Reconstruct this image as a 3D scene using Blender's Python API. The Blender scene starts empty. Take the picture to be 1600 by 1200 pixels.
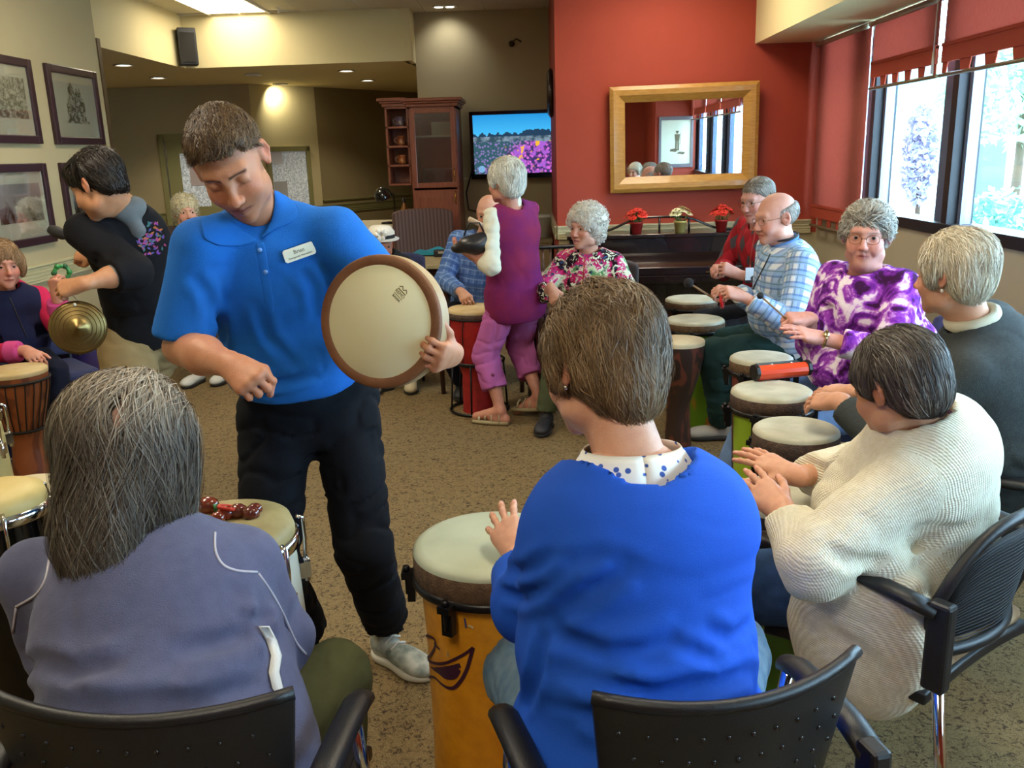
import bpy, bmesh, math, random, os
import numpy as np
from mathutils import Vector, Matrix
random.seed(7); RNG = np.random.default_rng(11)
C = bpy.context.scene.collection
PI = math.pi
# ------------------------------------------------------------------ camera
FPX = 1380.0; CAMH = 1.58
def _rx(a): c, s = math.cos(a), math.sin(a); return np.array([[1,0,0],[0,c,-s],[0,s,c]])
def _rz(a): c, s = math.cos(a), math.sin(a); return np.array([[c,-s,0],[s,c,0],[0,0,1]])
CAMR = _rz(math.radians(1.55)) @ _rx(PI/2 - math.radians(14.6)) @ _rz(-math.radians(1.7))
CAM0 = np.array([0, 0, CAMH])
def _ray(px, py): return CAMR @ np.array([(px-800)/FPX, (600-py)/FPX, -1.0])
def PY(px, py, Y): d = _ray(px, py); return CAM0 + d*(Y/d[1])
def PZ(px, py, z): d = _ray(px, py); return CAM0 + d*((z-CAMH)/d[2])
def PX(px, py, X): d = _ray(px, py); return CAM0 + d*(X/d[0])
cam = bpy.data.cameras.new('camera'); camo = bpy.data.objects.new('camera', cam); C.objects.link(camo)
cam.sensor_width = 36; cam.lens = 36*FPX/1600; cam.clip_start = 0.05; cam.clip_end = 300
M4 = Matrix([list(CAMR[i]) + [CAM0[i]] for i in range(3)] + [[0,0,0,1]])
camo.matrix_world = M4
bpy.context.scene.camera = camo
# ------------------------------------------------------------------ world, sun, exposure
sc = bpy.context.scene
sc.view_settings.view_transform = 'Standard'; sc.view_settings.look = 'None'
sc.view_settings.exposure = -0.05; sc.view_settings.gamma = 1.0; sc.view_settings.use_curve_mapping = False
w = bpy.data.worlds.new('world'); sc.world = w; w.use_nodes = True
nt = w.node_tree; bg = nt.nodes['Background']
bg.inputs[0].default_value = (0.86, 0.94, 1.0, 1); bg.inputs[1].default_value = 22
sl = bpy.data.lights.new('sun', 'SUN'); sl.energy = 2.5; sl.angle = math.radians(3); sl.color = (1, .95, .88)
so = bpy.data.objects.new('sun', sl); C.objects.link(so); so.rotation_euler = (math.radians(35), math.radians(-15), math.radians(-20))
WARM = (1.0, 0.86, 0.66)
def area_light(name, loc, size, watts, color=WARM, rot=(0,0,0), sy=None):
    l = bpy.data.lights.new(name, 'AREA'); l.energy = watts; l.size = size; l.color = color
    if sy: l.shape = 'RECTANGLE'; l.size_y = sy
    o = bpy.data.objects.new(name, l); C.objects.link(o); o.location = loc; o.rotation_euler = rot
    return o
# the troffers' light (each lamp hangs just under a ceiling_light diffuser built below)
PANELS = [(-2.82, 8.78), (-1.9, 5.2), (1.05, 6.5), (-1.9, 2.4), (0.6, 2.4), (-0.6, -0.4)]
PANEL_W = [8, 31, 19, 27, 26, 30]
for (x, y), e in zip(PANELS, PANEL_W):
    area_light('troffer_light', (x, y, 2.965), 0.55, e, WARM, sy=1.15)
def spot(name, loc, target, watts, deg, color=WARM, blend=.6, r=.03):
    l = bpy.data.lights.new(name, 'SPOT'); l.energy = watts; l.spot_size = math.radians(deg); l.spot_blend = blend
    l.color = color; l.shadow_soft_size = r
    o = bpy.data.objects.new(name, l); C.objects.link(o); o.location = loc
    d = Vector(target) - Vector(loc); o.rotation_euler = d.to_track_quat('-Z', 'Y').to_euler(); return o

# ------------------------------------------------------------------ helpers: colour and materials
def srgb(h):
    if isinstance(h, str):
        h = h.lstrip('#'); c = [int(h[i:i+2], 16)/255 for i in (0, 2, 4)]
    else: c = list(h)
    return tuple((x/12.92 if x <= .04045 else ((x+.055)/1.055)**2.4) for x in c)
MATS = {}
def mat(name, col='808080', rough=.6, metal=0., bump=None, vary=None, coat=0., emit=None, trans=0., alpha=None, attr=False, sss=0., spec=.5, sheen=0., aniso=None):
    """bump=(scale,strength); vary=(scale,col2,amount[,detail]); aniso=(sx,sy,sz) stretches the texture space"""
    if name in MATS: return MATS[name]
    m = bpy.data.materials.new(name); m.use_nodes = True; n = m.node_tree; N, L = n.nodes, n.links
    b = N['Principled BSDF']; b.inputs['Roughness'].default_value = rough; b.inputs['Metallic'].default_value = metal
    b.inputs['Specular IOR Level'].default_value = spec
    c = (*srgb(col), 1); b.inputs['Base Color'].default_value = c
    if coat: b.inputs['Coat Weight'].default_value = coat
    if sheen: b.inputs['Sheen Weight'].default_value = sheen; b.inputs['Sheen Roughness'].default_value = .5
    if trans: b.inputs['Transmission Weight'].default_value = trans
    if alpha is not None: b.inputs['Alpha'].default_value = alpha
    if sss:
        b.inputs['Subsurface Weight'].default_value = sss; b.inputs['Subsurface Radius'].default_value = (.9, .35, .2); b.inputs['Subsurface Scale'].default_value = .006
    if emit: b.inputs['Emission Color'].default_value = (*srgb(emit[0]), 1); b.inputs['Emission Strength'].default_value = emit[1]
    tc = N.new('ShaderNodeTexCoord'); src = tc.outputs['Object']
    if aniso:
        mp = N.new('ShaderNodeMapping'); mp.inputs['Scale'].default_value = aniso; L.new(src, mp.inputs[0]); src = mp.outputs[0]
    base = None
    if attr:
        a = N.new('ShaderNodeAttribute'); a.attribute_name = 'Col'; base = a.outputs['Color']
    if vary:
        t = N.new('ShaderNodeTexNoise'); t.inputs['Scale'].default_value = vary[0]; t.inputs['Detail'].default_value = 4 if len(vary) < 4 else vary[3]
        L.new(src, t.inputs['Vector'])
        r = N.new('ShaderNodeMapRange'); r.inputs[1].default_value = .35; r.inputs[2].default_value = .65
        r.inputs[3].default_value = 0; r.inputs[4].default_value = vary[2]; L.new(t.outputs['Fac'], r.inputs[0])
        mx = N.new('ShaderNodeMix'); mx.data_type = 'RGBA'; L.new(r.outputs[0], mx.inputs['Factor'])
        if base: L.new(base, mx.inputs['A'])
        else: mx.inputs['A'].default_value = c
        mx.inputs['B'].default_value = (*srgb(vary[1]), 1); base = mx.outputs['Result']
    if base: L.new(base, b.inputs['Base Color'])
    if bump:
        t = N.new('ShaderNodeTexNoise'); t.inputs['Scale'].default_value = bump[0]; t.inputs['Detail'].default_value = 3; L.new(src, t.inputs['Vector'])
        bp = N.new('ShaderNodeBump'); bp.inputs['Strength'].default_value = bump[1]; bp.inputs['Distance'].default_value = .01
        L.new(t.outputs['Fac'], bp.inputs['Height']); L.new(bp.outputs[0], b.inputs['Normal'])
    MATS[name] = m; return m
def nodes_of(m): return m.node_tree.nodes, m.node_tree.links, m.node_tree.nodes['Principled BSDF']
# ------------------------------------------------------------------ helpers: meshes and objects
def fast_mesh(name, V, Fq, smooth=True, col=None, rest=None):
    """V (n,3) array; Fq: list of int arrays (m,3)/(m,4)"""
    me = bpy.data.meshes.new(name)
    V = np.asarray(V, np.float32); me.vertices.add(len(V)); me.vertices.foreach_set('co', V.ravel())
    Fq = [np.asarray(f, np.int32) for f in Fq if len(f)]
    nl = sum(f.size for f in Fq); npoly = sum(len(f) for f in Fq)
    me.loops.add(nl); me.polygons.add(npoly)
    me.loops.foreach_set('vertex_index', np.concatenate([f.ravel() for f in Fq]))
    tot = np.concatenate([np.full(len(f), f.shape[1], np.int32) for f in Fq]); st = np.concatenate([[0], np.cumsum(tot)[:-1]]).astype(np.int32)
    me.polygons.foreach_set('loop_start', st)
    me.polygons.foreach_set('use_smooth', np.full(npoly, smooth))
    if col is not None:
        a = me.attributes.new('Col', 'FLOAT_COLOR', 'POINT'); c = np.ones((len(V), 4), np.float32); c[:, :3] = col; a.data.foreach_set('color', c.ravel())
    if rest is not None:
        a = me.attributes.new('rest', 'FLOAT_VECTOR', 'POINT'); a.data.foreach_set('vector', np.asarray(rest, np.float32).ravel())
    me.update(calc_edges=True); me.validate(); return me
def props(o, label=None, cat=None, group=None, kind=None):
    if label: o['label'] = label
    if cat: o['category'] = cat
    if group: o['group'] = group
    if kind: o['kind'] = kind
    return o
def thing(name, label, cat, loc=(0,0,0), rz=0., group=None):
    o = bpy.data.objects.new(name, None); C.objects.link(o); o.location = tuple(float(v) for v in loc); o.rotation_euler = (0, 0, rz); o.empty_display_size = .1
    return props(o, label, cat, group)
def link(name, me, m, parent=None, label=None, kind=None):
    o = bpy.data.objects.new(name, me); C.objects.link(o)
    if m is not None and not me.materials: me.materials.append(m)
    if parent is not None: o.parent = parent
    if label: o['label'] = label
    if kind: o['kind'] = kind
    return o
def root_loc(o):
    while o.parent: o = o.parent
    return np.array(o.location)
def frame(d, up=(0,0,1)):
    d = np.asarray(d, float); d = d/np.linalg.norm(d); up = np.asarray(up, float)
    if abs(np.dot(d, up)/np.linalg.norm(up)) > .98: up = np.array([1., 0, 0]) if abs(d[0]) < .9 else np.array([0, 1., 0])
    s = np.cross(d, up); s /= np.linalg.norm(s); u = np.cross(s, d); return s, u, d
def unit(v): v = np.asarray(v, float); return v/np.linalg.norm(v)
class MB:
    """collects simple shapes into one mesh"""
    def __init__(s): s.v = []; s.q = []; s.n = 0; s.sm = []
    def add(s, V, F, smooth=False):
        V = np.asarray(V, float); s.v.append(V)
        for f in F: s.q.append([i+s.n for i in f]); s.sm.append(smooth)
        s.n += len(V); return s
    def box(s, c, size, R=None, taper=1.):
        x, y, z = [k/2 for k in size]; V = np.array([(sx*x*(taper if sz > 0 else 1), sy*y*(taper if sz > 0 else 1), sz*z) for sz in (-1, 1) for sx, sy in ((-1,-1),(1,-1),(1,1),(-1,1))])
        if R is not None: V = V @ np.asarray(R).T
        return s.add(V + np.array(c), [(3,2,1,0),(4,5,6,7),(0,1,5,4),(1,2,6,5),(2,3,7,6),(3,0,4,7)])
    def span(s, a, b): a, b = np.array(a, float), np.array(b, float); return s.box((a+b)/2, np.abs(b-a))
    def lathe(s, prof, c=(0,0,0), axis=(0,0,1), n=24, smooth=True, capb=False, capt=False, arc=(0, 2*PI), sx=1.):
        S, U, D = frame(axis); full = abs(arc[1]-arc[0]-2*PI) < 1e-6; m = n if full else n+1
        an = arc[0] + (arc[1]-arc[0])*np.arange(m)/n; V = []
        for r, h in prof:
            V.append(np.array(c) + np.outer(np.cos(an)*r*sx, S) + np.outer(np.sin(an)*r, U) + np.outer(np.full(m, h), D))
        V = np.concatenate(V); F = []
        for i in range(len(prof)-1):
            for j in range(n if full else n):
                k = (j+1) % m; F.append((i*m+j, i*m+k, (i+1)*m+k, (i+1)*m+j))
        if capb: F.append(tuple(range(m))[::-1])
        if capt: F.append(tuple((len(prof)-1)*m+j for j in range(m)))
        return s.add(V, F, smooth)
    def cyl(s, a, b, r, r2=None, n=12, smooth=True):
        a, b = np.array(a, float), np.array(b, float); L = np.linalg.norm(b-a)
        return s.lathe([(r, 0), (r if r2 is None else r2, L)], a, b-a, n, smooth, True, True)
    def tube(s, pts, r, n=8, closed=False, flat=1.):
        pts = np.asarray(pts, float); m = len(pts); rr = np.full(m, r) if np.isscalar(r) else np.asarray(r); V = []; up = None
        for i in range(m):
            if closed: t = pts[(i+1) % m]-pts[i-1]
            else: t = pts[min(i+1, m-1)]-pts[max(i-1, 0)]
            t = t/(np.linalg.norm(t)+1e-12)
            if up is None: S, U, D = frame(t)
            else:
                S = up - np.dot(up, t)*t; S /= np.linalg.norm(S)+1e-12; U = np.cross(S, t)
            up = S; an = 2*PI*np.arange(n)/n
            V.append(pts[i] + rr[i]*(np.outer(np.cos(an), S) + np.outer(np.sin(an)*flat, U)))
        F = []
        for i in range(m if closed else m-1):
            a, b = i*n, ((i+1) % m)*n
            for j in range(n): k = (j+1) % n; F.append((a+j, b+j, b+k, a+k))
        if not closed: F.append(tuple(range(n))[::-1] if False else tuple(range(n))); F.append(tuple((m-1)*n+j for j in range(n))[::-1])
        return s.add(np.concatenate(V), F, True)
    def sphere(s, c, r, n=12, R=None):
        r = np.array([r]*3 if np.isscalar(r) else r, float); V = []; rows = max(4, n//2)
        for i in range(1, rows):
            t = PI*i/rows
            for j in range(n): p = 2*PI*j/n; V.append((math.sin(t)*math.cos(p), math.sin(t)*math.sin(p), math.cos(t)))
        V += [(0, 0, 1), (0, 0, -1)]; V = np.array(V)*r
        if R is not None: V = V @ np.asarray(R).T
        F = []; k = (rows-1)*n
        for i in range(rows-2):
            for j in range(n): F.append((i*n+j, (i+1)*n+j, (i+1)*n+(j+1) % n, i*n+(j+1) % n))
        for j in range(n): F.append((k, j, (j+1) % n)); F.append((k+1, (rows-2)*n+(j+1) % n, (rows-2)*n+j))
        return s.add(V+np.array(c), F, True)
    def torus(s, c, R_, r, axis=(0,0,1), n=24, m=8, sx=1.):
        S, U, D = frame(axis); an = 2*PI*np.arange(n)/n
        return s.tube(np.array(c)+np.outer(np.cos(an)*R_*sx, S)+np.outer(np.sin(an)*R_, U), r, m, True)
    def prism(s, poly, c, ax, ay, depth):
        """poly 2-D points in axes ax, ay round c, extruded by the vector depth"""
        ax, ay, depth = [np.array(k, float) for k in (ax, ay, depth)]; P = np.array([np.array(c)+x*ax+y*ay for x, y in poly]); n = len(P)
        F = [tuple(range(n))[::-1], tuple(range(n, 2*n))] + [(i, (i+1) % n, n+(i+1) % n, n+i) for i in range(n)]
        return s.add(np.concatenate([P, P+depth]), F)
    def grid(s, P, smooth=True):
        """P (a,b,3)"""
        a, b = P.shape[:2]; F = [(i*b+j, (i+1)*b+j, (i+1)*b+j+1, i*b+j+1) for i in range(a-1) for j in range(b-1)]
        return s.add(P.reshape(-1, 3), F, smooth)
    def slab(s, P, t):
        """a thick sheet: P (a,b,3) surface, t thickness vector or (a,b,3) offsets"""
        a, b = P.shape[:2]; Q = P+t; n = a*b; F = []
        idx = lambda i, j: i*b+j
        for i in range(a-1):
            for j in range(b-1):
                f = (idx(i,j), idx(i+1,j), idx(i+1,j+1), idx(i,j+1)); F.append(f); F.append(tuple(k+n for k in f[::-1]))
        ring = [idx(0,j) for j in range(b)]+[idx(i,b-1) for i in range(1,a)]+[idx(a-1,j) for j in range(b-2,-1,-1)]+[idx(i,0) for i in range(a-2,0,-1)]
        for k in range(len(ring)): p, q = ring[k], ring[(k+1) % len(ring)]; F.append((p, q, q+n, p+n))
        return s.add(np.concatenate([P.reshape(-1,3), Q.reshape(-1,3)]), F, True)
    def mesh(s, name='m'):
        me = bpy.data.meshes.new(name); me.from_pydata(np.concatenate(s.v).tolist(), [], s.q); me.polygons.foreach_set('use_smooth', s.sm)
        bm = bmesh.new(); bm.from_mesh(me); bmesh.ops.recalc_face_normals(bm, faces=bm.faces); bm.to_mesh(me); bm.free(); me.update(); return me
    def build(s, name, m, parent=None, label=None, kind=None, bevel=0., sub=0):
        o = link(name, s.mesh(name), m, parent, label, kind)
        if bevel: b = o.modifiers.new('b', 'BEVEL'); b.width = bevel; b.segments = 2; b.limit_method = 'ANGLE'; b.angle_limit = math.radians(50)
        if sub: b = o.modifiers.new('s', 'SUBSURF'); b.levels = sub; b.render_levels = sub
        return o
def struct(name, mb, m, parent=None, **k): o = mb.build(name, m, parent, **k); o['kind'] = 'structure'; return o
def copy_tree(o, parent=None, loc=None, rz=None, label=None):
    c = o.copy(); C.objects.link(c); c.parent = parent
    if loc is not None: c.location = tuple(float(v) for v in loc)
    if rz is not None: c.rotation_euler = (0, 0, rz)
    if label: c['label'] = label
    for ch in list(o.children): copy_tree(ch, c)
    return c
# ================================================================== the room
XW, XL, CZ = 2.4, -3.2, 3.0; RY = 7.6
cream = mat('cream_paint', 'd6c898', .8, bump=(180, .05)); tan = mat('tan_paint', 'a89c78', .8, bump=(180, .08))
redp = mat('terracotta_paint', '9f3b25', .75, bump=(220, .08), vary=(3, '983722', .5))
railm = mat('rail_paint', 'b9b189', .6); darkp = mat('khaki_paint', 'a3936a', .8, bump=(160, .06))
ceilm = mat('ceiling_paint', 'cdc7b2', .9, bump=(300, .25)); trimw = mat('trim_paint', 'cfc9b4', .6)
# carpet
cp = mat('carpet', '8b7355', .95, bump=(420, .9)); N, L, b = nodes_of(cp)
tc = N.new('ShaderNodeTexCoord'); n1 = N.new('ShaderNodeTexNoise'); n1.inputs['Scale'].default_value = 42; n1.inputs['Detail'].default_value = 6; n1.inputs['Roughness'].default_value = .7; n1.inputs['Distortion'].default_value = 1.6
n2 = N.new('ShaderNodeTexNoise'); n2.inputs['Scale'].default_value = 260; n2.inputs['Detail'].default_value = 2
r1 = N.new('ShaderNodeValToRGB'); e = r1.color_ramp.elements; e[0].position = .40; e[0].color = (*srgb('4d3d2c'), 1); e[1].position = .56; e[1].color = (*srgb('9b855a'), 1)
k = e.new(.45); k.color = (*srgb('89734c'), 1)
mx = N.new('ShaderNodeMix'); mx.data_type = 'RGBA'; mx.blend_type = 'MULTIPLY'; mx.inputs['Factor'].default_value = .75
r2 = N.new('ShaderNodeValToRGB'); e = r2.color_ramp.elements; e[0].position = .3; e[0].color = (.45, .42, .4, 1); e[1].position = .62; e[1].color = (1.25, 1.2, 1.15, 1)
for n_ in (n1, n2): L.new(tc.outputs['Object'], n_.inputs['Vector'])
L.new(n1.outputs['Fac'], r1.inputs[0]); L.new(n2.outputs['Fac'], r2.inputs[0]); L.new(r1.outputs[0], mx.inputs['A']); L.new(r2.outputs[0], mx.inputs['B']); L.new(mx.outputs['Result'], b.inputs['Base Color'])
struct('floor', MB().span((-7, -3.2, -.1), (XW+.2, 15, 0)), cp)
# ceiling of lay-in tiles
ce = struct('ceiling', MB().span((-7, -3.2, CZ), (XW+.2, 15, CZ+.1)), trimw)
tile_me = MB().box((0, 0, -.006), (.592, 1.192, .012)).mesh('ceiling_tile'); tile_me.materials.append(ceilm)
for i in range(-6, 4):
    for j in range(0, 9):
        x, y = .3+i*.6+.18, -.15+j*1.2+.35
        if x > 1.8: continue
        if any(abs(x-px) < .5 and abs(y-py) < .9 for px, py in PANELS): continue
        o = link('ceiling_tile', tile_me, None, ce); o.location = (x, y, CZ)
# walls
struct('wall_left', MB().span((XL-.12, -3.2, 0), (XL, 6.92, CZ)), tan)
def rail(name, a, b, z0=.865, z1=.975, ribs=4, out=(0, 0), m=railm):
    """reeded chair rail between the plan points a and b, standing out along OUT"""
    a, b, out = np.array(a, float), np.array(b, float), np.array(out, float); mb = MB(); d = unit(b-a); L_ = np.linalg.norm(b-a); mid = (a+b)/2
    R_ = np.array([[d[0], out[0], 0], [d[1], out[1], 0], [0, 0, 1]])
    mb.box((*(mid+out*.006), (z0+z1)/2), (L_, .012, z1-z0), R_)
    mb.box((*(mid+out*.012), z1-.005), (L_, .03, .012), R_); mb.box((*(mid+out*.010), z0+.005), (L_, .024, .012), R_)
    for i in range(ribs): mb.box((*(mid+out*.010), z0+(z1-z0)*(i+1)/(ribs+1)), (L_, .02, .009), R_)
    return struct(name, mb, m)
rail('trim_1', (XL, -3), (XL, 6.92), out=(1, 0)); 
struct('trim_2', MB().span((XL-.14, 6.92, 0), (XL+.01, 6.97, 2.5)), mat('dark_wood_trim', '4a3a22', .5))
struct('baseboard_left', MB().span((XL, -3, 0), (XL+.015, 6.92, .1)), mat('dark_wood_trim'))
# red partition with its returning side
struct('wall_red', MB().span((.22, RY, 0), (XW+.2, RY+.14, CZ)), redp)
struct('wall_red_return', MB().span((.22, RY+.14, 0), (.34, 9.6, CZ)), redp)
rail('trim_3', (.22, RY), (XW-.05, RY), out=(0, -1), m=mat('cream_rail', 'c9bf98', .6)); rail('trim_4', (.22, 9.4), (.22, RY+.0), out=(-1, 0))
struct('wall_red_low', MB().span((.23, RY-.004, 0), (XW, RY, .865)), tan)
# window wall
sillz = 1.085; topz = 2.75
ww = MB(); ww.span((XW, -3.2, 0), (XW+.2, RY+.14, sillz)); ww.span((XW, -3.2, topz), (XW+.2, RY+.14, CZ)); ww.span((XW, 7.45, sillz), (XW+.2, RY+.14, topz))
struct('wall_right', ww, mat('beige_paint', 'b3a88c', .8, bump=(180, .06)))
al = mat('dark_aluminium', '2b2a2e', .4, .3); ali = mat('blue_grey_aluminium', '8b98ae', .45, .35)
wf = MB(); wf.span((XW-.02, -3, sillz-.035), (XW+.16, 7.45, sillz+.03)); wf.span((XW+.02, -3, topz-.05), (XW+.14, 7.45, topz)); wfo = struct('window_1', wf, al)
yj = [7.41, 6.50, 5.27, 3.75, 2.2, .65, -.9, -2.4]
for i, y in enumerate(yj):
    MB().span((XW-.0, y-.035, sillz+.03), (XW+.15, y+.035, topz-.05)).build('mullion', al if i else ali, wfo)
    MB().span((XW+.06, y-.075, sillz+.03), (XW+.12, y-.035, topz-.05)).build('sash_stile', ali, wfo)
    MB().span((XW+.06, y+.035, sillz+.03), (XW+.12, y+.26, topz-.05)).build('sash_stile', mat('slate_aluminium', '5b6a86', .45, .35), wfo) if i else None
gl = bpy.data.materials.new('window_glass'); gl.use_nodes = True; MATS['window_glass'] = gl; N, L = gl.node_tree.nodes, gl.node_tree.links
for n_ in list(N):
    if n_.type == 'BSDF_PRINCIPLED': N.remove(n_)
ts = N.new('ShaderNodeBsdfTransparent'); ts.inputs[0].default_value = (.74, .90, 1.0, 1); gs = N.new('ShaderNodeBsdfGlossy'); gs.inputs['Roughness'].default_value = .02
lw = N.new('ShaderNodeLayerWeight'); lw.inputs[0].default_value = .18; fr = N.new('ShaderNodeMath'); fr.operation = 'MULTIPLY'; fr.inputs[1].default_value = .6; L.new(lw.outputs['Facing'], fr.inputs[0]); ms = N.new('ShaderNodeMixShader'); L.new(fr.outputs[0], ms.inputs[0]); L.new(ts.outputs[0], ms.inputs[1]); L.new(gs.outputs[0], ms.inputs[2]); L.new(ms.outputs[0], N['Material Output'].inputs[0])
for i in range(len(yj)-1):
    MB().span((XW+.085, yj[i+1]+.035, sillz+.03), (XW+.09, yj[i]-.035, topz-.05)).build('pane', gl, wfo)
# dropped bulkhead over the windows
struct('ceiling_beam', MB().span((1.83, -3.2, 2.38), (XW, RY, CZ)), cream)
# soffit round the far area
s0 = PZ(150, 72, 2.5); s1 = PZ(290, 107, 2.5); s2 = PZ(636, 95, 2.5)
dx = (s1[:2]-s0[:2]); e0 = s0[:2]-dx*.9
sof = MB(); sof.prism([(e0[0], e0[1]), (s1[0], s1[1]), (s2[0], s2[1]), (s2[0]+.05, 14.6), (-6.8, 14.6), (-6.8, e0[1])], (0, 0, 2.5), (1,0,0), (0,1,0), (0,0,.5))
sof.q and None
struct('soffit', sof, cream)
ty = 9.55
struct('wall_tv', MB().span((s2[0]+.05, ty, 0), (.34, ty+.12, CZ)), tan)
struct('trim_5', MB().span((s2[0]-.03, s2[1]-.02, 2.5), (s2[0]+.05, ty, CZ)), cream)
rail('trim_6', (s2[0]+.05, ty), (.22, ty), out=(0, -1)); rail('trim_7', (s2[0]+.05, ty), (.22, ty), z0=1.33, z1=1.35, ribs=0, out=(0, -1))
# far walls: door wall, lit splayed wall, recessed wall
A = PZ(182, 137, 2.5); B = PZ(388, 131, 2.5); D_ = PZ(490, 136, 2.5); E_ = PZ(642, 144, 2.5)
def wall_seg(name, a, b, m, z0=0, z1=2.5, t=.1, holes=()):
    a, b = np.array(a[:2], float), np.array(b[:2], float); d = unit(b-a); nrm = np.array([d[1], -d[0]])
    if nrm[1] > 0: nrm = -nrm
    mb = MB(); R_ = np.array([[d[0], nrm[0], 0], [d[1], nrm[1], 0], [0, 0, 1]]); L_ = np.linalg.norm(b-a)
    def pc(u0, u1, h0, h1):
        if u1 > u0 and h1 > h0: c = a+d*(u0+u1)/2-nrm*t/2; mb.box((*c, (h0+h1)/2), (u1-u0, t, h1-h0), R_)
    cur = 0
    for u0, u1, h0, h1 in holes: pc(cur, u0, z0, z1); pc(u0, u1, z0, h0); pc(u0, u1, h1, z1); cur = u1
    pc(cur, L_, z0, z1); return struct(name, mb, m), a, d, nrm, L_
A2 = A+(A-B)*1.2
wd, a_, d_, n_, L_ = wall_seg('wall_far_left', A2, B, darkp)
wall_seg('wall_far_middle', B, D_, mat('cream_wall_far', 'b9ab7c', .8)); wall_seg('wall_far_right', D_, E_+(E_-D_)*.6, mat('umber_paint', '83744e', .85))
struct('light_block_wall_side', MB().span((.34, 9.6, 0), (.44, 15, CZ)), darkp); struct('light_block_wall_back', MB().span((.34, 9.5, 0), (XW+.2, 9.6, CZ)), darkp)  # unseen walls added to stop outside light leaking into the far area
struct('wall_side_far', MB().span((-6.9, -3.2, 0), (-6.8, 15, CZ)), darkp); struct('wall_back_far', MB().span((-7, 14.9, 0), (2, 15, CZ)), darkp)
def along(px, py, z, P, Q):
    """the point at height z of the vertical plane through P and Q that the sight line meets"""
    d = _ray(px, py); n = np.array([(Q-P)[1], -(Q-P)[0], 0]); t = np.dot(P-CAM0, n)/np.dot(d, n); return CAM0+d*t
olive = mat('olive_trim_paint', '7f7a4c', .55); frost = mat('patterned_glass', 'b9c2c4', .25, bump=(60, 1.0), vary=(45, 'f4f6f6', .9), emit=None)
frost_glow = mat('patterned_glass_added_glow', '8f999b', .25, bump=(60, 1.0), vary=(48, 'e6ecee', 1.), emit=('cfd8dc', .12))  # faint emission put into the pane in place of light from behind
# far door (door_1) with its frame and window
P0 = along(247, 212, 0, A, B); P1 = along(345, 212, 0, A, B); nn = np.array([*n_, 0]); dd = np.array([*d_, 0]); dl = np.linalg.norm((P1-P0)[:2]); Rm = np.array([[d_[0], n_[0], 0], [d_[1], n_[1], 0], [0, 0, 1]])
base = np.array([P0[0], P0[1], 0]); dt = 1.93
fm = MB()
for u, wdt in ((.04, .08), (dl-.04, .08)): fm.box(base+dd*u+nn*.02+np.array([0, 0, dt/2]), (wdt, .05, dt), Rm)
fm.box(base+dd*dl/2+nn*.02+np.array([0, 0, dt-.03]), (dl, .05, .08), Rm); d1 = struct('door_1', fm, olive)
lf = MB(); R_ = Rm; w0, w1, h0, h1 = .24, dl-.2, 1.05, 1.70
for u0, u1, a0, a1 in ((.08, w0, 0, dt-.07), (w1, dl-.08, 0, dt-.07), (w0, w1, 0, h0), (w0, w1, h1, dt-.07)):
    lf.box(base+dd*(u0+u1)/2+nn*.015+np.array([0, 0, (a0+a1)/2]), (u1-u0, .03, a1-a0), Rm)
lf.build('door_leaf', olive, d1); MB().box(base+dd*(w0+w1)/2+nn*.012+np.array([0, 0, (h0+h1)/2]), (w1-w0, .01, h1-h0), Rm).build('pane', frost_glow, d1)
MB().box(base+dd*((w0+w1)/2+.07)+nn*.024+np.array([0, 0, 1.42]), (.26, .006, .22), Rm).build('paper_notice', mat('notice_paper', 'a89a94', .7), d1)
for hz in (.3, 1.0, 1.7): MB().cyl(base+dd*.085+nn*.04+np.array([0, 0, hz-.06]), base+dd*.085+nn*.04+np.array([0, 0, hz+.06]), .012).build('hinge', mat('steel', 'b8b8b4', .3, .9), d1)
MB().box(base+dd*.078+nn*.042+np.array([0, 0, .95]), (.014, .012, 1.86), Rm).build('door_seal', mat('steel'), d1)
# interior window on the splayed wall
P0 = along(413, 230, 0, B, D_); P1 = along(481, 229, 0, B, D_); ud = unit((D_-B)*np.array([1, 1, 0])); un = np.array([ud[1], -ud[0], 0]); un = un if un[1] < 0 else -un
Rw = np.array([[ud[0], un[0], 0], [ud[1], un[1], 0], [0, 0, 1]]); wl = np.linalg.norm((P1-P0)[:2]); base = np.array([P0[0], P0[1], 0]); zt = along(447, 229, 0, B, D_)[2]; zb = zt-.85
f_ = MB()
for u in (.03, wl-.03): f_.box(base+ud*u+un*.02+np.array([0, 0, (zt+zb)/2]), (.06, .04, zt-zb), Rw)
for z in (zt-.03, zb+.03): f_.box(base+ud*wl/2+un*.02+np.array([0, 0, z]), (wl, .04, .06), Rw)
w2 = struct('window_2', f_, olive); MB().box(base+ud*wl/2+un*.01+np.array([0, 0, (zt+zb)/2]), (wl-.1, .01, zt-zb-.1), Rw).build('pane', frost_glow, w2)
MB().box(base+ud*wl*.27+un*.018+np.array([0, 0, zb+.27]), (.2, .006, .3), Rw).build('paper_notice', mat('grey_paper', '9b9c98', .7), w2)
MB().box(base+ud*wl*.22+un*.018+np.array([0, 0, zt-.14]), (.18, .006, .16), Rw).build('paper_notice', mat('white_paper', 'c9cdd0', .7), w2)
def rail3(name, P, Q, z0=.87, z1=.98): 
    p, q = np.array(P[:2]), np.array(Q[:2]); d = unit(q-p); nrm = np.array([d[1], -d[0]]); nrm = nrm if nrm[1] < 0 else -nrm; rail(name, p, q, z0, z1, 3, nrm, olive)
rail3('trim_8', A2, B); rail3('trim_9', B, D_); rail3('trim_10', D_, E_+(E_-D_)*.5); rail3('trim_11', D_, E_+(E_-D_)*.5, 1.03, 1.05)
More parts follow.
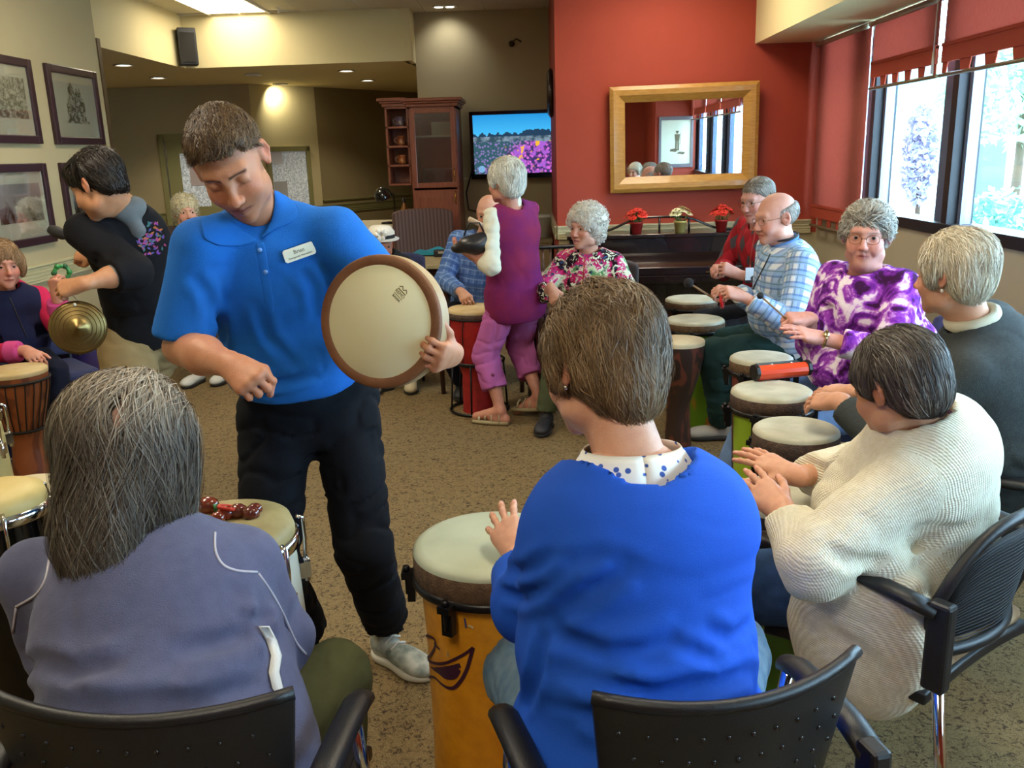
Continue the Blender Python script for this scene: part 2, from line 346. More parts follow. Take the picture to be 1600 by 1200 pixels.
# back of the room (seen in the mirror)
struct('wall_back_red', MB().span((1.72, -.8, 0), (XW, -.7, 2.38)), redp); struct('wall_back', MB().span((-6.8, -3.3, 0), (XW+.2, -3.2, CZ)), redp)
struct('wall_back_return', MB().span((1.72, -3.2, 0), (1.82, -.8, 2.38)), redp)
# ------------------------------------------------------------------ outside
og = struct('outdoor_ground', MB().span((XW+.3, -25, -.35), (60, 60, -.3)), mat('pale_paving', 'c9c7c0', .9, bump=(8, .3), vary=(2, 'b5b6ae', .6)))
t = thing('building', 'pale grey-blue building with a dark doorway across the paving outside the window', 'building', (16, 30, -.3))
MB().span((-7, 0, 0), (3, 5, 2.6)).build('wall', mat('pale_render', 'dce0e2', .8), t); MB().span((-7.3, -.4, 2.6), (3.3, 5.3, 2.9)).build('roof', mat('slate_roof', '7d8fa6', .7), t)
MB().span((-6, 4.9, 0), (24, 8, 5)).build('wall', mat('teal_wall', '7db4bd', .8), t)
MB().span((-1.4, -.03, 0), (-.5, .02, 2.1)).build('door', mat('dark_door', '4a5368', .5), t)
for x in (-5.6, -3.6, 1.0): MB().span((x, -.03, 1), (x+1.2, .02, 2.1)).build('window', mat('far_glass', '6f8ea3', .2), t)
def leafy(mb, c, r, n, s, rng):
    P = rng.normal(size=(n, 3)); P /= np.linalg.norm(P, axis=1)[:, None]; P *= (rng.random((n, 1))**.4); P = P*np.array(r)+np.array(c)
    for p in P:
        a, b_ = unit(rng.normal(size=3)), unit(rng.normal(size=3)); b_ = unit(np.cross(a, b_)); q = s*(.6+.8*rng.random())
        mb.add([p-a*q, p+b_*q*.5, p+a*q, p-b_*q*.5], [(0, 1, 2, 3)])
rg = np.random.default_rng(5)
def shrub(name, label, cat, c, r, n, s, m, trunk=None, group=None):
    t = thing(name, label, cat, (c[0], c[1], -.3)); mb = MB(); leafy(mb, (0, 0, c[2]), r, n, s, rg); mb.build('foliage', m, t, kind='stuff')
    MB().tube([(0, 0, 0), (.05, .02, c[2]*.5), (0, 0, c[2]*1.2)], [trunk or .04, (trunk or .04)*.8, (trunk or .04)*.4]).build('trunk', mat('bark', '5b4a3c', .9), t)
gr1 = mat('leaf_green', '6fae9e', .7, vary=(3, '9fd0c0', .6)); gr2 = mat('leaf_purple', '8d89a8', .7, vary=(3, 'a8a0b8', .6)); gr3 = mat('leaf_light', '8fc6a0', .7, vary=(3, 'c3e3c8', .6))
shrub('tree', 'small purple-leaved tree outside behind the narrow window pane', 'tree', (*PY(1437, 240, 13.0)[:2], 1.7), (.20, .4, .75), 900, .06, gr2, .05)
shrub('bush', 'pale green bush outside low behind the wide window pane', 'bush', (*PY(1545, 300, 12.0)[:2], .75), (.7, .8, .45), 1500, .07, gr1)
shrub('tree', 'light green tree outside at the upper edge of the wide window pane', 'tree', (*PY(1600, 150, 16.0)[:2], 2.9), (1.5, 1.6, 1.2), 2600, .1, gr3, .1)
shrub('bush', 'rounded green bush outside in front of the building beyond the window', 'bush', (*PY(1600, 310, 14.5)[:2], .5), (1.0, .9, .7), 1400, .08, gr3)
# ================================================================== fittings
lampm = mat('lamp_diffuser', 'fff6dc', .6, emit=('fff3d8', 9.0)); offm = mat('lamp_off', 'b9a77c', .5)
whitem = mat('white_metal', 'd8d6cc', .4); chrome = mat('chrome', 'd5d5d5', .12, 1.); blackp = mat('black_plastic', '141416', .42, bump=(500, .12)); blackm = mat('black_metal', '17171a', .35, .4)
for i, (x, y) in enumerate(PANELS):
    t = thing('ceiling_light', ['fluorescent troffer ceiling light shining beside the soffit with the loudspeaker', 'troffer ceiling light above the man in the black sweatshirt', 'troffer ceiling light near the red wall and the window bulkhead', 'troffer ceiling light over the left front of the drum circle', 'troffer ceiling light over the right front of the drum circle', 'troffer ceiling light behind the camera'][i], 'ceiling light', (x, y, CZ), group='troffers in the ceiling')
    m = MB()
    for dx, dy, sx, sy in ((-.295, 0, .02, 1.2), (.295, 0, .02, 1.2), (0, .595, .6, .02), (0, -.595, .6, .02)): m.box((dx, dy, -.01), (sx, sy, .02))
    m.build('frame', whitem, t); MB().box((0, 0, -.006), (.57, 1.17, .008)).build('diffuser', lampm, t)
dl_names = ['lit recessed downlight nearest the left wall under the soffit', 'lit recessed downlight behind the one nearest the left wall', 'small unlit recessed fitting between the lit downlights', 'eyeball downlight throwing a bright pool on the far wall', 'lit recessed downlight above the wooden cabinet, the nearer one', 'small lit downlight deepest under the soffit, near the cabinet']
for i, (px, py) in enumerate(((193,101), (247,121), (395,116), (438,131), (541,110), (574,125))):
    p = PZ(px, py, 2.5); t = thing('downlight', dl_names[i], 'downlight', p)
    MB().lathe([(.085, 0), (.1, -.012), (.075, -.012), (.07, -.002)], n=20).build('trim_ring', whitem, t)
    MB().lathe([(.001, -.004), (.075, -.004)], n=20).build('lens', lampm if i in (0, 1, 4, 5) else offm, t)
    if i in (0, 1, 4, 5): spot('downlight_lamp', p+[0, 0, -.03], p+[0, 0, -2], 75 if i < 2 else 60, 125, (1, .9, .75))
p = PZ(438, 131, 2.5); q = along(438, 152, 0, B, D_); spot('eyeball_lamp', (q[0]-.02, q[1]-.20, 2.46), (q[0], q[1], 2.2), 34, 140, (1, .93, .72), 1.)
p = PZ(709, 20, CZ); tw = thing('twin_spotlight', 'twin spotlight in the ceiling lighting the tan wall above the television', 'spotlight', (PX(709, 20, -.8)[0], ty-.32, CZ))
MB().box((0, 0, -.01), (.24, .12, .02)).build('plate', whitem, tw)
for s in (-1, 1): MB().lathe([(.001, -.024), (.04, -.022), (.045, -.01)], (s*.055, 0, 0)).build('lens', lampm, tw)
spot('twin_spot_lamp', (-.8, ty-.30, CZ-.05), (-.8, ty, CZ-.45), 11, 105, (.95, .93, .92), 1.)
sp = PZ(435, 12, CZ); t = thing('sprinkler', 'small sprinkler head hanging from the ceiling tiles', 'sprinkler', sp); MB().lathe([(.03, 0), (.028, -.01), (.008, -.012), (.008, -.04), (.02, -.045), (.001, -.05)]).build('head', whitem, t)
# wall speaker
t = thing('loudspeaker', 'small black loudspeaker mounted in the corner of the cream soffit', 'speaker', (s1[0]+.10, s1[1]-.16, 2.68), math.radians(25))
MB().prism([(-.08, -.17), (.08, -.17), (.10, .1), (.06, .17), (-.08, .17)], (-.085, 0, 0), (0, 1, 0), (0, 0, 1), (.17, 0, 0)).build('cabinet', blackp, t, bevel=.008)
MB().box((0, .12, 0), (.04, .12, .05)).build('bracket', blackm, t); MB().box((0, -.088, -.01), (.13, .01, .27)).build('grille', mat('speaker_grille', '1d1a17', .8, bump=(400, .6)), t)
t = thing('wall_bracket', 'bare dark bracket stub high on the tan wall above the television', 'bracket', (-.16, ty, 2.66))
m = MB(); m.lathe([(.03, 0), (.03, .02), (.012, .03), (.012, .12)], axis=(0, -1, 0)); m.tube([(0, -.1, 0), (.05, -.14, .03), (.1, -.15, 0)], .009); m.build('arm', mat('dark_bronze', '4b4030', .5, .5), t)
t = thing('wall_plaque', 'dark oval framed plaque seen edge-on on the red wall return', 'plaque', (.22, 8.4, 2.1)); MB().lathe([(.001, .0), (.2, 0), (.22, .02), (.18, .05), (.15, .03), (.001, .03)], axis=(-1, 0, 0), sx=1.1).build('frame', mat('dark_frame', '2c1c1a', .3), t)
# ------------------------------------------------------------------ framed pictures on the left wall
framem = mat('picture_frame', '2e1a22', .35, coat=.3); matb = mat('picture_mat', 'cdccb4', .12, coat=.6)
def sketch_mat(name, kind):
    m = mat(name, 'c9c9b4', .15, coat=.5); N, L, b = nodes_of(m); tc = N.new('ShaderNodeTexCoord'); mp = N.new('ShaderNodeMapping'); L.new(tc.outputs['Object'], mp.inputs[0])
    t = N.new('ShaderNodeTexNoise'); t.inputs['Scale'].default_value = 11 if kind else 30; t.inputs['Detail'].default_value = 8; t.inputs['Distortion'].default_value = 1.0; L.new(mp.outputs[0], t.inputs['Vector'])
    r = N.new('ShaderNodeValToRGB'); e = r.color_ramp.elements; sx = N.new('ShaderNodeSeparateXYZ'); L.new(tc.outputs['Object'], sx.inputs[0])
    if kind == 0:
        e[0].position = .42; e[0].color = (*srgb('5e6152'), 1); e[1].position = .60; e[1].color = (*srgb('c0c0a8'), 1)
    else:
        e[0].position = .38; e[0].color = (*srgb('1f2024'), 1); e[1].position = .68; e[1].color = (*srgb('9a9a94'), 1)
        mr = N.new('ShaderNodeMapRange'); mr.inputs[1].default_value = -.06; mr.inputs[2].default_value = .12; mr.inputs[3].default_value = 0; mr.inputs[4].default_value = .42; L.new(sx.outputs['Z'], mr.inputs[0])
        ad = N.new('ShaderNodeMath'); L.new(t.outputs['Fac'], ad.inputs[0]); L.new(mr.outputs[0], ad.inputs[1]); L.new(ad.outputs[0], r.inputs[0])
    if kind == 0: L.new(t.outputs['Fac'], r.inputs[0])
    L.new(r.outputs[0], b.inputs['Base Color']); return m
sk0 = sketch_mat('pencil_drawing', 0); sk1 = sketch_mat('landscape_photo_print', 1)
def framed(y0, y1, z0, z1, label, art, img=None, group='framed pictures on the left wall'):
    yc, zc, w_, h_ = (y0+y1)/2, (z0+z1)/2, y1-y0, z1-z0
    t = thing('framed_picture', label, 'picture', (XL, yc, zc), group=group); fw = .052
    m = MB()
    for a, b_ in (((0, -w_/2, -h_/2), (.03, -w_/2+fw, h_/2)), ((0, w_/2-fw, -h_/2), (.03, w_/2, h_/2)), ((0, -w_/2+fw, -h_/2), (.03, w_/2-fw, -h_/2+fw)), ((0, -w_/2+fw, h_/2-fw), (.03, w_/2-fw, h_/2))): m.span(a, b_)
    m.build('frame', framem, t, bevel=.006); MB().span((0, -w_/2+fw, -h_/2+fw), (.012, w_/2-fw, h_/2-fw)).build('mat_board', matb, t)
    if art == 'castle':
        rr = random.Random(int(yc*100)); m = MB()
        def blk(a, b_, c, d): m.span((.0125, a, b_), (.0145, c, d))
        m2 = MB(); m3 = MB()
        # castle outline as overlapping flat ink shapes: towers, gables, base trees
        for (cy, wd_, hh, gable) in ((-.04, .07, .15, 1), (.035, .065, .11, 1), (.10, .06, .07, 0), (-.10, .05, .05, 0), (.0, .05, .08, 1), (.075, .03, .12, 1), (-.075, .02, .13, 1)):
            m2.prism([(-wd_/2, -.1), (wd_/2, -.1), (wd_/2, hh-.03)] + ([(0, hh+.015)] if gable else [(wd_/4, hh-.01), (0, hh-.03)]) + [(-wd_/2, hh-.03)], (.0125+.0005*rr.random(), cy, 0), (0, 1, 0), (0, 0, 1), (.001, 0, 0)); m3.box((.0142, cy, hh*.35), (.0006, wd_*.18, .022)); m3.box((.0142, cy, hh*.75), (.0006, wd_*.14, .016))
        m2.build('drawing', sk0, t); m3.build('drawn_windows', mat('pencil_dark', '5c5c50', .8), t)['kind'] = 'stuff'; MB().span((.0122, -.17, -.115), (.0128, .17, -.098)).build('drawn_ground', sk0, t)
    else:
        MB().span((.012, -w_/2+fw+.07, -h_/2+fw+.10), (.0135, w_/2-fw-.05, h_/2-fw-.07)).build('print', sk1 if art == 'photo' else sk0, t)
    MB().span((.0165, -w_/2+fw, -h_/2+fw), (.018, w_/2-fw, h_/2-fw)).build('pane', pglass, t)
    return t
pglass = bpy.data.materials.new('picture_glass'); pglass.use_nodes = True; N, L = pglass.node_tree.nodes, pglass.node_tree.links; N.remove(N['Principled BSDF'])
ts = N.new('ShaderNodeBsdfTransparent'); gs = N.new('ShaderNodeBsdfGlossy'); gs.inputs['Roughness'].default_value = .03; lw = N.new('ShaderNodeLayerWeight'); lw.inputs[0].default_value = .3; fr = N.new('ShaderNodeMath'); fr.operation = 'MULTIPLY_ADD'; fr.inputs[1].default_value = .5; fr.inputs[2].default_value = .12; L.new(lw.outputs['Facing'], fr.inputs[0]); ms = N.new('ShaderNodeMixShader'); L.new(fr.outputs[0], ms.inputs[0]); L.new(ts.outputs[0], ms.inputs[1]); L.new(gs.outputs[0], ms.inputs[2]); L.new(ms.outputs[0], N['Material Output'].inputs[0])
framed(6.10, 6.80, 1.73, 2.25, 'framed pencil drawing of a gabled castle, upper picture nearest the wall end', 'castle')
framed(5.22, 5.92, 1.73, 2.25, 'framed pencil drawing of a ruin, upper picture cut by the photo edge', 'draw')
framed(6.10, 6.80, 1.10, 1.61, 'framed dark landscape print, lower picture behind the head of the man in the black sweater', 'photo')
framed(5.20, 5.91, 1.10, 1.61, 'framed black and white lakeside print above the seated woman in pink', 'photo')
# ------------------------------------------------------------------ mirror on the red wall
mw, mh = 1.20, .84; t = thing('wall_mirror', 'large wall mirror in a wide golden wood frame on the red wall', 'mirror', (1.26, RY-.05, 1.665))
t.rotation_euler = (math.radians(.4), math.radians(-.6), math.radians(-1.5))
gold = mat('golden_wood', 'b5853a', .38, vary=(14, 'a06f2a', .8), aniso=(1, 1, 6), coat=.2); fwid = .125
prof = [(0, 0), (.0, .045), (.03, .062), (.07, .058), (.105, .035), (.125, .02), (.125, 0)]
def frame_side(name, a, b, inw, m, par):
    """mitred moulding from outer corner a to b, INW pointing to the middle (front is -Y)"""
    a, b, inw = np.array(a, float), np.array(b, float), np.array(inw, float); d = unit(b-a); V = []
    for p, s in ((a, 1), (b, -1)):
        for u, h in prof: V.append(p+inw*u+d*s*u+np.array([0, -h, 0]))
    n = len(prof); F = [(i, i+1, n+i+1, n+i) for i in range(n-1)]+[tuple(range(n))[::-1], tuple(range(n, 2*n)), (n-1, 0, n, 2*n-1)]
    return MB().add(V, F).build(name, m, par)
cs = [(-mw/2, 0, -mh/2), (mw/2, 0, -mh/2), (mw/2, 0, mh/2), (-mw/2, 0, mh/2)]; iw = [(0, 0, 1), (-1, 0, 0), (0, 0, -1), (1, 0, 0)]
for i in range(4): frame_side('frame_side', cs[i], cs[(i+1) % 4], iw[i], gold, t)
MB().span((-mw/2+.11, -.02, -mh/2+.11), (mw/2-.11, -.005, mh/2-.11)).build('mirror_glass', mat('mirror_glass', 'e6e6e6', .01, 1.), t)
bv = MB(); gx, gz = mw/2-.125, mh/2-.125
for s in (-1, 1): bv.span((s*gx-(0 if s < 0 else .018), -.0215, -gz), (s*gx+(.018 if s < 0 else 0), -.0195, gz))
bv.build('bevel_strip', mat('mirror_bevel', 'd8d8e0', .05, 1.), t)
# picture on the back wall that the mirror shows
t = thing('framed_print', 'framed print of a hunter figure on the red back wall, seen in the mirror', 'picture', (2.07, -.7, 1.58))
m = MB(); m.span((-.29, 0, -.42), (-.25, .03, .42)); m.span((.25, 0, -.42), (.29, .03, .42)); m.span((-.25, 0, .36), (.25, .03, .42)); m.span((-.25, 0, -.42), (.25, .03, -.36)); m.build('frame', mat('grey_frame', '6d6468', .5), t)
MB().span((-.25, 0, -.36), (.25, .012, .36)).build('mat_board', matb, t)
m = MB(); pr = lambda P_, c_: m.prism(P_, c_, (1, 0, 0), (0, 0, 1), (0, .002, 0))
pr([(-.035, -.16), (-.008, -.16), (-.002, 0), (-.03, 0)], (.02, .0125, .02)); pr([(.008, -.16), (.035, -.16), (.03, 0), (.002, 0)], (.02, .0125, .02)); pr([(-.035, 0), (.035, 0), (.045, .11), (-.045, .11)], (.02, .0126, .02)); pr([(.018*math.cos(a), .02*math.sin(a)) for a in np.linspace(0, 6.28, 11)[:-1]], (.02, .0125, .155)); pr([(-.035, .0), (.035, .0), (.018, .02), (-.018, .02)], (.02, .0127, .165)); pr([(-.07, 0), (.03, -.015), (.07, .03), (.02, .045), (-.06, .035)], (-.03, .0128, -.15)); pr([(-.05, 0), (.07, -.02), (.10, .02), (.0, .03)], (.06, .0126, -.19)); pr([(0, 0), (.008, 0), (.02, .2), (.014, .2)], (.06, .0129, -.05))
m.build('figure', mat('print_brown', '5d5138', .7), t)
# ------------------------------------------------------------------ blinds
bl = mat('terracotta_blind', '98493a', .85, bump=(300, .3), vary=(60, 'b06a5a', .8), aniso=(1, 6, .6)); N, L, b = nodes_of(bl)
tr = N.new('ShaderNodeBsdfTranslucent'); tr.inputs[0].default_value = (*srgb('c48074'), 1); ms = N.new('ShaderNodeMixShader'); ms.inputs[0].default_value = .42; L.new(b.outputs[0], ms.inputs[1]); L.new(tr.outputs[0], ms.inputs[2]); L.new(ms.outputs[0], N['Material Output'].inputs[0])
bl2 = mat('terracotta_blind_hem', 'a8412a', .8, bump=(200, .3)); woodrod = mat('rod_metal', '7c6a50', .4, .3)
def blind(y0, y1, zb, label, xo=0.):
    """roller blind from y0 to y1 (y1 farther), bottom rod at zb"""
    X = XW-.07+xo; t = thing('roller_blind', label, 'blind', (X, (y0+y1)/2, zb), group=None); h = (y1-y0)/2; top = 2.375-zb
    MB().span((-.004, -h, .16), (.0, h, top)).build('fabric', bl, t)
    hm = MB(); n = 5; wv = 2*h/n; hm.span((-.012, -h, .075), (.006, h, .17)); hm.span((-.018, -h, .16), (.008, h, .178))
    for i in range(n):
        y = -h+wv*i
        for a in (0, 1): hm.prism([(0, .0), (wv*.16, .0), (wv*.24, .076), (0, .076)] if a == 0 else [(wv*.84, 0), (wv, 0), (wv, .076), (wv*.76, .076)], (-.003, y, 0), (0, 1, 0), (0, 0, 1), (.005, 0, 0))
    hm.build('scalloped_hem', bl2, t); MB().cyl((-.004, -h-.02, .008), (-.004, h+.02, .008), .011).build('rod', woodrod, t)
    MB().cyl((-.03, -h, top-.03), (-.03, h, top-.03), .017).build('roller', mat('roller_tube', 'a89a88', .5), t)
    return t
blind(6.42, 7.50, .93, 'long terracotta roller blind lowered to the sill in the corner by the mirror')
blind(5.38, 6.36, 1.93, 'raised terracotta roller blind over the narrow window pane, second from the corner')
blind(3.95, 5.30, 1.93, 'raised terracotta roller blind over the wide window pane at the picture edge')
for k in range(4): blind(1.45-1.45*k+1.07, 2.83-1.45*k+1.07, 1.93, ['first', 'second', 'third', 'fourth'][k]+' raised terracotta blind along the window wall past the wide pane')['group'] = 'blinds along the near window wall'
t = thing('pull_chain', 'white bead pull chain with a pull end hanging between the two raised blinds', 'blind chain', (XW-.11, 5.34, 1.95)); m = MB(); m.cyl((0, 0, .12), (0, 0, .4), .004); m.cyl((0, 0, .0), (0, 0, .12), .009, .006); m.build('chain', whitem, t)
# ------------------------------------------------------------------ television
t = thing('television', 'flat television showing a pink flower meadow, hung on the tan wall', 'television', (-.05, ty-.18, 1.67)); t.rotation_euler = (math.radians(4), 0, math.radians(-2))
m = MB(); W2, H2 = .56, .335
m.span((-W2, 0, -H2), (W2, .06, H2)); m.build('body', blackp, t, bevel=.008)
m = MB()
for a, b_ in (((-W2, -.012, -H2), (W2, 0, -H2+.05)), ((-W2, -.012, H2-.035), (W2, 0, H2)), ((-W2, -.012, -H2), (-W2+.035, 0, H2)), ((W2-.035, -.012, -H2), (W2, 0, H2))): m.span(a, b_)
m.build('bezel', mat('gloss_black', '08080a', .12), t)
scr = bpy.data.materials.new('tv_picture'); scr.use_nodes = True; N, L = scr.node_tree.nodes, scr.node_tree.links; b = N['Principled BSDF']; b.inputs['Base Color'].default_value = (.01, .01, .01, 1); b.inputs['Roughness'].default_value = .2
tc = N.new('ShaderNodeTexCoord'); sx = N.new('ShaderNodeSeparateXYZ'); L.new(tc.outputs['Object'], sx.inputs[0])
def ramp(fac, stops, interp='LINEAR'):
    r = N.new('ShaderNodeValToRGB'); r.color_ramp.interpolation = interp; e = r.color_ramp.elements
    while len(e) < len(stops): e.new(.5)
    for k_, (p_, c_) in zip(e, stops): k_.position = p_
    for k_, (p_, c_) in zip(sorted(e, key=lambda q: q.position), stops): k_.color = (*srgb(c_), 1)
    L.new(fac, r.inputs[0]); return r.outputs[0]
def math_(op, a, b_=None, c_=None):
    n_ = N.new('ShaderNodeMath'); n_.operation = op
    for i, v in enumerate((a, b_, c_)):
        if v is None: continue
        if isinstance(v, (int, float)): n_.inputs[i].default_value = v
        else: L.new(v, n_.inputs[i])
    return n_.outputs[0]
def mixc(f, a, b_):
    n_ = N.new('ShaderNodeMix'); n_.data_type = 'RGBA'
    for nm, v in (('Factor', f), ('A', a), ('B', b_)):
        if isinstance(v, (int, float)): n_.inputs[nm].default_value = v
        elif isinstance(v, str): n_.inputs[nm].default_value = (*srgb(v), 1)
        else: L.new(v, n_.inputs[nm])
    return n_.outputs['Result']
def noise(scale, detail=3, src=None, out='Fac', typ='ShaderNodeTexNoise'):
    n_ = N.new(typ); n_.inputs['Scale'].default_value = scale
    if typ == 'ShaderNodeTexNoise': n_.inputs['Detail'].default_value = detail
    L.new(src or tc.outputs['Object'], n_.inputs['Vector']); return n_.outputs[out]
zz = sx.outputs['Z']; xx = sx.outputs['X']
sky = ramp(math_('MULTIPLY_ADD', zz, 3.0, .0), [(0, '8fd0ee'), (.35, '3fb0e8'), (1, '1184cc')])
field = mixc(ramp(noise(14, 5), [(.42, '000000'), (.6, 'ffffff')]), '2f4a58', '7a8fa0')
vor = noise(34, typ='ShaderNodeTexVoronoi', out='Distance'); fl = mixc(ramp(vor, [(.25, 'ffffff'), (.6, '000000')]), '3a2f66', 'd56ad6'); fl = mixc(ramp(noise(9, 2), [(.5, '000000'), (.58, 'ffffff')]), fl, 'a35bc9')
yel = mixc(ramp(noise(12, 2), [(.60, '000000'), (.64, 'ffffff')]), fl, 'f0b030'); 
lower = mixc(ramp(math_('ADD', math_('MULTIPLY', xx, 1.2), math_('ADD', math_('MULTIPLY', noise(6, 3), 1.0), math_('MULTIPLY', zz, -1.2))), [(.30, '000000'), (.55, 'ffffff')]), mixc(ramp(vor, [(.2, 'ffffff'), (.45, '000000')]), '2d5560', '8a78b8'), yel)
land = mixc(math_('GREATER_THAN', math_('ADD', zz, math_('MULTIPLY', noise(8, 3), .05)), .06), lower, field)
tree = math_('LESS_THAN', zz, math_('ADD', math_('MULTIPLY', noise(20, 4), .12), math_('ADD', .05, math_('MULTIPLY', math_('GREATER_THAN', xx, -.02), .03))))
img = mixc(math_('GREATER_THAN', zz, .085), land, mixc(tree, sky, '1d3b55'))
L.new(img, b.inputs['Emission Color']); b.inputs['Emission Strength'].default_value = 1.25; MATS['tv'] = scr
MB().span((-W2+.035, -.006, -H2+.05), (W2-.035, -.002, H2-.035)).build('screen', scr, t)
m = MB(); m.lathe([(.001, 0), (.035, 0)], (-W2+.11, -.008, -H2+.10), (0, -1, 0), n=20); m.build('screen_logo', mat('logo_blue', '7fb4e6', .4, emit=('7fb4e6', .9)), t, 'pale blue round emblem in the corner of the screen')
MB().box((0, .1, 0), (.3, .1, .2)).build('wall_mount', blackm, t)
c = MB().tube([(-.6, ty-.05, 1.45), (-.68, ty-.03, 1.2), (-.66, ty-.04, 1.02), (-.5, ty-.04, .98), (-.3, ty-.05, 1.03), (-.1, ty-.1, 1.2)], .008).build('power_cable', blackp); props(c, 'black cable looping down the wall from the television', 'cable')
# ------------------------------------------------------------------ tall wooden cabinet
cherry = mat('cherry_wood', '8f4a2a', .4, vary=(9, '7a3c22', .8), aniso=(8, 8, 1), coat=.25); cherry2 = mat('cherry_wood_dark', '5a2a1a', .45)
cy0, cy1 = 8.85, 9.45; xa, xb = -1.16, -.70
t = thing('wooden_cabinet', 'tall cherry wood cabinet with a glass door, beside the television', 'cabinet', ((xa+xb)/2, cy0, 0)); hw = (xb-xa)/2; D2 = cy1-cy0; Ht = 2.04
m = MB(); m.span((-hw, 0, .08), (-hw+.02, D2, Ht)); m.span((hw-.02, 0, .08), (hw, D2, Ht)); m.span((-hw, 0, Ht-.02), (hw, D2, Ht)); m.span((-hw, 0, .08), (hw, D2, .1)); m.span((-hw, D2-.02, .08), (hw, D2, Ht)); m.span((-hw+.02, .02, 1.28), (hw-.02, D2-.02, 1.3)); m.span((-hw+.03, .04, 0), (hw-.03, D2, .08)); m.build('body', cherry, t)
m = MB(); m.span((-hw+.02, .03, 1.76), (hw-.02, D2-.02, 1.775)); m.build('shelf', mat('glass_shelf', 'cfd6cc', .3), t)
d = MB().span((-hw+.01, -.022, .1), (hw-.01, -.002, 1.26)).build('door', cherry, t, bevel=.003); MB().span((-hw+.07, -.03, .17), (hw-.07, -.02, 1.19)).build('door_panel', cherry2 if False else cherry, d, bevel=.006)
m = MB()
for a, b_ in (((-hw+.01, -.022, 1.28), (-hw+.06, -.002, Ht-.01)), ((hw-.06, -.022, 1.28), (hw-.01, -.002, Ht-.01)), ((-hw+.06, -.022, 1.28), (hw-.06, -.002, 1.33)), ((-hw+.06, -.022, Ht-.06), (hw-.06, -.002, Ht-.01))): m.span(a, b_)
d2 = m.build('door', cherry, t, 'glazed upper cabinet door', bevel=.003)
cgl = bpy.data.materials.new('cabinet_glass'); cgl.use_nodes = True; N2, L2 = cgl.node_tree.nodes, cgl.node_tree.links; N2.remove(N2['Principled BSDF']); a1 = N2.new('ShaderNodeBsdfTransparent'); a1.inputs[0].default_value = (.75, .8, .76, 1); a2 = N2.new('ShaderNodeBsdfGlossy'); a2.inputs['Roughness'].default_value = .15; a2.inputs[0].default_value = (.8, .85, .8, 1); a3 = N2.new('ShaderNodeMixShader'); a3.inputs[0].default_value = .18; L2.new(a1.outputs[0], a3.inputs[1]); L2.new(a2.outputs[0], a3.inputs[2]); L2.new(a3.outputs[0], N2['Material Output'].inputs[0])
MB().span((-hw+.06, -.014, 1.33), (hw-.06, -.010, Ht-.06)).build('pane', cgl, d2)
brass = mat('brass', 'c9a24a', .25, 1.)
MB().tube([(hw-.035, -.025, 1.12), (hw-.035, -.055, 1.14), (hw-.035, -.055, 1.22), (hw-.035, -.025, 1.24)], .006).build('handle', brass, d); MB().tube([(hw-.035, -.025, 1.34), (hw-.035, -.055, 1.36), (hw-.035, -.055, 1.44), (hw-.035, -.025, 1.46)], .006).build('handle', brass, d2)
cr = MB(); x0c = -hw-.30
for k, (o_, zz_, hh) in enumerate(((.02, Ht, .03), (.04, Ht+.03, .02), (.06, Ht+.05, .03))): cr.span((-hw-o_, -o_, zz_), (hw+o_, D2, zz_+hh))
cr.build('cornice', cherry, t, bevel=.006)
# things behind the glass
for k in range(4): 
    o = MB().box((0, 0, .016), (.2, .16, .03)).build('tea_box', mat('pale_box', 'b9b49c', .7), None); o.location = (-.86, cy0+.22, 1.776+.032*k); props(o, ['lowest', 'second lowest', 'second highest', 'topmost'][k]+' flat pale box in the stack behind the cabinet glass', 'box', 'boxes stacked behind the cabinet glass')
t2 = thing('tea_canister', 'small dark canister behind the cabinet glass', 'canister', (-1.03, cy0+.2, 1.776)); MB().lathe([(.001, 0), (.05, 0), (.05, .1), (.045, .11), (.001, .11)]).build('body', mat('dark_tin', '44433f', .4), t2)
t2 = thing('stereo', 'dark stereo unit on the lower shelf behind the cabinet glass', 'stereo', (-.9, cy0+.3, 1.301)); MB().span((-.17, -.1, 0), (.17, .15, .16)).build('body', mat('dark_grey_plastic', '33342f', .4), t2, bevel=.01)
for s in (-1, 1): MB().lathe([(.05, 0), (.05, .008), (.001, .008)], (s*.1, -.1, .08), (0, -1, 0)).build('knob', blackm, t2)
# open pigeonhole shelves hung beside it
t = thing('open_shelf_unit', 'hanging cherry wood unit of open shelves joined to the cabinet side', 'shelf', ((xa-.0)-.117, cy0+.02, 1.32)); m = MB(); hw2 = .115; hh = .72
m.span((-hw2, 0, 0), (-hw2+.02, .33, hh)); m.span((hw2-.02, 0, 0), (hw2-.004, .33, hh)); m.span((-hw2, .31, 0), (hw2-.004, .33, hh)); m.build('body', cherry, t)
for k in range(5): MB().span((-hw2, 0, hh/4*k-.009), (hw2-.004, .32, hh/4*k+.009)).build('shelf', cherry, t)
m = MB()
for o_, z_, q in ((.02, hh+.01, .03), (.04, hh+.04, .02), (.06, hh+.06, .03)): m.span((-hw2-o_, -o_, z_), (hw2-.006, .33, z_+q))
m.build('cornice', cherry, t, bevel=.005)
cups = [(1.32+.012+hh/4*k, n_, c_) for k, n_, c_ in ((3, 'purple patterned mug on the top open shelf', '4a3466'), (2, 'red patterned cup on the second open shelf', '8a2a22'), (1, 'red and blue mug on the third open shelf', '93301f'))]
for z_, lb, c_ in cups:
    t2 = thing('mug', lb, 'mug', (xa-.10, cy0+.12, z_)); MB().lathe([(.001, 0), (.035, 0), (.042, .02), (.04, .09), (.036, .09), (.034, .012), (.001, .01)]).build('cup', mat('glaze_'+c_, c_, .3, vary=(40, 'b9a24a', .5)), t2); MB().torus((-.045, 0, .05), .022, .006, (0, 1, 0)).build('handle', mat('glaze_'+c_), t2)
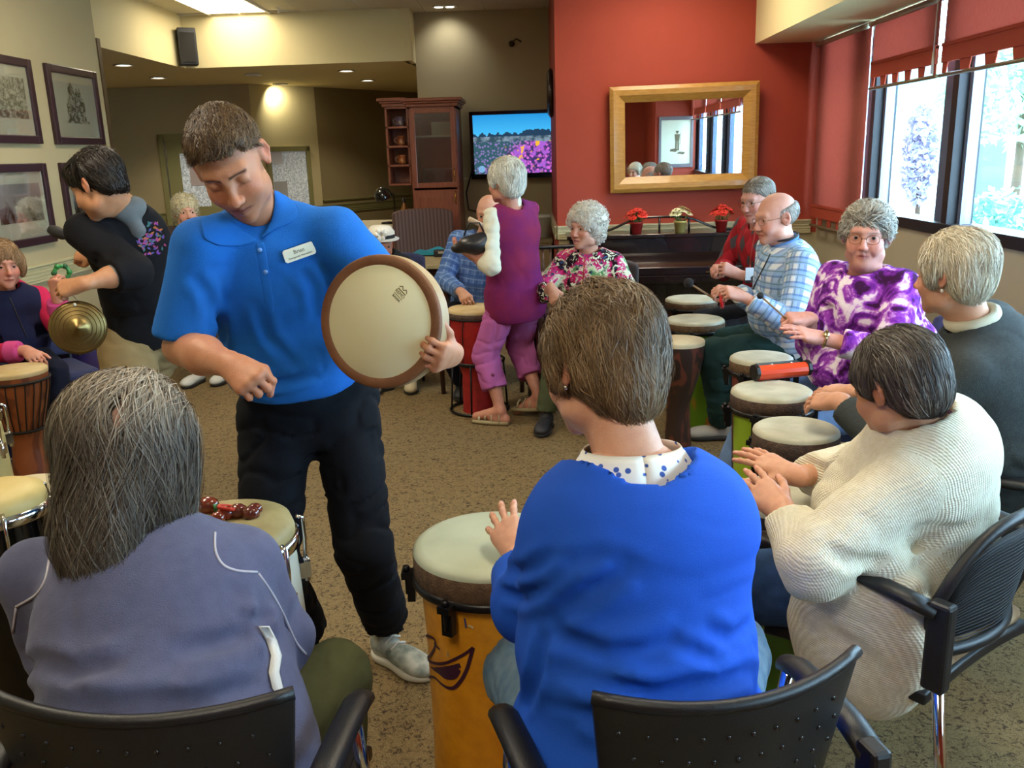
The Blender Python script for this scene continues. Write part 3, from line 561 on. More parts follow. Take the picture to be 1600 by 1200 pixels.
# ------------------------------------------------------------------ counter, lamp, bottles
ck = PZ(572, 336, .9); t = thing('counter_cabinet', 'low cherry wood counter cabinet with a pale worktop beside the tall cabinet', 'cabinet', (-1.66, 8.98, 0))
MB().span((-.38, .05, 0), (.38, 1.1, .86)).build('body', cherry, t); 
for x in (-.36, .01): dd_ = MB().span((x, .025, .08), (x+.35, .05, .66)).build('door', cherry, t, bevel=.004); MB().span((x+.05, .018, .14), (x+.3, .03, .6)).build('door_panel', cherry, dd_, bevel=.005); 
for x in (-.36, .01): dd_ = MB().span((x, .025, .69), (x+.35, .05, .84)).build('drawer', cherry, t, bevel=.004); MB().sphere((x+.175, .012, .765), .013).build('knob', brass, dd_)
MB().span((-.42, -.01, .86), (.40, 1.12, .90)).build('worktop', mat('laminate', 'b3a884', .35, vary=(90, 'a2966f', .6)), t, bevel=.004)
lp = PY(607, 333, 9.5); t = thing('desk_lamp', 'black dome desk lamp on the counter', 'lamp', (lp[0], 9.5, .9)); bl_gl = mat('gloss_black', '08080a', .12)
MB().lathe([(.001, 0), (.085, 0), (.08, .015), (.02, .022)], n=24).build('base', bl_gl, t); MB().tube([(.06, 0, .015), (.07, 0, .2), (.065, 0, .3), (.0, 0, .345)], .008).build('stem', blackm, t)
MB().lathe([(.095, -.05), (.09, 0), (.07, .04), (.03, .07), (.001, .075)], (-.05, 0, .31), (-.25, -.25, .93), n=24).build('shade', mat('black_glass', '1c2020', .06, coat=1.), t)
bp = PY(632, 330, 9.3); t = thing('syrup_bottle', 'tall amber bottle with a white label and black cap on the counter', 'bottle', (bp[0], 9.3, .9)); MB().lathe([(.001, 0), (.036, 0), (.036, .16), (.018, .2), (.016, .23)]).build('glass', mat('amber', '8a5a22', .15), t); MB().lathe([(.037, .06), (.037, .13)]).build('paper_label', mat('white_paper'), t); MB().lathe([(.019, .225), (.019, .27), (.001, .27)]).build('cap', blackp, t)
bp = PY(645, 328, 9.25); t = thing('coffee_press', 'dark slanted holder beside the amber bottle on the counter', 'holder', (bp[0]+.05, 9.25, .9)); MB().prism([(-.06, 0), (.06, 0), (.045, .02), (.0, .2), (-.03, .2), (-.02, .02)], (0, 0, 0), (1, 0, 0), (0, 0, 1), (0, .06, 0)).build('body', blackp, t)
# bucket on a shelf ledge by the red wall
t = thing('ledge_cabinet', 'low khaki cabinet against the tan wall under the white tub', 'cabinet', (.0, 9.0, 0)); MB().span((-.35, 0, 0), (.2, .5, .70)).build('body', darkp, t); MB().span((-.37, -.02, .70), (.21, .5, .74)).build('top', mat('khaki_top', '8c8263', .5), t)
t = thing('white_tub', 'white plastic tub with a rolled rim on the ledge beside the red wall', 'tub', (.10, 9.2, .742)); MB().lathe([(.001, 0), (.11, 0), (.135, .2), (.15, .205), (.15, .22), (.128, .215), (.105, .01), (.001, .01)], n=24, sx=1.1).build('body', mat('white_plastic', 'd0d2c4', .4), t)
# ------------------------------------------------------------------ striped armchair, table, cloth
stripe = mat('striped_upholstery', '4a332c', .8); N, L, b = nodes_of(stripe); tc = N.new('ShaderNodeTexCoord'); wv = N.new('ShaderNodeTexWave'); wv.inputs['Scale'].default_value = 9; wv.inputs['Distortion'].default_value = .2; L.new(tc.outputs['Object'], wv.inputs['Vector']); r = N.new('ShaderNodeValToRGB'); e = r.color_ramp.elements; e[0].color = (*srgb('4e362f'), 1); e[1].color = (*srgb('644c42'), 1); e[0].position = .4; e[1].position = .6; L.new(wv.outputs['Fac'], r.inputs[0]); L.new(r.outputs[0], b.inputs['Base Color'])
def armchair(loc, rz, label, up, wood, group=None, hb=1.1, w_=.58):
    t = thing('armchair', label, 'armchair', loc, rz, group); h = w_/2
    P = np.array([[(x, -.26-.05*v-.03*(1-(x/h)**2), .42+(hb-.42)*v - .03*(x/h)**4*v) for x in np.linspace(-h, h, 9)] for v in np.linspace(0, 1, 7)])
    MB().slab(P, np.array([0, .09, 0])).build('backrest', up, t, bevel=.02)
    MB().span((-h, -.26, .36), (h, .28, .48)).build('seat', up, t, bevel=.035)
    for s in (-1, 1):
        MB().tube([(s*h, -.24, .66), (s*(h+.03), 0, .68), (s*(h+.03), .2, .665), (s*(h+.02), .27, .62)], .02, flat=.7).build('armrest', wood, t)
        MB().cyl((s*(h+.01), .24, 0), (s*(h+.02), .24, .64), .016, .022).build('leg', wood, t); MB().cyl((s*(h-.02), -.34, 0), (s*(h-.02), -.27, .66), .016, .022).build('leg', wood, t)
    return t
dkwood = mat('dark_cherry', '3d1c14', .35, coat=.3)
armchair((-.95, 8.30, 0), math.radians(200), 'high-backed brown striped armchair in front of the tall cabinet', stripe, dkwood)
t = thing('table', 'small square laminate-topped table with dark legs behind the drum circle', 'table', (-.72, 7.45, 0), math.radians(-3))
MB().span((-.36, -.36, .70), (.36, .36, .735)).build('tabletop', mat('laminate_top', 'a29168', .4, vary=(60, '94845c', .5)), t, bevel=.004); m = MB(); m.span((-.30, -.30, .63), (.30, .30, .70)); m.build('apron', dkwood, t)
for sx_ in (-1, 1):
    for sy_ in (-1, 1): MB().box((sx_*.27, sy_*.27, .315), (.05, .05, .63), taper=1.2).build('leg', dkwood, t)
rg = np.random.default_rng(3)
P = np.array([[(u*.19+.02*math.sin(v*5), v*.10+.015*math.sin(u*7), .004+.035*max(0, 1-u*u)*max(0, 1-v*v)*(1.3+math.sin(u*6+v*4)*.5)) for u in np.linspace(-1, 1, 25)] for v in np.linspace(-1, 1, 15)])
o = MB().slab(P, np.array([0, 0, -.004])).build('folded_cloth', mat('teal_cloth', '1b7d92', .85, bump=(60, .4))); p = PZ(678, 397, .74); o.location = (p[0], p[1]-.0, .741); props(o, 'crumpled teal cloth lying on the small table', 'cloth')
o = MB().box((0, 0, .002), (.3, .2, .003)).build('paper_sheet', mat('white_paper')); o.location = (-.62, 7.62, .7355); props(o, 'white sheet of paper on the small table behind the teal cloth', 'paper')
t = thing('black_radio', 'small black box with a silver strip on the small table', 'box', (-.75, 7.68, .7355)); MB().span((-.1, -.04, 0), (.06, .04, .06)).build('body', blackp, t, bevel=.01); MB().span((-.06, -.045, .03), (0, -.038, .05)).build('strip', chrome, t)
# walker behind the man, seat box
t = thing('walker', 'light grey-blue rolling walker behind the shoulder of the man in the blue polo', 'walker', (-1.45, 6.75, 0)); gm = mat('walker_frame', '8fa3b5', .35, .4)
m = MB(); m.tube([(-.25, .1, .72), (-.25, .12, .98), (-.2, .13, 1.02), (.2, .13, 1.02), (.25, .12, .98), (.25, .1, .72)], .02); m.build('handle_bar', gm, t)
for s in (-1, 1): MB().tube([(s*.25, .1, .75), (s*.26, .0, .4), (s*.27, -.1, .06)], .014).build('leg', gm, t); MB().tube([(s*.25, .1, .75), (s*.25, .2, .4), (s*.26, .28, .06)], .014).build('leg', gm, t); MB().torus((s*.27, -.1, .06), .045, .014, (1, 0, 0)).build('wheel', blackp, t); MB().torus((s*.26, .28, .06), .045, .014, (1, 0, 0)).build('wheel', blackp, t)
MB().box((0, .08, .55), (.44, .3, .05)).build('seat', blackp, t, bevel=.015); MB().tube([(-.2, .13, 1.0), (-.1, .05, .93), (.1, .05, .93), (.2, .13, 1.0)], .012).build('basket_rim', whitem, t)
t = thing('black_box', 'dark box standing beside the striped armchair behind the walker', 'box', (-1.32, 7.5, 0)); MB().span((-.14, -.1, 0), (.14, .15, .78)).build('body', mat('charcoal_plastic', '2e3130', .5), t, bevel=.01)
# floor lamp pole / cane near bald man
# ------------------------------------------------------------------ piano and pots
pm = mat('piano_lacquer', '160c0d', .22, coat=.6, vary=(5, '24120f', .7)); pxa, pxb, pyf, pyb = .30, 1.82, 6.95, 7.5
t = thing('upright_piano', 'dark spinet piano with a closed lid and a fretted music desk against the red wall', 'piano', ((pxa+pxb)/2, pyb, 0)); hw = (pxb-pxa)/2; dp = pyb-pyf
m = MB(); m.span((-hw, -.36, .04), (hw, 0, .90)); m.build('body', pm, t, bevel=.006); MB().span((-hw-.02, -.40, .90), (hw+.02, 0, .93)).build('lid', pm, t, bevel=.006)
MB().span((-hw, -dp, .56), (hw, -.36, .62)).build('key_bed', pm, t, bevel=.005); m = MB(); m.prism([(-dp+.02, .62), (-.36, .62), (-.36, .78), (-.40, .76), (-dp+.02, .68)], (-hw+.04, 0, 0), (0, 1, 0), (0, 0, 1), (2*hw-.08, 0, 0)); m.build('fallboard', pm, t, bevel=.004)
for s in (-1, 1): 
    m = MB(); m.prism([(-dp, .56), (-.36, .56), (-.36, .86), (-.41, .84), (-.46, .74), (-dp, .70)], (s*hw-(.02), 0, 0), (0, 1, 0), (0, 0, 1), (.04, 0, 0)); m.build('cheek', pm, t, bevel=.006)
    MB().lathe([(.03, 0), (.035, .05), (.022, .12), (.03, .5), (.035, .56)], (s*(hw-.03), -dp+.05, 0), n=12).build('leg', pm, t)
MB().span((-hw+.03, -.368, .10), (hw-.03, -.36, .52)).build('lower_panel', pm, t)
for s in (-.32, 0, .32): MB().span((s-.14*1.0, -.372, .73), (s+.14, -.360, .735)).build('panel_line', mat('piano_edge', '3a2420', .3), t)
mdz = [(x, .93+.11*math.exp(-((abs(x)/.36)**4))) for x in np.linspace(-hw+.1, hw-.05, 40)]
m = MB(); m.tube([(x, -.2, z+.01) for x, z in mdz], .011, 6)
for x in (-.25, -.02, .22): m.cyl((x, -.2, .93), (x, -.2, 1.04), .009)
m.build('music_rail', pm, t, 'arched open rail along the top'); 
for x in (-.42, .30): MB().span((x, -dp+.012, .635), (x+.09, -dp+.018, .645)).build('hinge_plate', brass, t)
t2 = thing('cone_ornament', 'small silver-white conical shaker standing on the end of the piano by the curly-haired woman', 'shaker', (.38, 7.2, .93)); MB().lathe([(.001, 0), (.025, 0), (.02, .05), (.012, .08), (.001, .085)]).build('body', chrome, t2)
def flower_pot(loc, label, pc, fc, cc, seed):
    t = thing('flower_pot', label, 'potted flowers', loc); MB().lathe([(.001, 0), (.038, 0), (.05, .075), (.054, .075), (.054, .09), (.045, .09), (.04, .02), (.001, .02)], n=20).build('pot', mat('pot_'+pc, pc, .5), t)
    rr = np.random.default_rng(seed); mb = MB(); mc = MB(); st = MB()
    for i in range(26):
        a = rr.random()*2*PI; q = math.sqrt(rr.random()); x, y = .085*q*math.cos(a), .085*q*math.sin(a); z = .135+.055*(1-q*q)+.01*rr.normal()
        nrm = unit([x*4, y*4, .5+rr.normal()*.1]); S, U, D = frame(nrm); n_ = 9; V = [np.array([x, y, z])]
        for k in range(n_):
            b0 = 2*PI*k/n_; 
            c0 = np.array([x, y, z])+(math.cos(b0)*S+math.sin(b0)*U)*.006; c1 = np.array([x, y, z])+(math.cos(b0)*S+math.sin(b0)*U)*.03+D*.003; w0 = (-math.sin(b0)*S+math.cos(b0)*U)*.007
            mb.add([c0-w0*.4, c1-w0-D*.002, c1+unit(c1-c0)*.004, c1+w0-D*.002, c0+w0*.4], [(0, 1, 2, 3, 4)])
        mc.sphere(np.array([x, y, z])+D*.003, (.009, .009, .006), 8); st.tube([(0, 0, .06), (x*.6, y*.6, .1), (x, y, z)], .002, 4)
    mb.build('petals', mat('petal_'+fc, fc, .7), t, kind='stuff'); mc.build('flower_centres', mat('centre_'+cc, cc, .8), t, kind='stuff'); st.build('stems', mat('stem_green', '4c6a2c', .7), t, kind='stuff')
flower_pot((.85, 7.25, .93), 'pot of red flowers on the piano nearest the curly-haired woman', 'a3201c', 'd93320', 'b8281a', 1)
flower_pot((1.20, 7.25, .93), 'pot of cream daisies in the middle of the piano top', 'b9a860', 'dfd9b0', '8a7a30', 2)
flower_pot((1.53, 7.25, .93), 'pot of red flowers on the piano nearest the seated men', 'a3201c', 'd93320', 'b8281a', 3)
# ================================================================== figures: signed-distance modelling
def smin(a, b, k): h = np.clip(.5+.5*(b-a)/k, 0, 1); return b*(1-h)+a*h-k*h*(1-h)
def _lat(ix, iy, iz, seed):
    h = (ix*374761393+iy*668265263+iz*2147483647+seed*974634777) & 0x7fffffff; h = (h ^ (h >> 13))*1274126177 & 0x7fffffff; return ((h ^ (h >> 16)) & 0xffff)/32768.-1.
def vnoise(P, seed=0):
    P = np.asarray(P); f = np.floor(P); i = f.astype(np.int64); t = P-f; t = t*t*(3-2*t); r = 0
    for dx in (0, 1):
        wx = t[..., 0] if dx else 1-t[..., 0]
        for dy in (0, 1):
            wy = t[..., 1] if dy else 1-t[..., 1]
            for dz in (0, 1):
                wz = t[..., 2] if dz else 1-t[..., 2]; r = r+wx*wy*wz*_lat(i[..., 0]+dx, i[..., 1]+dy, i[..., 2]+dz, seed)
    return r
class SDF:
    """smooth union / cut of capsules and ellipsoids, meshed by surface nets"""
    def __init__(s, frame=None): s.p = []; s.fr = frame; s.disp = None
    def cap(s, a, b, ra, rb=None, k=.02, tag=None, cut=False, sq=None):
        a, b = np.array(a, float), np.array(b, float); rb = ra if rb is None else rb; r = max(ra, rb); s.p.append(('c', a, b, ra, rb, k, cut, np.minimum(a, b)-r, np.maximum(a, b)+r, tag, sq)); return s
    def ell(s, c, r, k=.02, R=None, cut=False, tag=None):
        c = np.array(c, float); r = np.array([r]*3 if np.isscalar(r) else r, float); m = (np.abs(np.asarray(R)) @ r) if R is not None else r
        s.p.append(('e', c, r, None if R is None else np.asarray(R, float), None, k, cut, c-m, c+m, tag, None)); return s
    def half(s, c, n, k=.01, lo=None, hi=None):
        """cuts away the side the normal points to (inside the box lo-hi when given)"""
        s.p.append(('h', np.array(c, float), unit(n), None, None, k, True, None if lo is None else np.array(lo, float), None if hi is None else np.array(hi, float), None, None)); return s
    def one(s, q, P):
        if q[0] == 'c':
            a, b = q[1], q[2]; ab = b-a; L2_ = max(ab @ ab, 1e-12); d = P-a; t = np.clip((d @ ab)/L2_, 0, 1); v = d-t[..., None]*ab
            if q[10] is not None:   # squashed cross-section: (axis, factor)
                ax, f = q[10]; ax = unit(ax); c = v @ ax; v = v+np.multiply.outer(c*(f-1), ax)
            return np.sqrt((v*v).sum(-1))-(q[3]+(q[4]-q[3])*t)
        if q[0] == 'e':
            v = P-q[1]; v = v @ q[3] if q[3] is not None else v; k0 = np.sqrt(((v/q[2])**2).sum(-1)); k1 = np.sqrt(((v/q[2]**2)**2).sum(-1))+1e-9; return k0*(k0-1)/k1
        return (P-q[1]) @ q[2]
    def at(s, P):
        D = np.full(P.shape[:-1], 1e3)
        for q in s.p:
            if q[6]:
                d = s.one(q, P) if q[0] != 'h' else -((P-q[1]) @ q[2])
                if q[0] == 'h' and q[7] is not None: d = np.maximum(d, np.max(np.maximum(q[7]-P, P-q[8]), -1))
                D = -smin(-D, d, q[5])
            else: D = smin(D, s.one(q, P), q[5])
        if s.disp is not None: D = D+s.disp(P)
        return D
    def grid(s, h, pad=.012):
        add = [q for q in s.p if not q[6]]; lo = np.min([q[7] for q in add], 0)-pad-h; hi = np.max([q[8] for q in add], 0)+pad+h
        n = np.ceil((hi-lo)/h).astype(int)+1; ax = [lo[i]+h*np.arange(n[i]) for i in range(3)]
        D = np.full(n, .5)
        for q in s.p:
            mg = q[5]+2.5*h
            if q[7] is None: sl_ = [slice(0, n[i]) for i in range(3)]
            else:
                a = np.clip(np.floor((q[7]-mg-lo)/h).astype(int), 0, n); b = np.clip(np.ceil((q[8]+mg-lo)/h).astype(int)+1, 0, n)
                if (b <= a).any(): continue
                sl_ = [slice(a[i], b[i]) for i in range(3)]
            G = np.stack(np.meshgrid(*[ax[i][sl_[i]] for i in range(3)], indexing='ij'), -1); cur = D[tuple(sl_)]
            if q[6]:
                d = s.one(q, G) if q[0] != 'h' else -((G-q[1]) @ q[2])
                if q[0] == 'h' and q[7] is not None: d = np.maximum(d, np.max(np.maximum(q[7]-G, G-q[8]), -1))
                D[tuple(sl_)] = -smin(-cur, d, q[5])
            else: D[tuple(sl_)] = smin(cur, s.one(q, G), q[5])
        if s.disp is not None:
            m = np.abs(D) < .035; idx = np.nonzero(m); P = np.stack([ax[i][idx[i]] for i in range(3)], -1); D[m] += s.disp(P)
        return D, lo
    def mesh(s, h):
        D, lo = s.grid(h); return nets(D, lo, h)
def nets(D, lo, h):
    S = D < 0; n = D.shape; c = np.zeros([k-1 for k in n], np.int8)
    for dx in (0, 1):
        for dy in (0, 1):
            for dz in (0, 1): c += S[dx:n[0]-1+dx, dy:n[1]-1+dy, dz:n[2]-1+dz]
    I = np.stack(np.nonzero((c > 0) & (c < 8)), -1); idx = np.full(c.shape, -1, np.int64); idx[tuple(I.T)] = np.arange(len(I))
    acc = np.zeros((len(I), 3)); cnt = np.zeros(len(I)); O = [(x, y, z) for x in (0, 1) for y in (0, 1) for z in (0, 1)]
    val = {o: D[I[:, 0]+o[0], I[:, 1]+o[1], I[:, 2]+o[2]] for o in O}
    for o in O:
        for a in range(3):
            if o[a]: continue
            p = list(o); p[a] = 1; v0, v1 = val[o], val[tuple(p)]; m = (v0 < 0) != (v1 < 0); t = v0[m]/(v0[m]-v1[m]); q = np.tile(np.array(o, float), (m.sum(), 1)); q[:, a] = t; acc[m] += q; cnt[m] += 1
    V = lo+h*(I+acc/cnt[:, None]); F = []
    for a in range(3):
        b, d = (a+1) % 3, (a+2) % 3; s0 = [slice(None)]*3; s1 = [slice(None)]*3; s0[a] = slice(0, -1); s1[a] = slice(1, None); ch = S[tuple(s0)] != S[tuple(s1)]
        J = np.stack(np.nonzero(ch), -1); J = J[(J[:, b] > 0) & (J[:, d] > 0) & (J[:, b] < n[b]-1) & (J[:, d] < n[d]-1)]
        if not len(J): continue
        inside = S[tuple(J.T)]; e1 = np.zeros(3, int); e1[b] = 1; e2 = np.zeros(3, int); e2[d] = 1
        q = np.stack([idx[tuple((J-e1-e2).T)], idx[tuple((J-e2).T)], idx[tuple(J.T)], idx[tuple((J-e1).T)]], -1)
        q[~inside] = q[~inside][:, ::-1]; F.append(q)
    F = np.concatenate(F) if F else np.zeros((0, 4), int)
    F = F[(F >= 0).all(1)]
    return V, F
def join(parts):
    Vs, Fs, n = [], [], 0
    for V, F in parts: Vs.append(V); Fs.append(F+n); n += len(V)
    return np.concatenate(Vs), Fs
def ribbons(P, R, G):
    """flat strands P (N,S,3) of half width R lying on a surface with normals G (N,S,3)"""
    N_, S_ = P.shape[:2]; T = np.empty_like(P); T[:, 1:-1] = P[:, 2:]-P[:, :-2]; T[:, 0] = P[:, 1]-P[:, 0]; T[:, -1] = P[:, -1]-P[:, -2]
    A = np.cross(T, G); A /= np.linalg.norm(A, axis=-1, keepdims=True)+1e-9; V = np.stack([P-A*R[..., None], P+A*R[..., None]], 2)
    b = (np.arange(N_)[:, None]*S_+np.arange(S_-1)[None])*2; return V.reshape(-1, 3), np.stack([b, b+1, b+3, b+2], -1).reshape(-1, 4)
def tubes(P, R, k=3):
    """P (N,S,3) strands, R (N,S) radii"""
    N_, S_ = P.shape[:2]; T = np.empty_like(P); T[:, 1:-1] = P[:, 2:]-P[:, :-2]; T[:, 0] = P[:, 1]-P[:, 0]; T[:, -1] = P[:, -1]-P[:, -2]
    T /= np.linalg.norm(T, axis=-1, keepdims=True)+1e-9; ref = np.array([.31, .52, .79]); A = np.cross(T, ref); A /= np.linalg.norm(A, axis=-1, keepdims=True)+1e-9; B = np.cross(T, A)
    an = 2*PI*np.arange(k)/k; V = P[:, :, None, :]+R[:, :, None, None]*(np.cos(an)[:, None]*A[:, :, None, :]+np.sin(an)[:, None]*B[:, :, None, :])
    b = (np.arange(N_)[:, None]*S_+np.arange(S_-1)[None])[:, :, None]*k+np.arange(k); j = (np.arange(k)+1) % k; b2 = (np.arange(N_)[:, None]*S_+np.arange(S_-1)[None])[:, :, None]*k+j
    return V.reshape(-1, 3), np.stack([b, b2, b2+k, b+k], -1).reshape(-1, 4)

# ------------------------------------------------------------------ materials of figures
skinm = mat('skin', 'c08a6c', .48, attr=True, vary=(55, 'a85a48', .16), bump=(260, .10), sss=.12, spec=.35)
def lin(h): return np.array(srgb(h))
def cloth(name, col='808080', **k):
    k.setdefault('rough', .9); k.setdefault('bump', (420, .25)); k.setdefault('sheen', .0); k.setdefault('spec', .2); return mat(name, col, **k)
def rest_nodes(m):
    N, L, b = nodes_of(m); a = N.new('ShaderNodeAttribute'); a.attribute_name = 'rest'; return N, L, b, a.outputs['Vector']
def mk_mix(N, L, f, a, b_, mode='MIX'):
    n_ = N.new('ShaderNodeMix'); n_.data_type = 'RGBA'; n_.blend_type = mode
    for nm, v in (('Factor', f), ('A', a), ('B', b_)):
        if isinstance(v, (int, float)): n_.inputs[nm].default_value = v
        elif isinstance(v, str): n_.inputs[nm].default_value = (*srgb(v), 1)
        else: L.new(v, n_.inputs[nm])
    return n_.outputs['Result']
def mk_math(N, L, op, a, b_=None, c_=None):
    n_ = N.new('ShaderNodeMath'); n_.operation = op
    for i, v in enumerate((a, b_, c_)):
        if v is None: continue
        if isinstance(v, (int, float)): n_.inputs[i].default_value = v
        else: L.new(v, n_.inputs[i])
    return n_.outputs[0]
def mk_ramp(N, L, fac, stops, interp='LINEAR'):
    r = N.new('ShaderNodeValToRGB'); r.color_ramp.interpolation = interp; e = r.color_ramp.elements
    while len(e) < len(stops): e.new(.5)
    for k_, (p_, c_) in zip(e, stops): k_.position = p_
    for k_, (p_, c_) in zip(sorted(e, key=lambda q: q.position), stops): k_.color = (*srgb(c_), 1)
    L.new(fac, r.inputs[0]); return r.outputs[0]
def mk_noise(N, L, src, scale, detail=3, dist=0., typ='ShaderNodeTexNoise', out='Fac'):
    n_ = N.new(typ); n_.inputs['Scale'].default_value = scale; L.new(src, n_.inputs['Vector'])
    if typ == 'ShaderNodeTexNoise': n_.inputs['Detail'].default_value = detail; n_.inputs['Distortion'].default_value = dist
    return n_.outputs[out]

# ------------------------------------------------------------------ head
def head_sdf(o):
    """head in its own frame: x to the person's right, y forward, z up; ear level is the origin"""
    w_ = o.get('wide', 1.); jw = o.get('jaw', 1.); ns = o.get('nose', 1.); s = SDF()
    s.ell((0, -.018, .035), (.075*w_, .094, .083), .02); s.ell((0, .028, -.015), (.060*w_, .062, .082), .03); s.ell((0, .045, -.075), (.044*jw, .043, .034), .03)
    s.ell((0, .074, -.100), (.020*jw, .016, .016), .02)
    for x in (-1, 1):
        s.ell((x*.036*w_, .056, -.034), (.026*o.get('cheek', 1.), .028, .026), .022); s.ell((x*.048*jw, .012, -.072), (.022*o.get('jowl', 1.), .03, .026), .025)
        s.cap((x*.012, .086, .026), (x*.040, .0735, .026), .0088, .007, .02)
        s.ell((x*.0315, .098, .004), (.019, .018, .0145), .012, cut=True)
    s.cap((0, .084, .018), (0, .103*1.0, -.026), .0075, .0095*ns, .012); s.ell((0, .108+.004*(ns-1), -.033), (.0125*ns, .0115, .0105), .008)
    for x in (-1, 1):
        s.ell((x*.0125*ns, .098, -.037), (.0078*ns, .009, .0075), .006); s.ell((x*.006*ns, .107, -.044), (.0032, .004, .003), .003, cut=True)
        s.cap((x*.001, .0915, -.0605), (x*.0245, .0815, -.0655), .0058, .0028, .006); s.cap((x*.001, .089, -.0735), (x*.0215, .0815, -.0695), .0068, .003, .006)
    op = o.get('mouth', 0.); s.cap((-.003, .0945, -.0670-op/2), (.003, .0945, -.0670-op/2), .0016+op, None, .004, cut=True)
    for x in (-1, 1): s.cap((x*.002, .0940, -.0670-op/2), (x*.026, .0830, -.0668+.003*bool(o.get('smile'))), .0017+op*.6, .0014, .004, cut=True)
    if o.get('smile'): 
        for x in (-1, 1): s.ell((x*.036, .066, -.048), (.016, .018, .016), .02)
    if o.get('age', 0) > 0:
        for x in (-1, 1): s.cap((x*.019, .099, -.036), (x*.033, .084, -.066), .0022, .0018, .010, cut=True); s.cap((x*.022, .094, -.012), (x*.040, .086, -.016), .0015, .001, .008, cut=True)
    for x in (-1, 1):   # eyelids
        lid = o.get('lid', .5)*.78; c = np.array([x*.0315, .0715, .004]); s.ell(c, .0148, .003)
        if lid > 0: s.ell(c+[0, .0145, -.0015], (.0125, .009, .0048*lid), .0025, cut=True)
    for x in (-1, 1):   # ears
        c, a = math.cos(.35), math.sin(.35); R_ = np.array([[c, x*a, 0], [-x*a, c, 0], [0, 0, 1.]]).T
        es = o.get('ear', 1.)
        s.ell((x*.079*w_, -.010, -.002), (.0065, .0185*es, .031*es), .008, R_); s.cap((x*.084*w_, -.018, .018), (x*.087*w_, -.022, -.002), .005, .004, .006); s.cap((x*.087*w_, -.022, -.002), (x*.080*w_, -.006, -.026), .004, .006, .006)
        s.ell((x*.086*w_, -.008, .002), (.006, .009, .014), .004, R_, cut=True)
    nb = o['neck_l']; s.cap((0, -.022, -.045), nb, .050*o.get('neckw', 1.), .056*o.get('neckw', 1.), .03); s.cap((0, .02, -.085), nb+np.array([0, .01, 0]), .026, .04, .03)
    if o.get('chin2'): s.ell((0, .04, -.105), (.04, .034, .024), .03)
    if o.get('extra'): o['extra'](s)
    return s
def head_colors(V, o):
    sk = lin(o['skin']); c = np.tile(sk, (len(V), 1)); x, y, z = V.T
    def blob(cx, cy, cz, r): return np.exp(-(((x-cx)/r[0])**2+((y-cy)/r[1])**2+((z-cz)/r[2])**2))
    def mixin(m, col, a): m = np.clip(m*a, 0, 1)[:, None]; c[:] = c*(1-m)+lin(col)*m
    rd = o.get('ruddy', .35)
    for s in (-1, 1): mixin(blob(s*.042, .07, -.03, (.022, .03, .02)), 'c0533f', rd); mixin(blob(s*.085, -.01, 0, (.012, .03, .035)), 'b85a45', .45)
    mixin(blob(0, .11, -.034, (.017, .02, .016)), 'b84f3c', rd*1.1)
    for s in (-1, 1):
        mixin(blob(s*.0315, .085, -.006, (.017, .02, .008)), '7d4a3c', .35)
        if o.get('brow'):
            zz_ = .0245-.25*np.abs(np.abs(x)-.026)**1.15; m = np.exp(-((z-zz_)/.0042)**4)*((x*s > .008) & (x*s < .049) & (y > .05)); mixin(m, o['brow'], o.get('browa', .85))
    lip = np.exp(-((z+.0672)/(.0095-.16*np.abs(x)))**4)*np.exp(-(x/.0255)**8)*(y > .074); mixin(lip, o.get('lips', 'a8504a'), .7)
    mixin(np.exp(-((z+.0668)/.0016)**2)*np.exp(-(x/.027)**8)*(y > .074), '4a1f1a', .75)
    if o.get('lid', .5) < .25:
        for s in (-1, 1): mixin(np.exp(-((x-s*.0315)/.0135)**4-((z+.0065+.35*(np.abs(x)-.0315)**2*40)/.0016)**2)*(y > .07), '2c1c16', .75)
    if o.get('stubble'): mixin(((y > .0)*np.clip((-.04-z)/.02, 0, 1)*np.clip((z+.125)/.01, 0, 1)), '5c4438', o['stubble']*(1-.0))
    return c
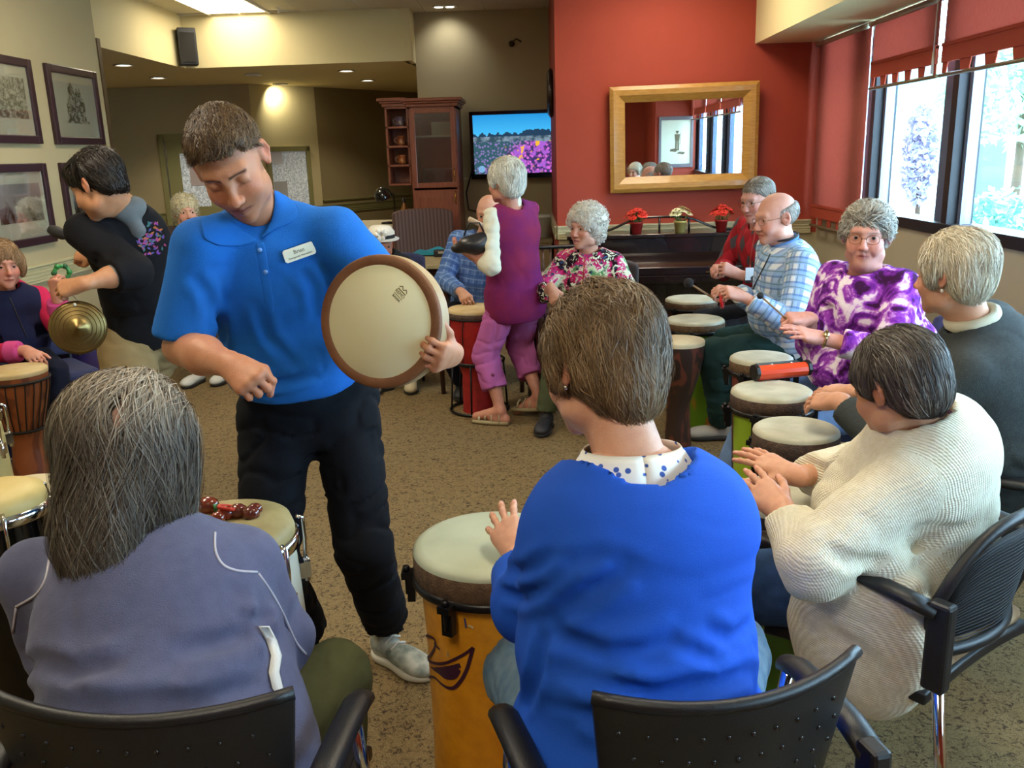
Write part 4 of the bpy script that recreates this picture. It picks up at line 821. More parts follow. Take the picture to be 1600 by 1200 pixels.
# ------------------------------------------------------------------ hand
def hand_sdf(wr, d, n, side, curl=(.25, .35, .2), spread=.06, thumb='rest', sc_=1., fan=None, elbow=None, fr=.036):
    """wr wrist, d finger direction, n normal of the back of the hand, side +1 right hand / -1 left hand"""
    d = unit(d); n = np.array(n, float); n = unit(n-np.dot(n, d)*d); s_ = np.cross(n, d)*side; s = SDF(); q = sc_; tips = []
    W = np.array(wr, float); base = [(.088, .030), (.092, .010), (.087, -.011), (.079, -.030)]; ln = [.072, .080, .074, .058]; rad = [.0088, .009, .0086, .0076]
    s.cap(W-.02*d, W+.03*q*d, .026*q, .027*q, .01, sq=(n, 1.35))
    for i in range(4):
        k = W+q*(base[i][0]*d+base[i][1]*s_+(.004 if i in (1, 2) else 0)*n); s.cap(W+q*(.018*d+base[i][1]*.55*s_-.002*n), k, .0155*q, .0118*q, .014)
        s.cap(W+q*(.03*d+base[i][1]*.7*s_-.010*n), k-.006*q*n-.012*q*d, .012*q, .010*q, .012)
        cu = curl[i] if isinstance(curl[0], (tuple, list)) else curl; a = 0; p = k; sp = (1.5-i)*spread; dd = unit(d*math.cos(sp)+s_*math.sin(sp)); segs = (.46, .30, .24)
        for j in range(3):
            a += cu[j]; v = dd*math.cos(a)-n*math.sin(a); e = p+v*ln[i]*segs[j]*q; s.cap(p, e, rad[i]*q*(1-.07*j), rad[i]*q*(.93-.09*j), .0035); s.ell(p, rad[i]*q*1.08*(1-.06*j), .004); p = e
        tips.append((p, v, unit(n*math.cos(a)+dd*math.sin(a)), rad[i]*q))
    T = {'rest': ((.75, .62, -.22), (.9, .4, -.3), (.97, .2, -.3)), 'out': ((.6, .78, -.1), (.75, .65, -.12), (.85, .5, -.15)), 'fist': ((.75, .45, -.5), (.75, -.35, -.6), (.45, -.8, -.4)), 'along': ((.92, .4, -.1), (1, .1, -.1), (1, .0, -.15)), 'hook': ((.5, .6, -.55), (.6, .1, -.75), (.5, -.4, -.7)), 'up': ((.35, .75, .2), (.55, .75, .25), (.65, .7, .2))}
    tv = T[thumb] if isinstance(thumb, str) else thumb; p = W+q*(.016*d+.020*s_-.006*n); L3 = (.046, .034, .028)
    for j, t in enumerate(tv):
        v = unit(t[0]*d+t[1]*s_+t[2]*n); e = p+v*L3[j]*q; s.cap(p, e, (.0165, .0115, .0105)[j]*q, (.0115, .0105, .0085)[j]*q, (.014, .004, .004)[j]); p = e
    tips.append((p, v, unit(n), .009*q))
    if elbow is not None:
        E = np.array(elbow, float); m_ = W+(E-W)*.55; s.cap(W-.005*d, m_, .0275*q, fr*1.05, .02, sq=(n, 1.12)); s.cap(m_, E, fr*1.08, fr*1.1, .02)
    return s, tips
def hand_colors(V, tips, skin, W, age=1.):
    c = np.tile(lin(skin), (len(V), 1))
    nz = vnoise(V*90, 3)[:, None]; c = c*(1+.07*nz)
    for p, v, nn_, r in tips:
        u = (V-p); al = u @ v; up = u @ nn_; lat = np.linalg.norm(u-np.outer(al, v)-np.outer(up, nn_), axis=1)
        m = ((al > -.012) & (al < .004) & (up > r*.45) & (lat < r*.75))[:, None]; c = np.where(m, lin('dcae9c'), c)
        m = (np.exp(-((np.linalg.norm(u, axis=1))/.016)**2)*.35)[:, None]; c = c*(1-m)+lin('c0604e')*m
    return c
# ------------------------------------------------------------------ people
def ik(a, t, l1, l2, pole):
    a, t = np.array(a, float), np.array(t, float); d = t-a; L_ = np.linalg.norm(d); u = d/L_
    if L_ > l1+l2-.005: t = a+u*(l1+l2-.005); L_ = l1+l2-.005
    x = (l1*l1-l2*l2+L_*L_)/(2*L_); h = math.sqrt(max(l1*l1-x*x, 0)); p = np.array(pole, float)-np.dot(pole, u)*u; return a+u*x+unit(p)*h, t
class Person:
    def __init__(s, label, base, pelvis, neck, head, face, sw=.185, dn=.035, up=None, side=None, top=(0, 0, 1), cat='person', group=None):
        """pelvis, neck (base), head (centre) world points; face = look direction; side = direction of the person's right shoulder"""
        s.root = thing('person', label, cat, (base[0], base[1], base[2] if len(base) > 2 else 0), 0, group)
        s.P, s.N, s.H = [np.array(v, float) for v in (pelvis, neck, head)]; s.f = unit(face)
        if side is None: side = np.cross(s.f, (0, 0, 1))
        s.side = unit(side); s.up = unit(s.N-s.P); s.side = unit(s.side-np.dot(s.side, s.up)*s.up); s.fwd = np.cross(s.up, s.side)
        f = s.f; u = np.array(top, float); u = unit(u-np.dot(u, f)*f); s.HR = np.stack([np.cross(f, u), f, u], 1)   # head frame columns
        s.sh = {1: s.N+s.side*sw-s.up*dn, -1: s.N-s.side*sw-s.up*dn}; s.j = {}; s.body = []; s.cols = []; s.creases = []
        s.sw = sw
    def spine(s, t, fw=0., rt=0.): 
        """point on the trunk's axis: t=0 pelvis, 1 neck base"""
        return s.P+(s.N-s.P)*t+s.fwd*fw+s.side*rt
    def arm(s, side, wrist, pole, l1=.29, l2=.25):
        e, w_ = ik(s.sh[side], wrist, l1, l2, pole); s.j['el', side] = e; s.j['wr', side] = w_; return s
    def leg(s, side, ankle, pole, hipw=.09, l1=.42, l2=.42):
        hp = s.P+s.side*side*hipw-s.up*.01; k, a = ik(hp, ankle, l1, l2, pole); s.j['hip', side], s.j['kn', side], s.j['an', side] = hp, k, a; return s
    # body pieces -------------------------------------------------
    def head(s, res=.0035, scale=1., skin='c99478', clip=.02, **o):
        s.skin = skin; s.hs = scale; nl = (s.HR.T @ (s.N-s.H))/scale; o['neck_l'] = nl*(1+.0); o['skin'] = skin; s.ho = o
        sd = head_sdf(o); V, F = sd.mesh(res); c = head_colors(V, o); V = (V*scale) @ s.HR.T+s.H; s.body.append((V, F)); s.cols.append(c)
        if o.get('eyes', True) and o.get('lid', .5) > .15:
            for x in (-1, 1):
                m = MB(); m.sphere((0, 0, 0), .0125*scale, 20); me = m.mesh('eye'); c0 = np.array([x*.0315, .0725, .004])*scale; g = np.array(o.get('gaze', (0, 1, -.1)), float)
                me2 = me; V = np.array([v.co for v in me.vertices]); gz = unit(g); dt = (V/(.0125*scale)) @ gz
                col = np.where((dt > .93)[:, None], lin('0c0c0c'), np.where((dt > .80)[:, None], lin(o.get('iris', '38342f')), lin('b0a69c')))
                a = me.attributes.new('Col', 'FLOAT_COLOR', 'POINT'); cc = np.ones((len(V), 4), np.float32); cc[:, :3] = col; a.data.foreach_set('color', cc.ravel())
                W_ = (V+c0) @ s.HR.T+s.H-root_loc(s.root); me.vertices.foreach_set('co', W_.astype(np.float32).ravel()); link('eye', me, mat('eyeball', 'ffffff', .15, attr=True), s.root)
        return s
    def hw(s, p): return (np.asarray(p, float)*s.hs) @ s.HR.T+s.H      # head-local to world
    def hand(s, side, d, n, res=.004, sc_=.93, fr=.036, toelbow=True, skin=None, **k):
        W = s.j['wr', side]; E = s.j['el', side]; sd, tips = hand_sdf(W, d, n, side, sc_=sc_, elbow=(E if toelbow else W+(E-W)*.5), fr=fr, **k); V, F = sd.mesh(res); s.body.append((V, F)); s.cols.append(hand_colors(V, tips, skin or s.skin, W)); s.j['tips', side] = tips; return s
    def under(s, legs=True, girth=1., bare=(), calf=.05, chest=True, res=.020, upperarm=.04, trap=False):
        sd = SDF(); g = girth
        sd.cap(s.P, s.spine(.5), .09*g, .085*g, .05); sd.cap(s.spine(.5), s.spine(.86), .085*g, .085*g, .05); [sd.cap(s.N-s.up*.05, s.sh[x_]-s.side*x_*.02-s.up*.01, .045, .032, .03) for x_ in (-1, 1)]; sd.cap(s.spine(.85), s.N, .06, .045, .04)
        for x in (-1, 1):
            if ('el', x) in s.j: sd.cap(s.sh[x]-s.side*x*.02, s.j['el', x], upperarm, .034, .02)
            if legs and ('kn', x) in s.j: sd.cap(s.j['hip', x], s.j['kn', x], .06, .045, .03); sd.cap(s.j['kn', x], s.j['an', x], .04, .03, .02)
        if trap: sd.ell(s.N-s.up*.020, (.088, .072, .045), .03, np.stack([s.side, s.fwd, s.up], 1))
        V, F = sd.mesh(res); s.body.append((V, F)); s.cols.append(np.tile(lin(s.skin), (len(V), 1))); return s
    def bare_leg(s, side, res=.006, r=(.052, .05, .033), foot=None):
        K, A_ = s.j['kn', side], s.j['an', side]; sd = SDF(); m_ = K+(A_-K)*.35; back = unit(np.cross(np.cross(A_-K, s.fwd), A_-K))*-1
        sd.cap(K, m_, r[0], r[1], .02); sd.cap(m_+back*.008, A_, r[1], r[2], .03)
        if foot is not None: f = unit(foot); sd.cap(A_, A_+f*.16+np.array([0, 0, -.045]), .034, .024, .02); sd.cap(A_-f*.03+np.array([0, 0, -.05]), A_+f*.05+np.array([0, 0, -.045]), .03, .03, .02)
        V, F = sd.mesh(res); s.body.append((V, F)); s.cols.append(np.tile(lin(s.skin), (len(V), 1))*(1+.05*vnoise(V*60, 2)[:, None])); return s
    def finish(s, name='body'):
        V, Fs = join(s.body); c = np.concatenate(s.cols); o = link(name, fast_mesh(name, V-root_loc(s.root), Fs, col=c), skinm, s.root); return o
    # clothes -----------------------------------------------------
    def put(s, name, sd, res, m, label=None, parent=None, single=False):
        V, F = sd.mesh(res); tg = [q for q in sd.p if q[9] is not None]; tg = tg[:1] if single else tg; rest = None
        if tg:
            best = np.full(len(V), 1e3); rest = np.zeros((len(V), 3))
            for q in tg:
                d = sd.one(q, V); a, b = (q[1], q[2]) if q[0] == 'c' else (q[1], q[1]+s.up); S, U, D = frame(b-a, q[9] if not isinstance(q[9], (str, int)) else s.fwd)
                r_ = np.stack([(V-a) @ S, (V-a) @ U, (V-a) @ D], -1); mk = d < best; rest[mk] = r_[mk]; best = np.minimum(best, d)
        return link(name, fast_mesh(name, V-root_loc(s.root), [F], rest=rest), m, parent or s.root, label)
    def top(s, g=1., belly=1., sleeve=1., ar=(.058, .050, .040), cuff=.0, hem=-.12, collar=.016, bust=0., back=0., k=.045, depth=1., wrinkle=.004, wf=(9, 9, 14), seed=1, flare=1., shr=.058, hole=None, neckdrop=.0, cutz=-.03, hemn=None):
        """a knitted or woven top: trunk, shoulders, sleeves (sleeve=1 to the wrist, .5 to the elbow)"""
        sd = SDF(); up, sw = s.up, s.sw; R_ = np.stack([s.side, s.fwd, up], 1)
        sd.ell(s.spine(.70, .012+back*-.02), (.165*g, .118*g*depth, .20), k, R_, tag=1); sd.ell(s.spine(.36, .018*belly-.0), (.150*g*belly**.5, .118*g*belly*depth, .19), k, R_, tag=1)
        sd.ell(s.spine(.06, .005), (.172*g*flare, .135*g*flare*depth, .15), k, R_, tag=1)
        if hem < -.1: sd.ell(s.P+up*(hem*.5), (.175*g*flare, .135*g*flare*depth, abs(hem)*.8+.05), k, R_, tag=1)
        if bust: 
            for x in (-1, 1): sd.ell(s.spine(.62, .085, x*.075), (.075*bust, .065*bust, .075*bust), .04, R_, tag=1)
        if back: sd.ell(s.spine(.82, -.035), (.15*g, .08, .12), .05, R_, tag=1)
        for x in (-1, 1):
            S_ = s.sh[x]; sd.cap(s.N-up*.02+s.side*x*.03, S_-s.side*x*.01, .045, shr, .04, tag=1)
            if ('el', x) in s.j:
                E = s.j['el', x]; W = s.j['wr', x]; sd.cap(S_-s.side*x*.012, E if sleeve > .5 else S_+(E-S_)*sleeve*1.9, ar[0], ar[1], .028, tag=2+x)
                if sleeve > .5: t = (sleeve-.5)*2*.97; sd.cap(E, E+(W-E)*t, ar[1], ar[1]+(ar[2]-ar[1])*t, .02, tag=5+x)
        # openings
        if collar is not None:
            nk = .052*s.ho.get('neckw', 1.)*s.hs; ax_ = unit(s.H-s.N); sd.cap(s.N+ax_*cutz+s.fwd*neckdrop, s.N+ax_*.15, nk+collar, nk+collar+.02, .012, cut=True)
            if neckdrop: sd.ell(s.N+s.fwd*(.075+neckdrop)-up*.02, (.06+neckdrop*.6, .05, .05+neckdrop), .012, R_, cut=True)
        sd.half(s.P+up*hem, -up if hemn is None else np.array(hemn), .006, s.P-.42, s.P+.42)
        for x in (-1, 1):
            if ('el', x) in s.j:
                E = s.j['el', x]; W = s.j['wr', x]; S_ = s.sh[x]
                if sleeve > .5: d = unit(W-E); c = E+(W-E)*((sleeve-.5)*2*.93)
                else: d = unit(E-S_); c = S_+(E-S_)*(sleeve*2)
                sd.half(c, d, .004, c-.085, c+.085)
        wf = np.array(wf, float); A0 = s.P.copy(); Rt = R_
        if wrinkle:
            def dsp(P, w_=wrinkle):
                Q = (P-A0) @ Rt; Qw = Q*wf+.5*np.stack([vnoise(Q*7, seed+9), vnoise(Q*7, seed+8), vnoise(Q*7, seed+7)], -1); a = vnoise(Qw, seed); a2 = vnoise(Qw*1.7+3.1, seed+4); mk = .35+.65*np.exp(-((Q[..., 2]-.14)/.20)**2); r_ = w_*mk*(.9*np.exp(-(a/.2)**2)+.5*np.exp(-(a2/.2)**2)-.3+.7*a)
                for cr in s.creases: r_ = r_+cr(P)
                return r_
            sd.disp = dsp
        return sd
    def pants(s, g=1., r=(.088, .062, .052), length=1., wrinkle=.004, seed=5, hips=True, kneex=1., k=.035, waist=.12, cut_lo=True):
        sd = SDF(); R_ = np.stack([s.side, s.fwd, s.up], 1)
        if hips: sd.ell(s.P+s.up*.01, (.165*g, .118*g, .12), .04, R_, tag=1)
        for x in (-1, 1):
            if ('kn', x) not in s.j: continue
            h_, K, A_ = s.j['hip', x], s.j['kn', x], s.j['an', x]; sd.cap(h_, K, r[0]*g, r[1]*g*kneex, k, tag=2+x); e = K+(A_-K)*(length if length <= 1 else 1); sd.cap(K, e, r[1]*g*kneex, r[2]*g, .02, tag=5+x)
            d = unit(A_-K); c = K+(A_-K)*(length-.03); sd.half(c, d, .004, c-.1, c+.1)
        sd.half(s.P+s.up*waist, s.up, .006, s.P-.3, s.P+.3)
        if wrinkle:
            def dsp(P):
                a = vnoise(P*np.array([11, 11, 17])+.6*vnoise(P*8, seed+3)[..., None], seed); return wrinkle*(1.3*np.exp(-(a/.15)**2)-.3+.4*a)
            sd.disp = dsp
        return sd
    def shoe(s, side, d, m, sole, L_=.27, lace=None, z=None):
        A_ = s.j['an', side]; d = np.array(d, float); d[2] = 0; d = unit(d); z0 = 0.0 if z is None else z; h = np.array([A_[0], A_[1], z0])-d*.06; sidev = np.cross(d, (0, 0, 1.)); R_ = np.stack([sidev, d, np.array([0, 0, 1.])], 1)
        sd = SDF(); sd.ell(h+d*.04+[0, 0, .055], (.038, .055, .05), .02, R_); sd.ell(h+d*.15+[0, 0, .045], (.044, .085, .036), .03, R_); sd.ell(h+d*.215+[0, 0, .038], (.042, .05, .028), .03, R_); sd.cap(h+d*.045+[0, 0, .06], h+d*.05+[0, 0, .1], .036, .034, .02)
        sd.half(h+[0, 0, .022], (0, 0, -1), .003); sh = s.put('shoe', sd, .006, m)
        so_ = SDF(); so_.ell(h+d*.045+[0, 0, .018], (.040, .058, .03), .02, R_); so_.ell(h+d*.185+[0, 0, .018], (.047, .075, .03), .03, R_); so_.cap(h+d*.05+[0, 0, .018], h+d*.18+[0, 0, .018], .036, .04, .03); so_.half(h+[0, 0, .002], (0, 0, -1), .002); so_.half(h+[0, 0, .028], (0, 0, 1), .003)
        s.put('sole', so_, .006, sole, parent=sh)
        if lace is not None:
            m_ = MB()
            for i in range(4): c = h+d*(.085+.025*i)+np.array([0, 0, .096-.012*i]); m_.tube([c-sidev*.03-[0, 0, .012], c+[0, 0, .002], c+sidev*.03-[0, 0, .012]], .004, 5)
            m_v = m_.mesh('laces'); 
            for v in m_v.vertices: v.co = Vector(np.array(v.co)-root_loc(s.root))
            link('laces', m_v, lace, sh)
        return sh
    # local MB helper: world-built parts
    def part(s, name, mb, m, parent=None, label=None):
        me = mb.mesh(name); off = root_loc(s.root); n = len(me.vertices); co = np.empty(n*3, np.float32); me.vertices.foreach_get('co', co); co = co.reshape(-1, 3)-off; me.vertices.foreach_set('co', co.astype(np.float32).ravel()); me.update(); return link(name, me, m, parent or s.root, label)
    def cast(s, sd, px, py, off=.001, far=12.):
        d = unit(_ray(px, py)); t = max(.3, np.linalg.norm(s.N-CAM0)-.8)
        for _ in range(160):
            q = CAM0+d*t; v = float(sd.at(q[None])[0])
            if v < off: return q
            t += max(v*.6, .0012)
            if t > far: return None
        return q
    def line_on(s, name, sd, pts, r, m, parent=None, n=20, off=.001, label=None):
        k = len(pts); q = [s.cast(sd, np.interp(t, np.linspace(0, 1, k), [c[0] for c in pts]), np.interp(t, np.linspace(0, 1, k), [c[1] for c in pts]), off) for t in np.linspace(0, 1, n)]; q = [c for c in q if c is not None]
        if len(q) < 3: return None
        q = np.array(q)
        for _ in range(3): q[1:-1] = (q[:-2]+2*q[1:-1]+q[2:])/4
        return s.part(name, MB().tube(q, r, 6), m, parent, label)
    def patch_on(s, name, sd, A_, B_, m, parent=None, n=10, off=.003, th=.004, label=None, sub=1):
        """a thin piece of cloth lying on the garment between two outlines given as sight lines"""
        f = lambda P_, t: [np.interp(t, np.linspace(0, 1, len(P_)), [c[i] for c in P_]) for i in (0, 1)]
        rows = [[s.cast(sd, *f(A_, t), off), s.cast(sd, *[(f(A_, t)[i]+f(B_, t)[i])/2 for i in (0, 1)], off+.002), s.cast(sd, *f(B_, t), off)] for t in np.linspace(0, 1, n)]
        rows = [r for r in rows if all(c is not None for c in r)]
        if len(rows) < 3: return None
        o = s.part(name, MB().slab(np.array(rows), unit(s.N-CAM0)*th), m, parent, label); b = o.modifiers.new('s', 'SUBSURF'); b.levels = b.render_levels = sub; return o
    def crease(s, sd, pts, depth=.012, w=.012):
        """a drawn fold in the garment along the sight-line polyline"""
        k = len(pts); q = [s.cast(sd, np.interp(t, np.linspace(0, 1, k), [c[0] for c in pts]), np.interp(t, np.linspace(0, 1, k), [c[1] for c in pts]), .001) for t in np.linspace(0, 1, 3*k)]; q = np.array([c for c in q if c is not None])
        if len(q) < 3: return
        def f(P, q=q):
            best = np.full(len(P), 1e3); tt = np.zeros(len(P)); lo, hi = q.min(0)-.05, q.max(0)+.05; m = ((P > lo) & (P < hi)).all(-1); Q = P[m]; b_ = np.full(len(Q), 1e3); t_ = np.zeros(len(Q))
            for i in range(len(q)-1):
                ab = q[i+1]-q[i]; d = Q-q[i]; t = np.clip((d @ ab)/(ab @ ab), 0, 1); e = np.linalg.norm(d-t[:, None]*ab, axis=1); z = e < b_; b_[z] = e[z]; t_[z] = (i+t[z])/(len(q)-1)
            best[m] = b_; tt[m] = t_; fade = np.clip(np.sin(PI*np.clip(tt, 0, 1)), 0, 1)**.5
            return fade*(depth*np.exp(-(best/w)**2)-.55*depth*np.exp(-((best-2.1*w)/(1.1*w))**2))
        s.creases.append(f)
    # hair ---------------------------------------------------------
    def hair(s, vol, cols, n=2500, L_=.10, steps=7, flow=None, r=.0009, lift=.004, droop=0., jit=.25, shell_res=.005, rough=.45, curl=0., seed=1, base=None, rootf=None, wave=0., sag=0., name='hair', shell_disp=.002, sheen=0., locks=.0, avoid=None, hcol=None):
        """vol: SDF of the hair mass in head coordinates; strands run along flow(p) over its surface"""
        rg = np.random.default_rng(seed); sc_ = s.hs
        if shell_disp: vol.disp = lambda P: shell_disp*vnoise(P*np.array([90, 90, 35]), seed)+shell_disp*vnoise(P*np.array([40, 40, 18]), seed+1)
        V, F = vol.mesh(shell_res); vol.disp = None; lk = locks
        cl = np.array([lin(c_) for c_ in cols]); basec = lin(base) if base else cl.mean(0)*.55
        nz = vnoise(V*np.array([120, 120, 30]), seed+5)[:, None]; Vc = basec*(1+.45*nz)
        fc = V[F].mean(1) if rootf is None else V[F].mean(1); ok = np.ones(len(fc), bool) if rootf is None else rootf(fc); fc = fc[ok]
        gs = []
        P0 = fc[rg.integers(0, len(fc), n)]+rg.normal(size=(n, 3))*shell_res*.5; P = P0.copy(); pts = [P0.copy()]; off = rg.random(n)*lift+lk*vnoise(P0*np.array([38, 38, 16]), seed+8); Ls = L_*(.6+.8*rg.random(n))
        rnd = rg.normal(size=(n, 3))*jit; ph = rg.random(n)*6.28; tilt = rg.normal(size=(n, 3))*.35
        unit_rows = lambda q: q/(np.linalg.norm(q, axis=-1, keepdims=True)+1e-9)
        def grad(Q):
            e = .002; g = np.stack([vol.at(Q+np.eye(3)[i]*e)-vol.at(Q-np.eye(3)[i]*e) for i in range(3)], -1); return g/(np.linalg.norm(g, axis=-1, keepdims=True)+1e-9)
        for k in range(1, steps):
            g = grad(P); gs.append(unit_rows(g+tilt)); f = flow(P) if flow is not None else np.tile([0, -.3, -1.], (n, 1)); f = f+rnd; f = f-(f*g).sum(-1, keepdims=True)*g*(1-droop); f /= np.linalg.norm(f, axis=-1, keepdims=True)+1e-9
            if curl: a = ph+k*1.9; S_ = np.cross(g, f); f = f*.45+curl*(np.cos(a)[:, None]*g+np.sin(a)[:, None]*S_); f /= np.linalg.norm(f, axis=-1, keepdims=True)+1e-9
            if wave: S_ = np.cross(g, f); f = f+wave*np.sin(ph+k*1.3+P[:, 2]*40)[:, None]*S_
            P = P+f*(Ls/(steps-1))[:, None]
            if not curl: dv = vol.at(P); P = P-g*np.where(dv < off, dv-off, (dv-off)*.6*(1-droop))[:, None]
            pts.append(P.copy())
        PT = np.stack(pts, 1); keep = np.ones(n, bool)
        if avoid is not None: keep = ~avoid(PT).any(1); PT = PT[keep]; P0 = P0[keep]; gs = [g_[keep] for g_ in gs]; n = len(PT)
        rr = np.tile(np.linspace(1, .35, steps), (n, 1))*r*(.7+.6*rg.random((n, 1))); gs.append(gs[-1]); SV, SF = ribbons(PT, rr*1.1, np.stack(gs, 1)) if not curl else tubes(PT, rr)
        cn = np.clip((vnoise(P0*np.array([55, 55, 22]), seed+2)*.5+.5+.22*rg.normal(size=n)), 0, .999)*len(cl); ci = cl[cn.astype(int)]*(.85+.3*rg.random((n, 1))); ci = ci*(1+.18*vnoise(P0*28, seed+6)[:, None]); SC = np.repeat(ci, steps*(3 if curl else 2), 0)
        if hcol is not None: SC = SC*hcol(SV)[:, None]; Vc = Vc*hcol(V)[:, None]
        if avoid is not None: a_ = avoid(V[:, None])[:, 0]; Vc[a_] = lin('a5806c')
        VV = np.concatenate([V, SV])*sc_ @ s.HR.T+s.H-root_loc(s.root); m = mat('hair_fibre', '555555', rough, attr=True, spec=.35)
        return link(name, fast_mesh(name, VV, [F, SF+len(V)], col=np.concatenate([Vc, SC])), m, s.root)
    def glasses(s, col='8a7a60', w_=.023, h=.017, y=.100, z=.0, tint=False):
        m = MB(); f = lambda p: s.hw(p)
        for x in (-1, 1):
            a = np.linspace(0, 2*PI, 17)[:-1]; m.tube([f((x*.032+w_*np.sign(math.cos(t))*abs(math.cos(t))**.8, y-.002-abs(x*.032+w_*math.cos(t))*.12, z+h*np.sign(math.sin(t))*abs(math.sin(t))**.8)) for t in a], .0011, 5, True)
            m.tube([f((x*.055, y-.008, z+.006)), f((x*.076, y-.03, z+.007)), f((x*.083, .0, z+.008)), f((x*.084, -.02, z-.004))], .0012, 5)
        m.tube([f((-.009, y-.003, z+.003)), f((0, y+.001, z+.006)), f((.009, y-.003, z+.003))], .0012, 5)
        return s.part('glasses', m, mat('glasses_'+col, col, .25, .8))
# ================================================================== drums
headw = mat('drumhead_ivory', 'bdbba6', .45, vary=(9, '98967f', .8)); headt = mat('drumhead_tan', 'cdb98c', .55, vary=(8, 'b89c66', .8)); headg = mat('drumhead_pale_green', 'b4bba2', .45, vary=(7, 'a2a98e', .8))
rimb = mat('rim_brown_fibre', '6b5238', .75, vary=(60, '4f3a26', .9), bump=(200, .5)); rimd = mat('rim_dark_fibre', '3a2a22', .7, vary=(50, '5a4334', .8), bump=(200, .5)); rubber = mat('rubber_black', '18181a', .8)
def tubano(label, c, R, H, shell, rim=rimb, head=headw, rz=0., lugs=6, name='drum', band=.055, group=None, taper=.80):
    t = thing(name, label, 'drum', (c[0], c[1], 0), rz, group); r0 = R*.94
    MB().lathe([(r0*taper, .012), (r0*(.90 if taper < .9 else .94), H*.35), (r0*.96, H*.7), (r0, H-band-.01), (r0, H-band+.01)], n=48).build('shell', shell, t)
    MB().lathe([(R*1.0, H-band), (R+.004, H-band+.004), (R+.004, H-.016), (R-.002, H-.010)], n=48).build('rim_band', rim, t)
    MB().lathe([(R+.003, H-.015), (R+.001, H-.006), (R-.008, H+.001), (R-.02, H+.002), (.001, H-.001)], n=48).build('drumhead', head, t)
    MB().lathe([(R+.0, H-band-.014), (R+.009, H-band-.012), (R+.009, H-band+.004), (R, H-band+.006)], n=48).build('hoop', blackm, t)
    MB().lathe([(r0*taper-.01, .0), (r0*taper+.004, .0), (r0*taper+.004, .03), (r0*taper-.002, .034)], n=48).build('foot_ring', rubber, t)
    m = MB(); m.box((0, -.008, -.035), (.026, .018, .06)); m.box((0, -.016, .0), (.030, .026, .016)); m.cyl((0, -.018, -.05), (0, -.018, .018), .005, n=8); m.cyl((0, -.018, .008), (0, -.018, .02), .008, n=6); me = m.mesh('lug'); me.materials.append(blackm)
    for i in range(lugs):
        a = 2*PI*i/lugs+.26; o = link('lug', me, None, t); o.location = ((R+.004)*math.sin(a), -(R+.004)*math.cos(a), H-band-.006); o.rotation_euler = (0, 0, a)
    return t
def djembe(label, c, R, H, shell, head=headt, ropem=None, rim=None, waist=.42, hw_=.50, foot=.58, name='djembe', rz=0., rings=True, ropes=18, lugs=0):
    t = thing(name, label, 'drum', (c[0], c[1], 0), rz); z = lambda f: H*f
    prof = [(R*foot, 0), (R*(foot-.02), z(.03)), (R*waist*1.05, z(.3)), (R*waist, z(hw_-.05)), (R*(waist+.12), z(hw_+.05)), (R*.80, z(.70)), (R*.95, z(.86)), (R*.97, z(.96)), (R*.97, z(1)-.006)]
    MB().lathe(prof, n=40).build('shell', shell, t); MB().lathe([(R*.98, H-.022), (R*.99, H-.006), (R*.95, H+.002), (.001, H)], n=40).build('drumhead', head, t)
    if rim: MB().lathe([(R*.98, H-.055), (R+.004, H-.052), (R+.004, H-.02), (R*.98, H-.018)], n=40).build('rim_band', rim, t)
    rp = ropem or mat('black_rope', '17130f', .8); rad = lambda zz: float(np.interp(zz, [p_[1] for p_ in prof], [p_[0] for p_ in prof]))
    if rings: MB().torus((0, 0, H-.05), R*1.0, .007, n=40, m=6).build('rope_ring', rp, t); MB().torus((0, 0, z(hw_+.07)), rad(z(hw_+.07))+.004, .008, n=30, m=6).build('rope_ring', rp, t)
    for i in range(ropes):
        a = 2*PI*i/ropes; b_ = a+PI/ropes; pts = []
        for f in np.linspace(0, 1, 7): zz_ = z(hw_+.07)+(H-.05-z(hw_+.07))*f; aa = a+(b_-a)*f; r_ = rad(zz_)+.005; pts.append((r_*math.cos(aa), r_*math.sin(aa), zz_))
        MB().tube(pts, .0032, 5).build('rope', rp, t)
    return t
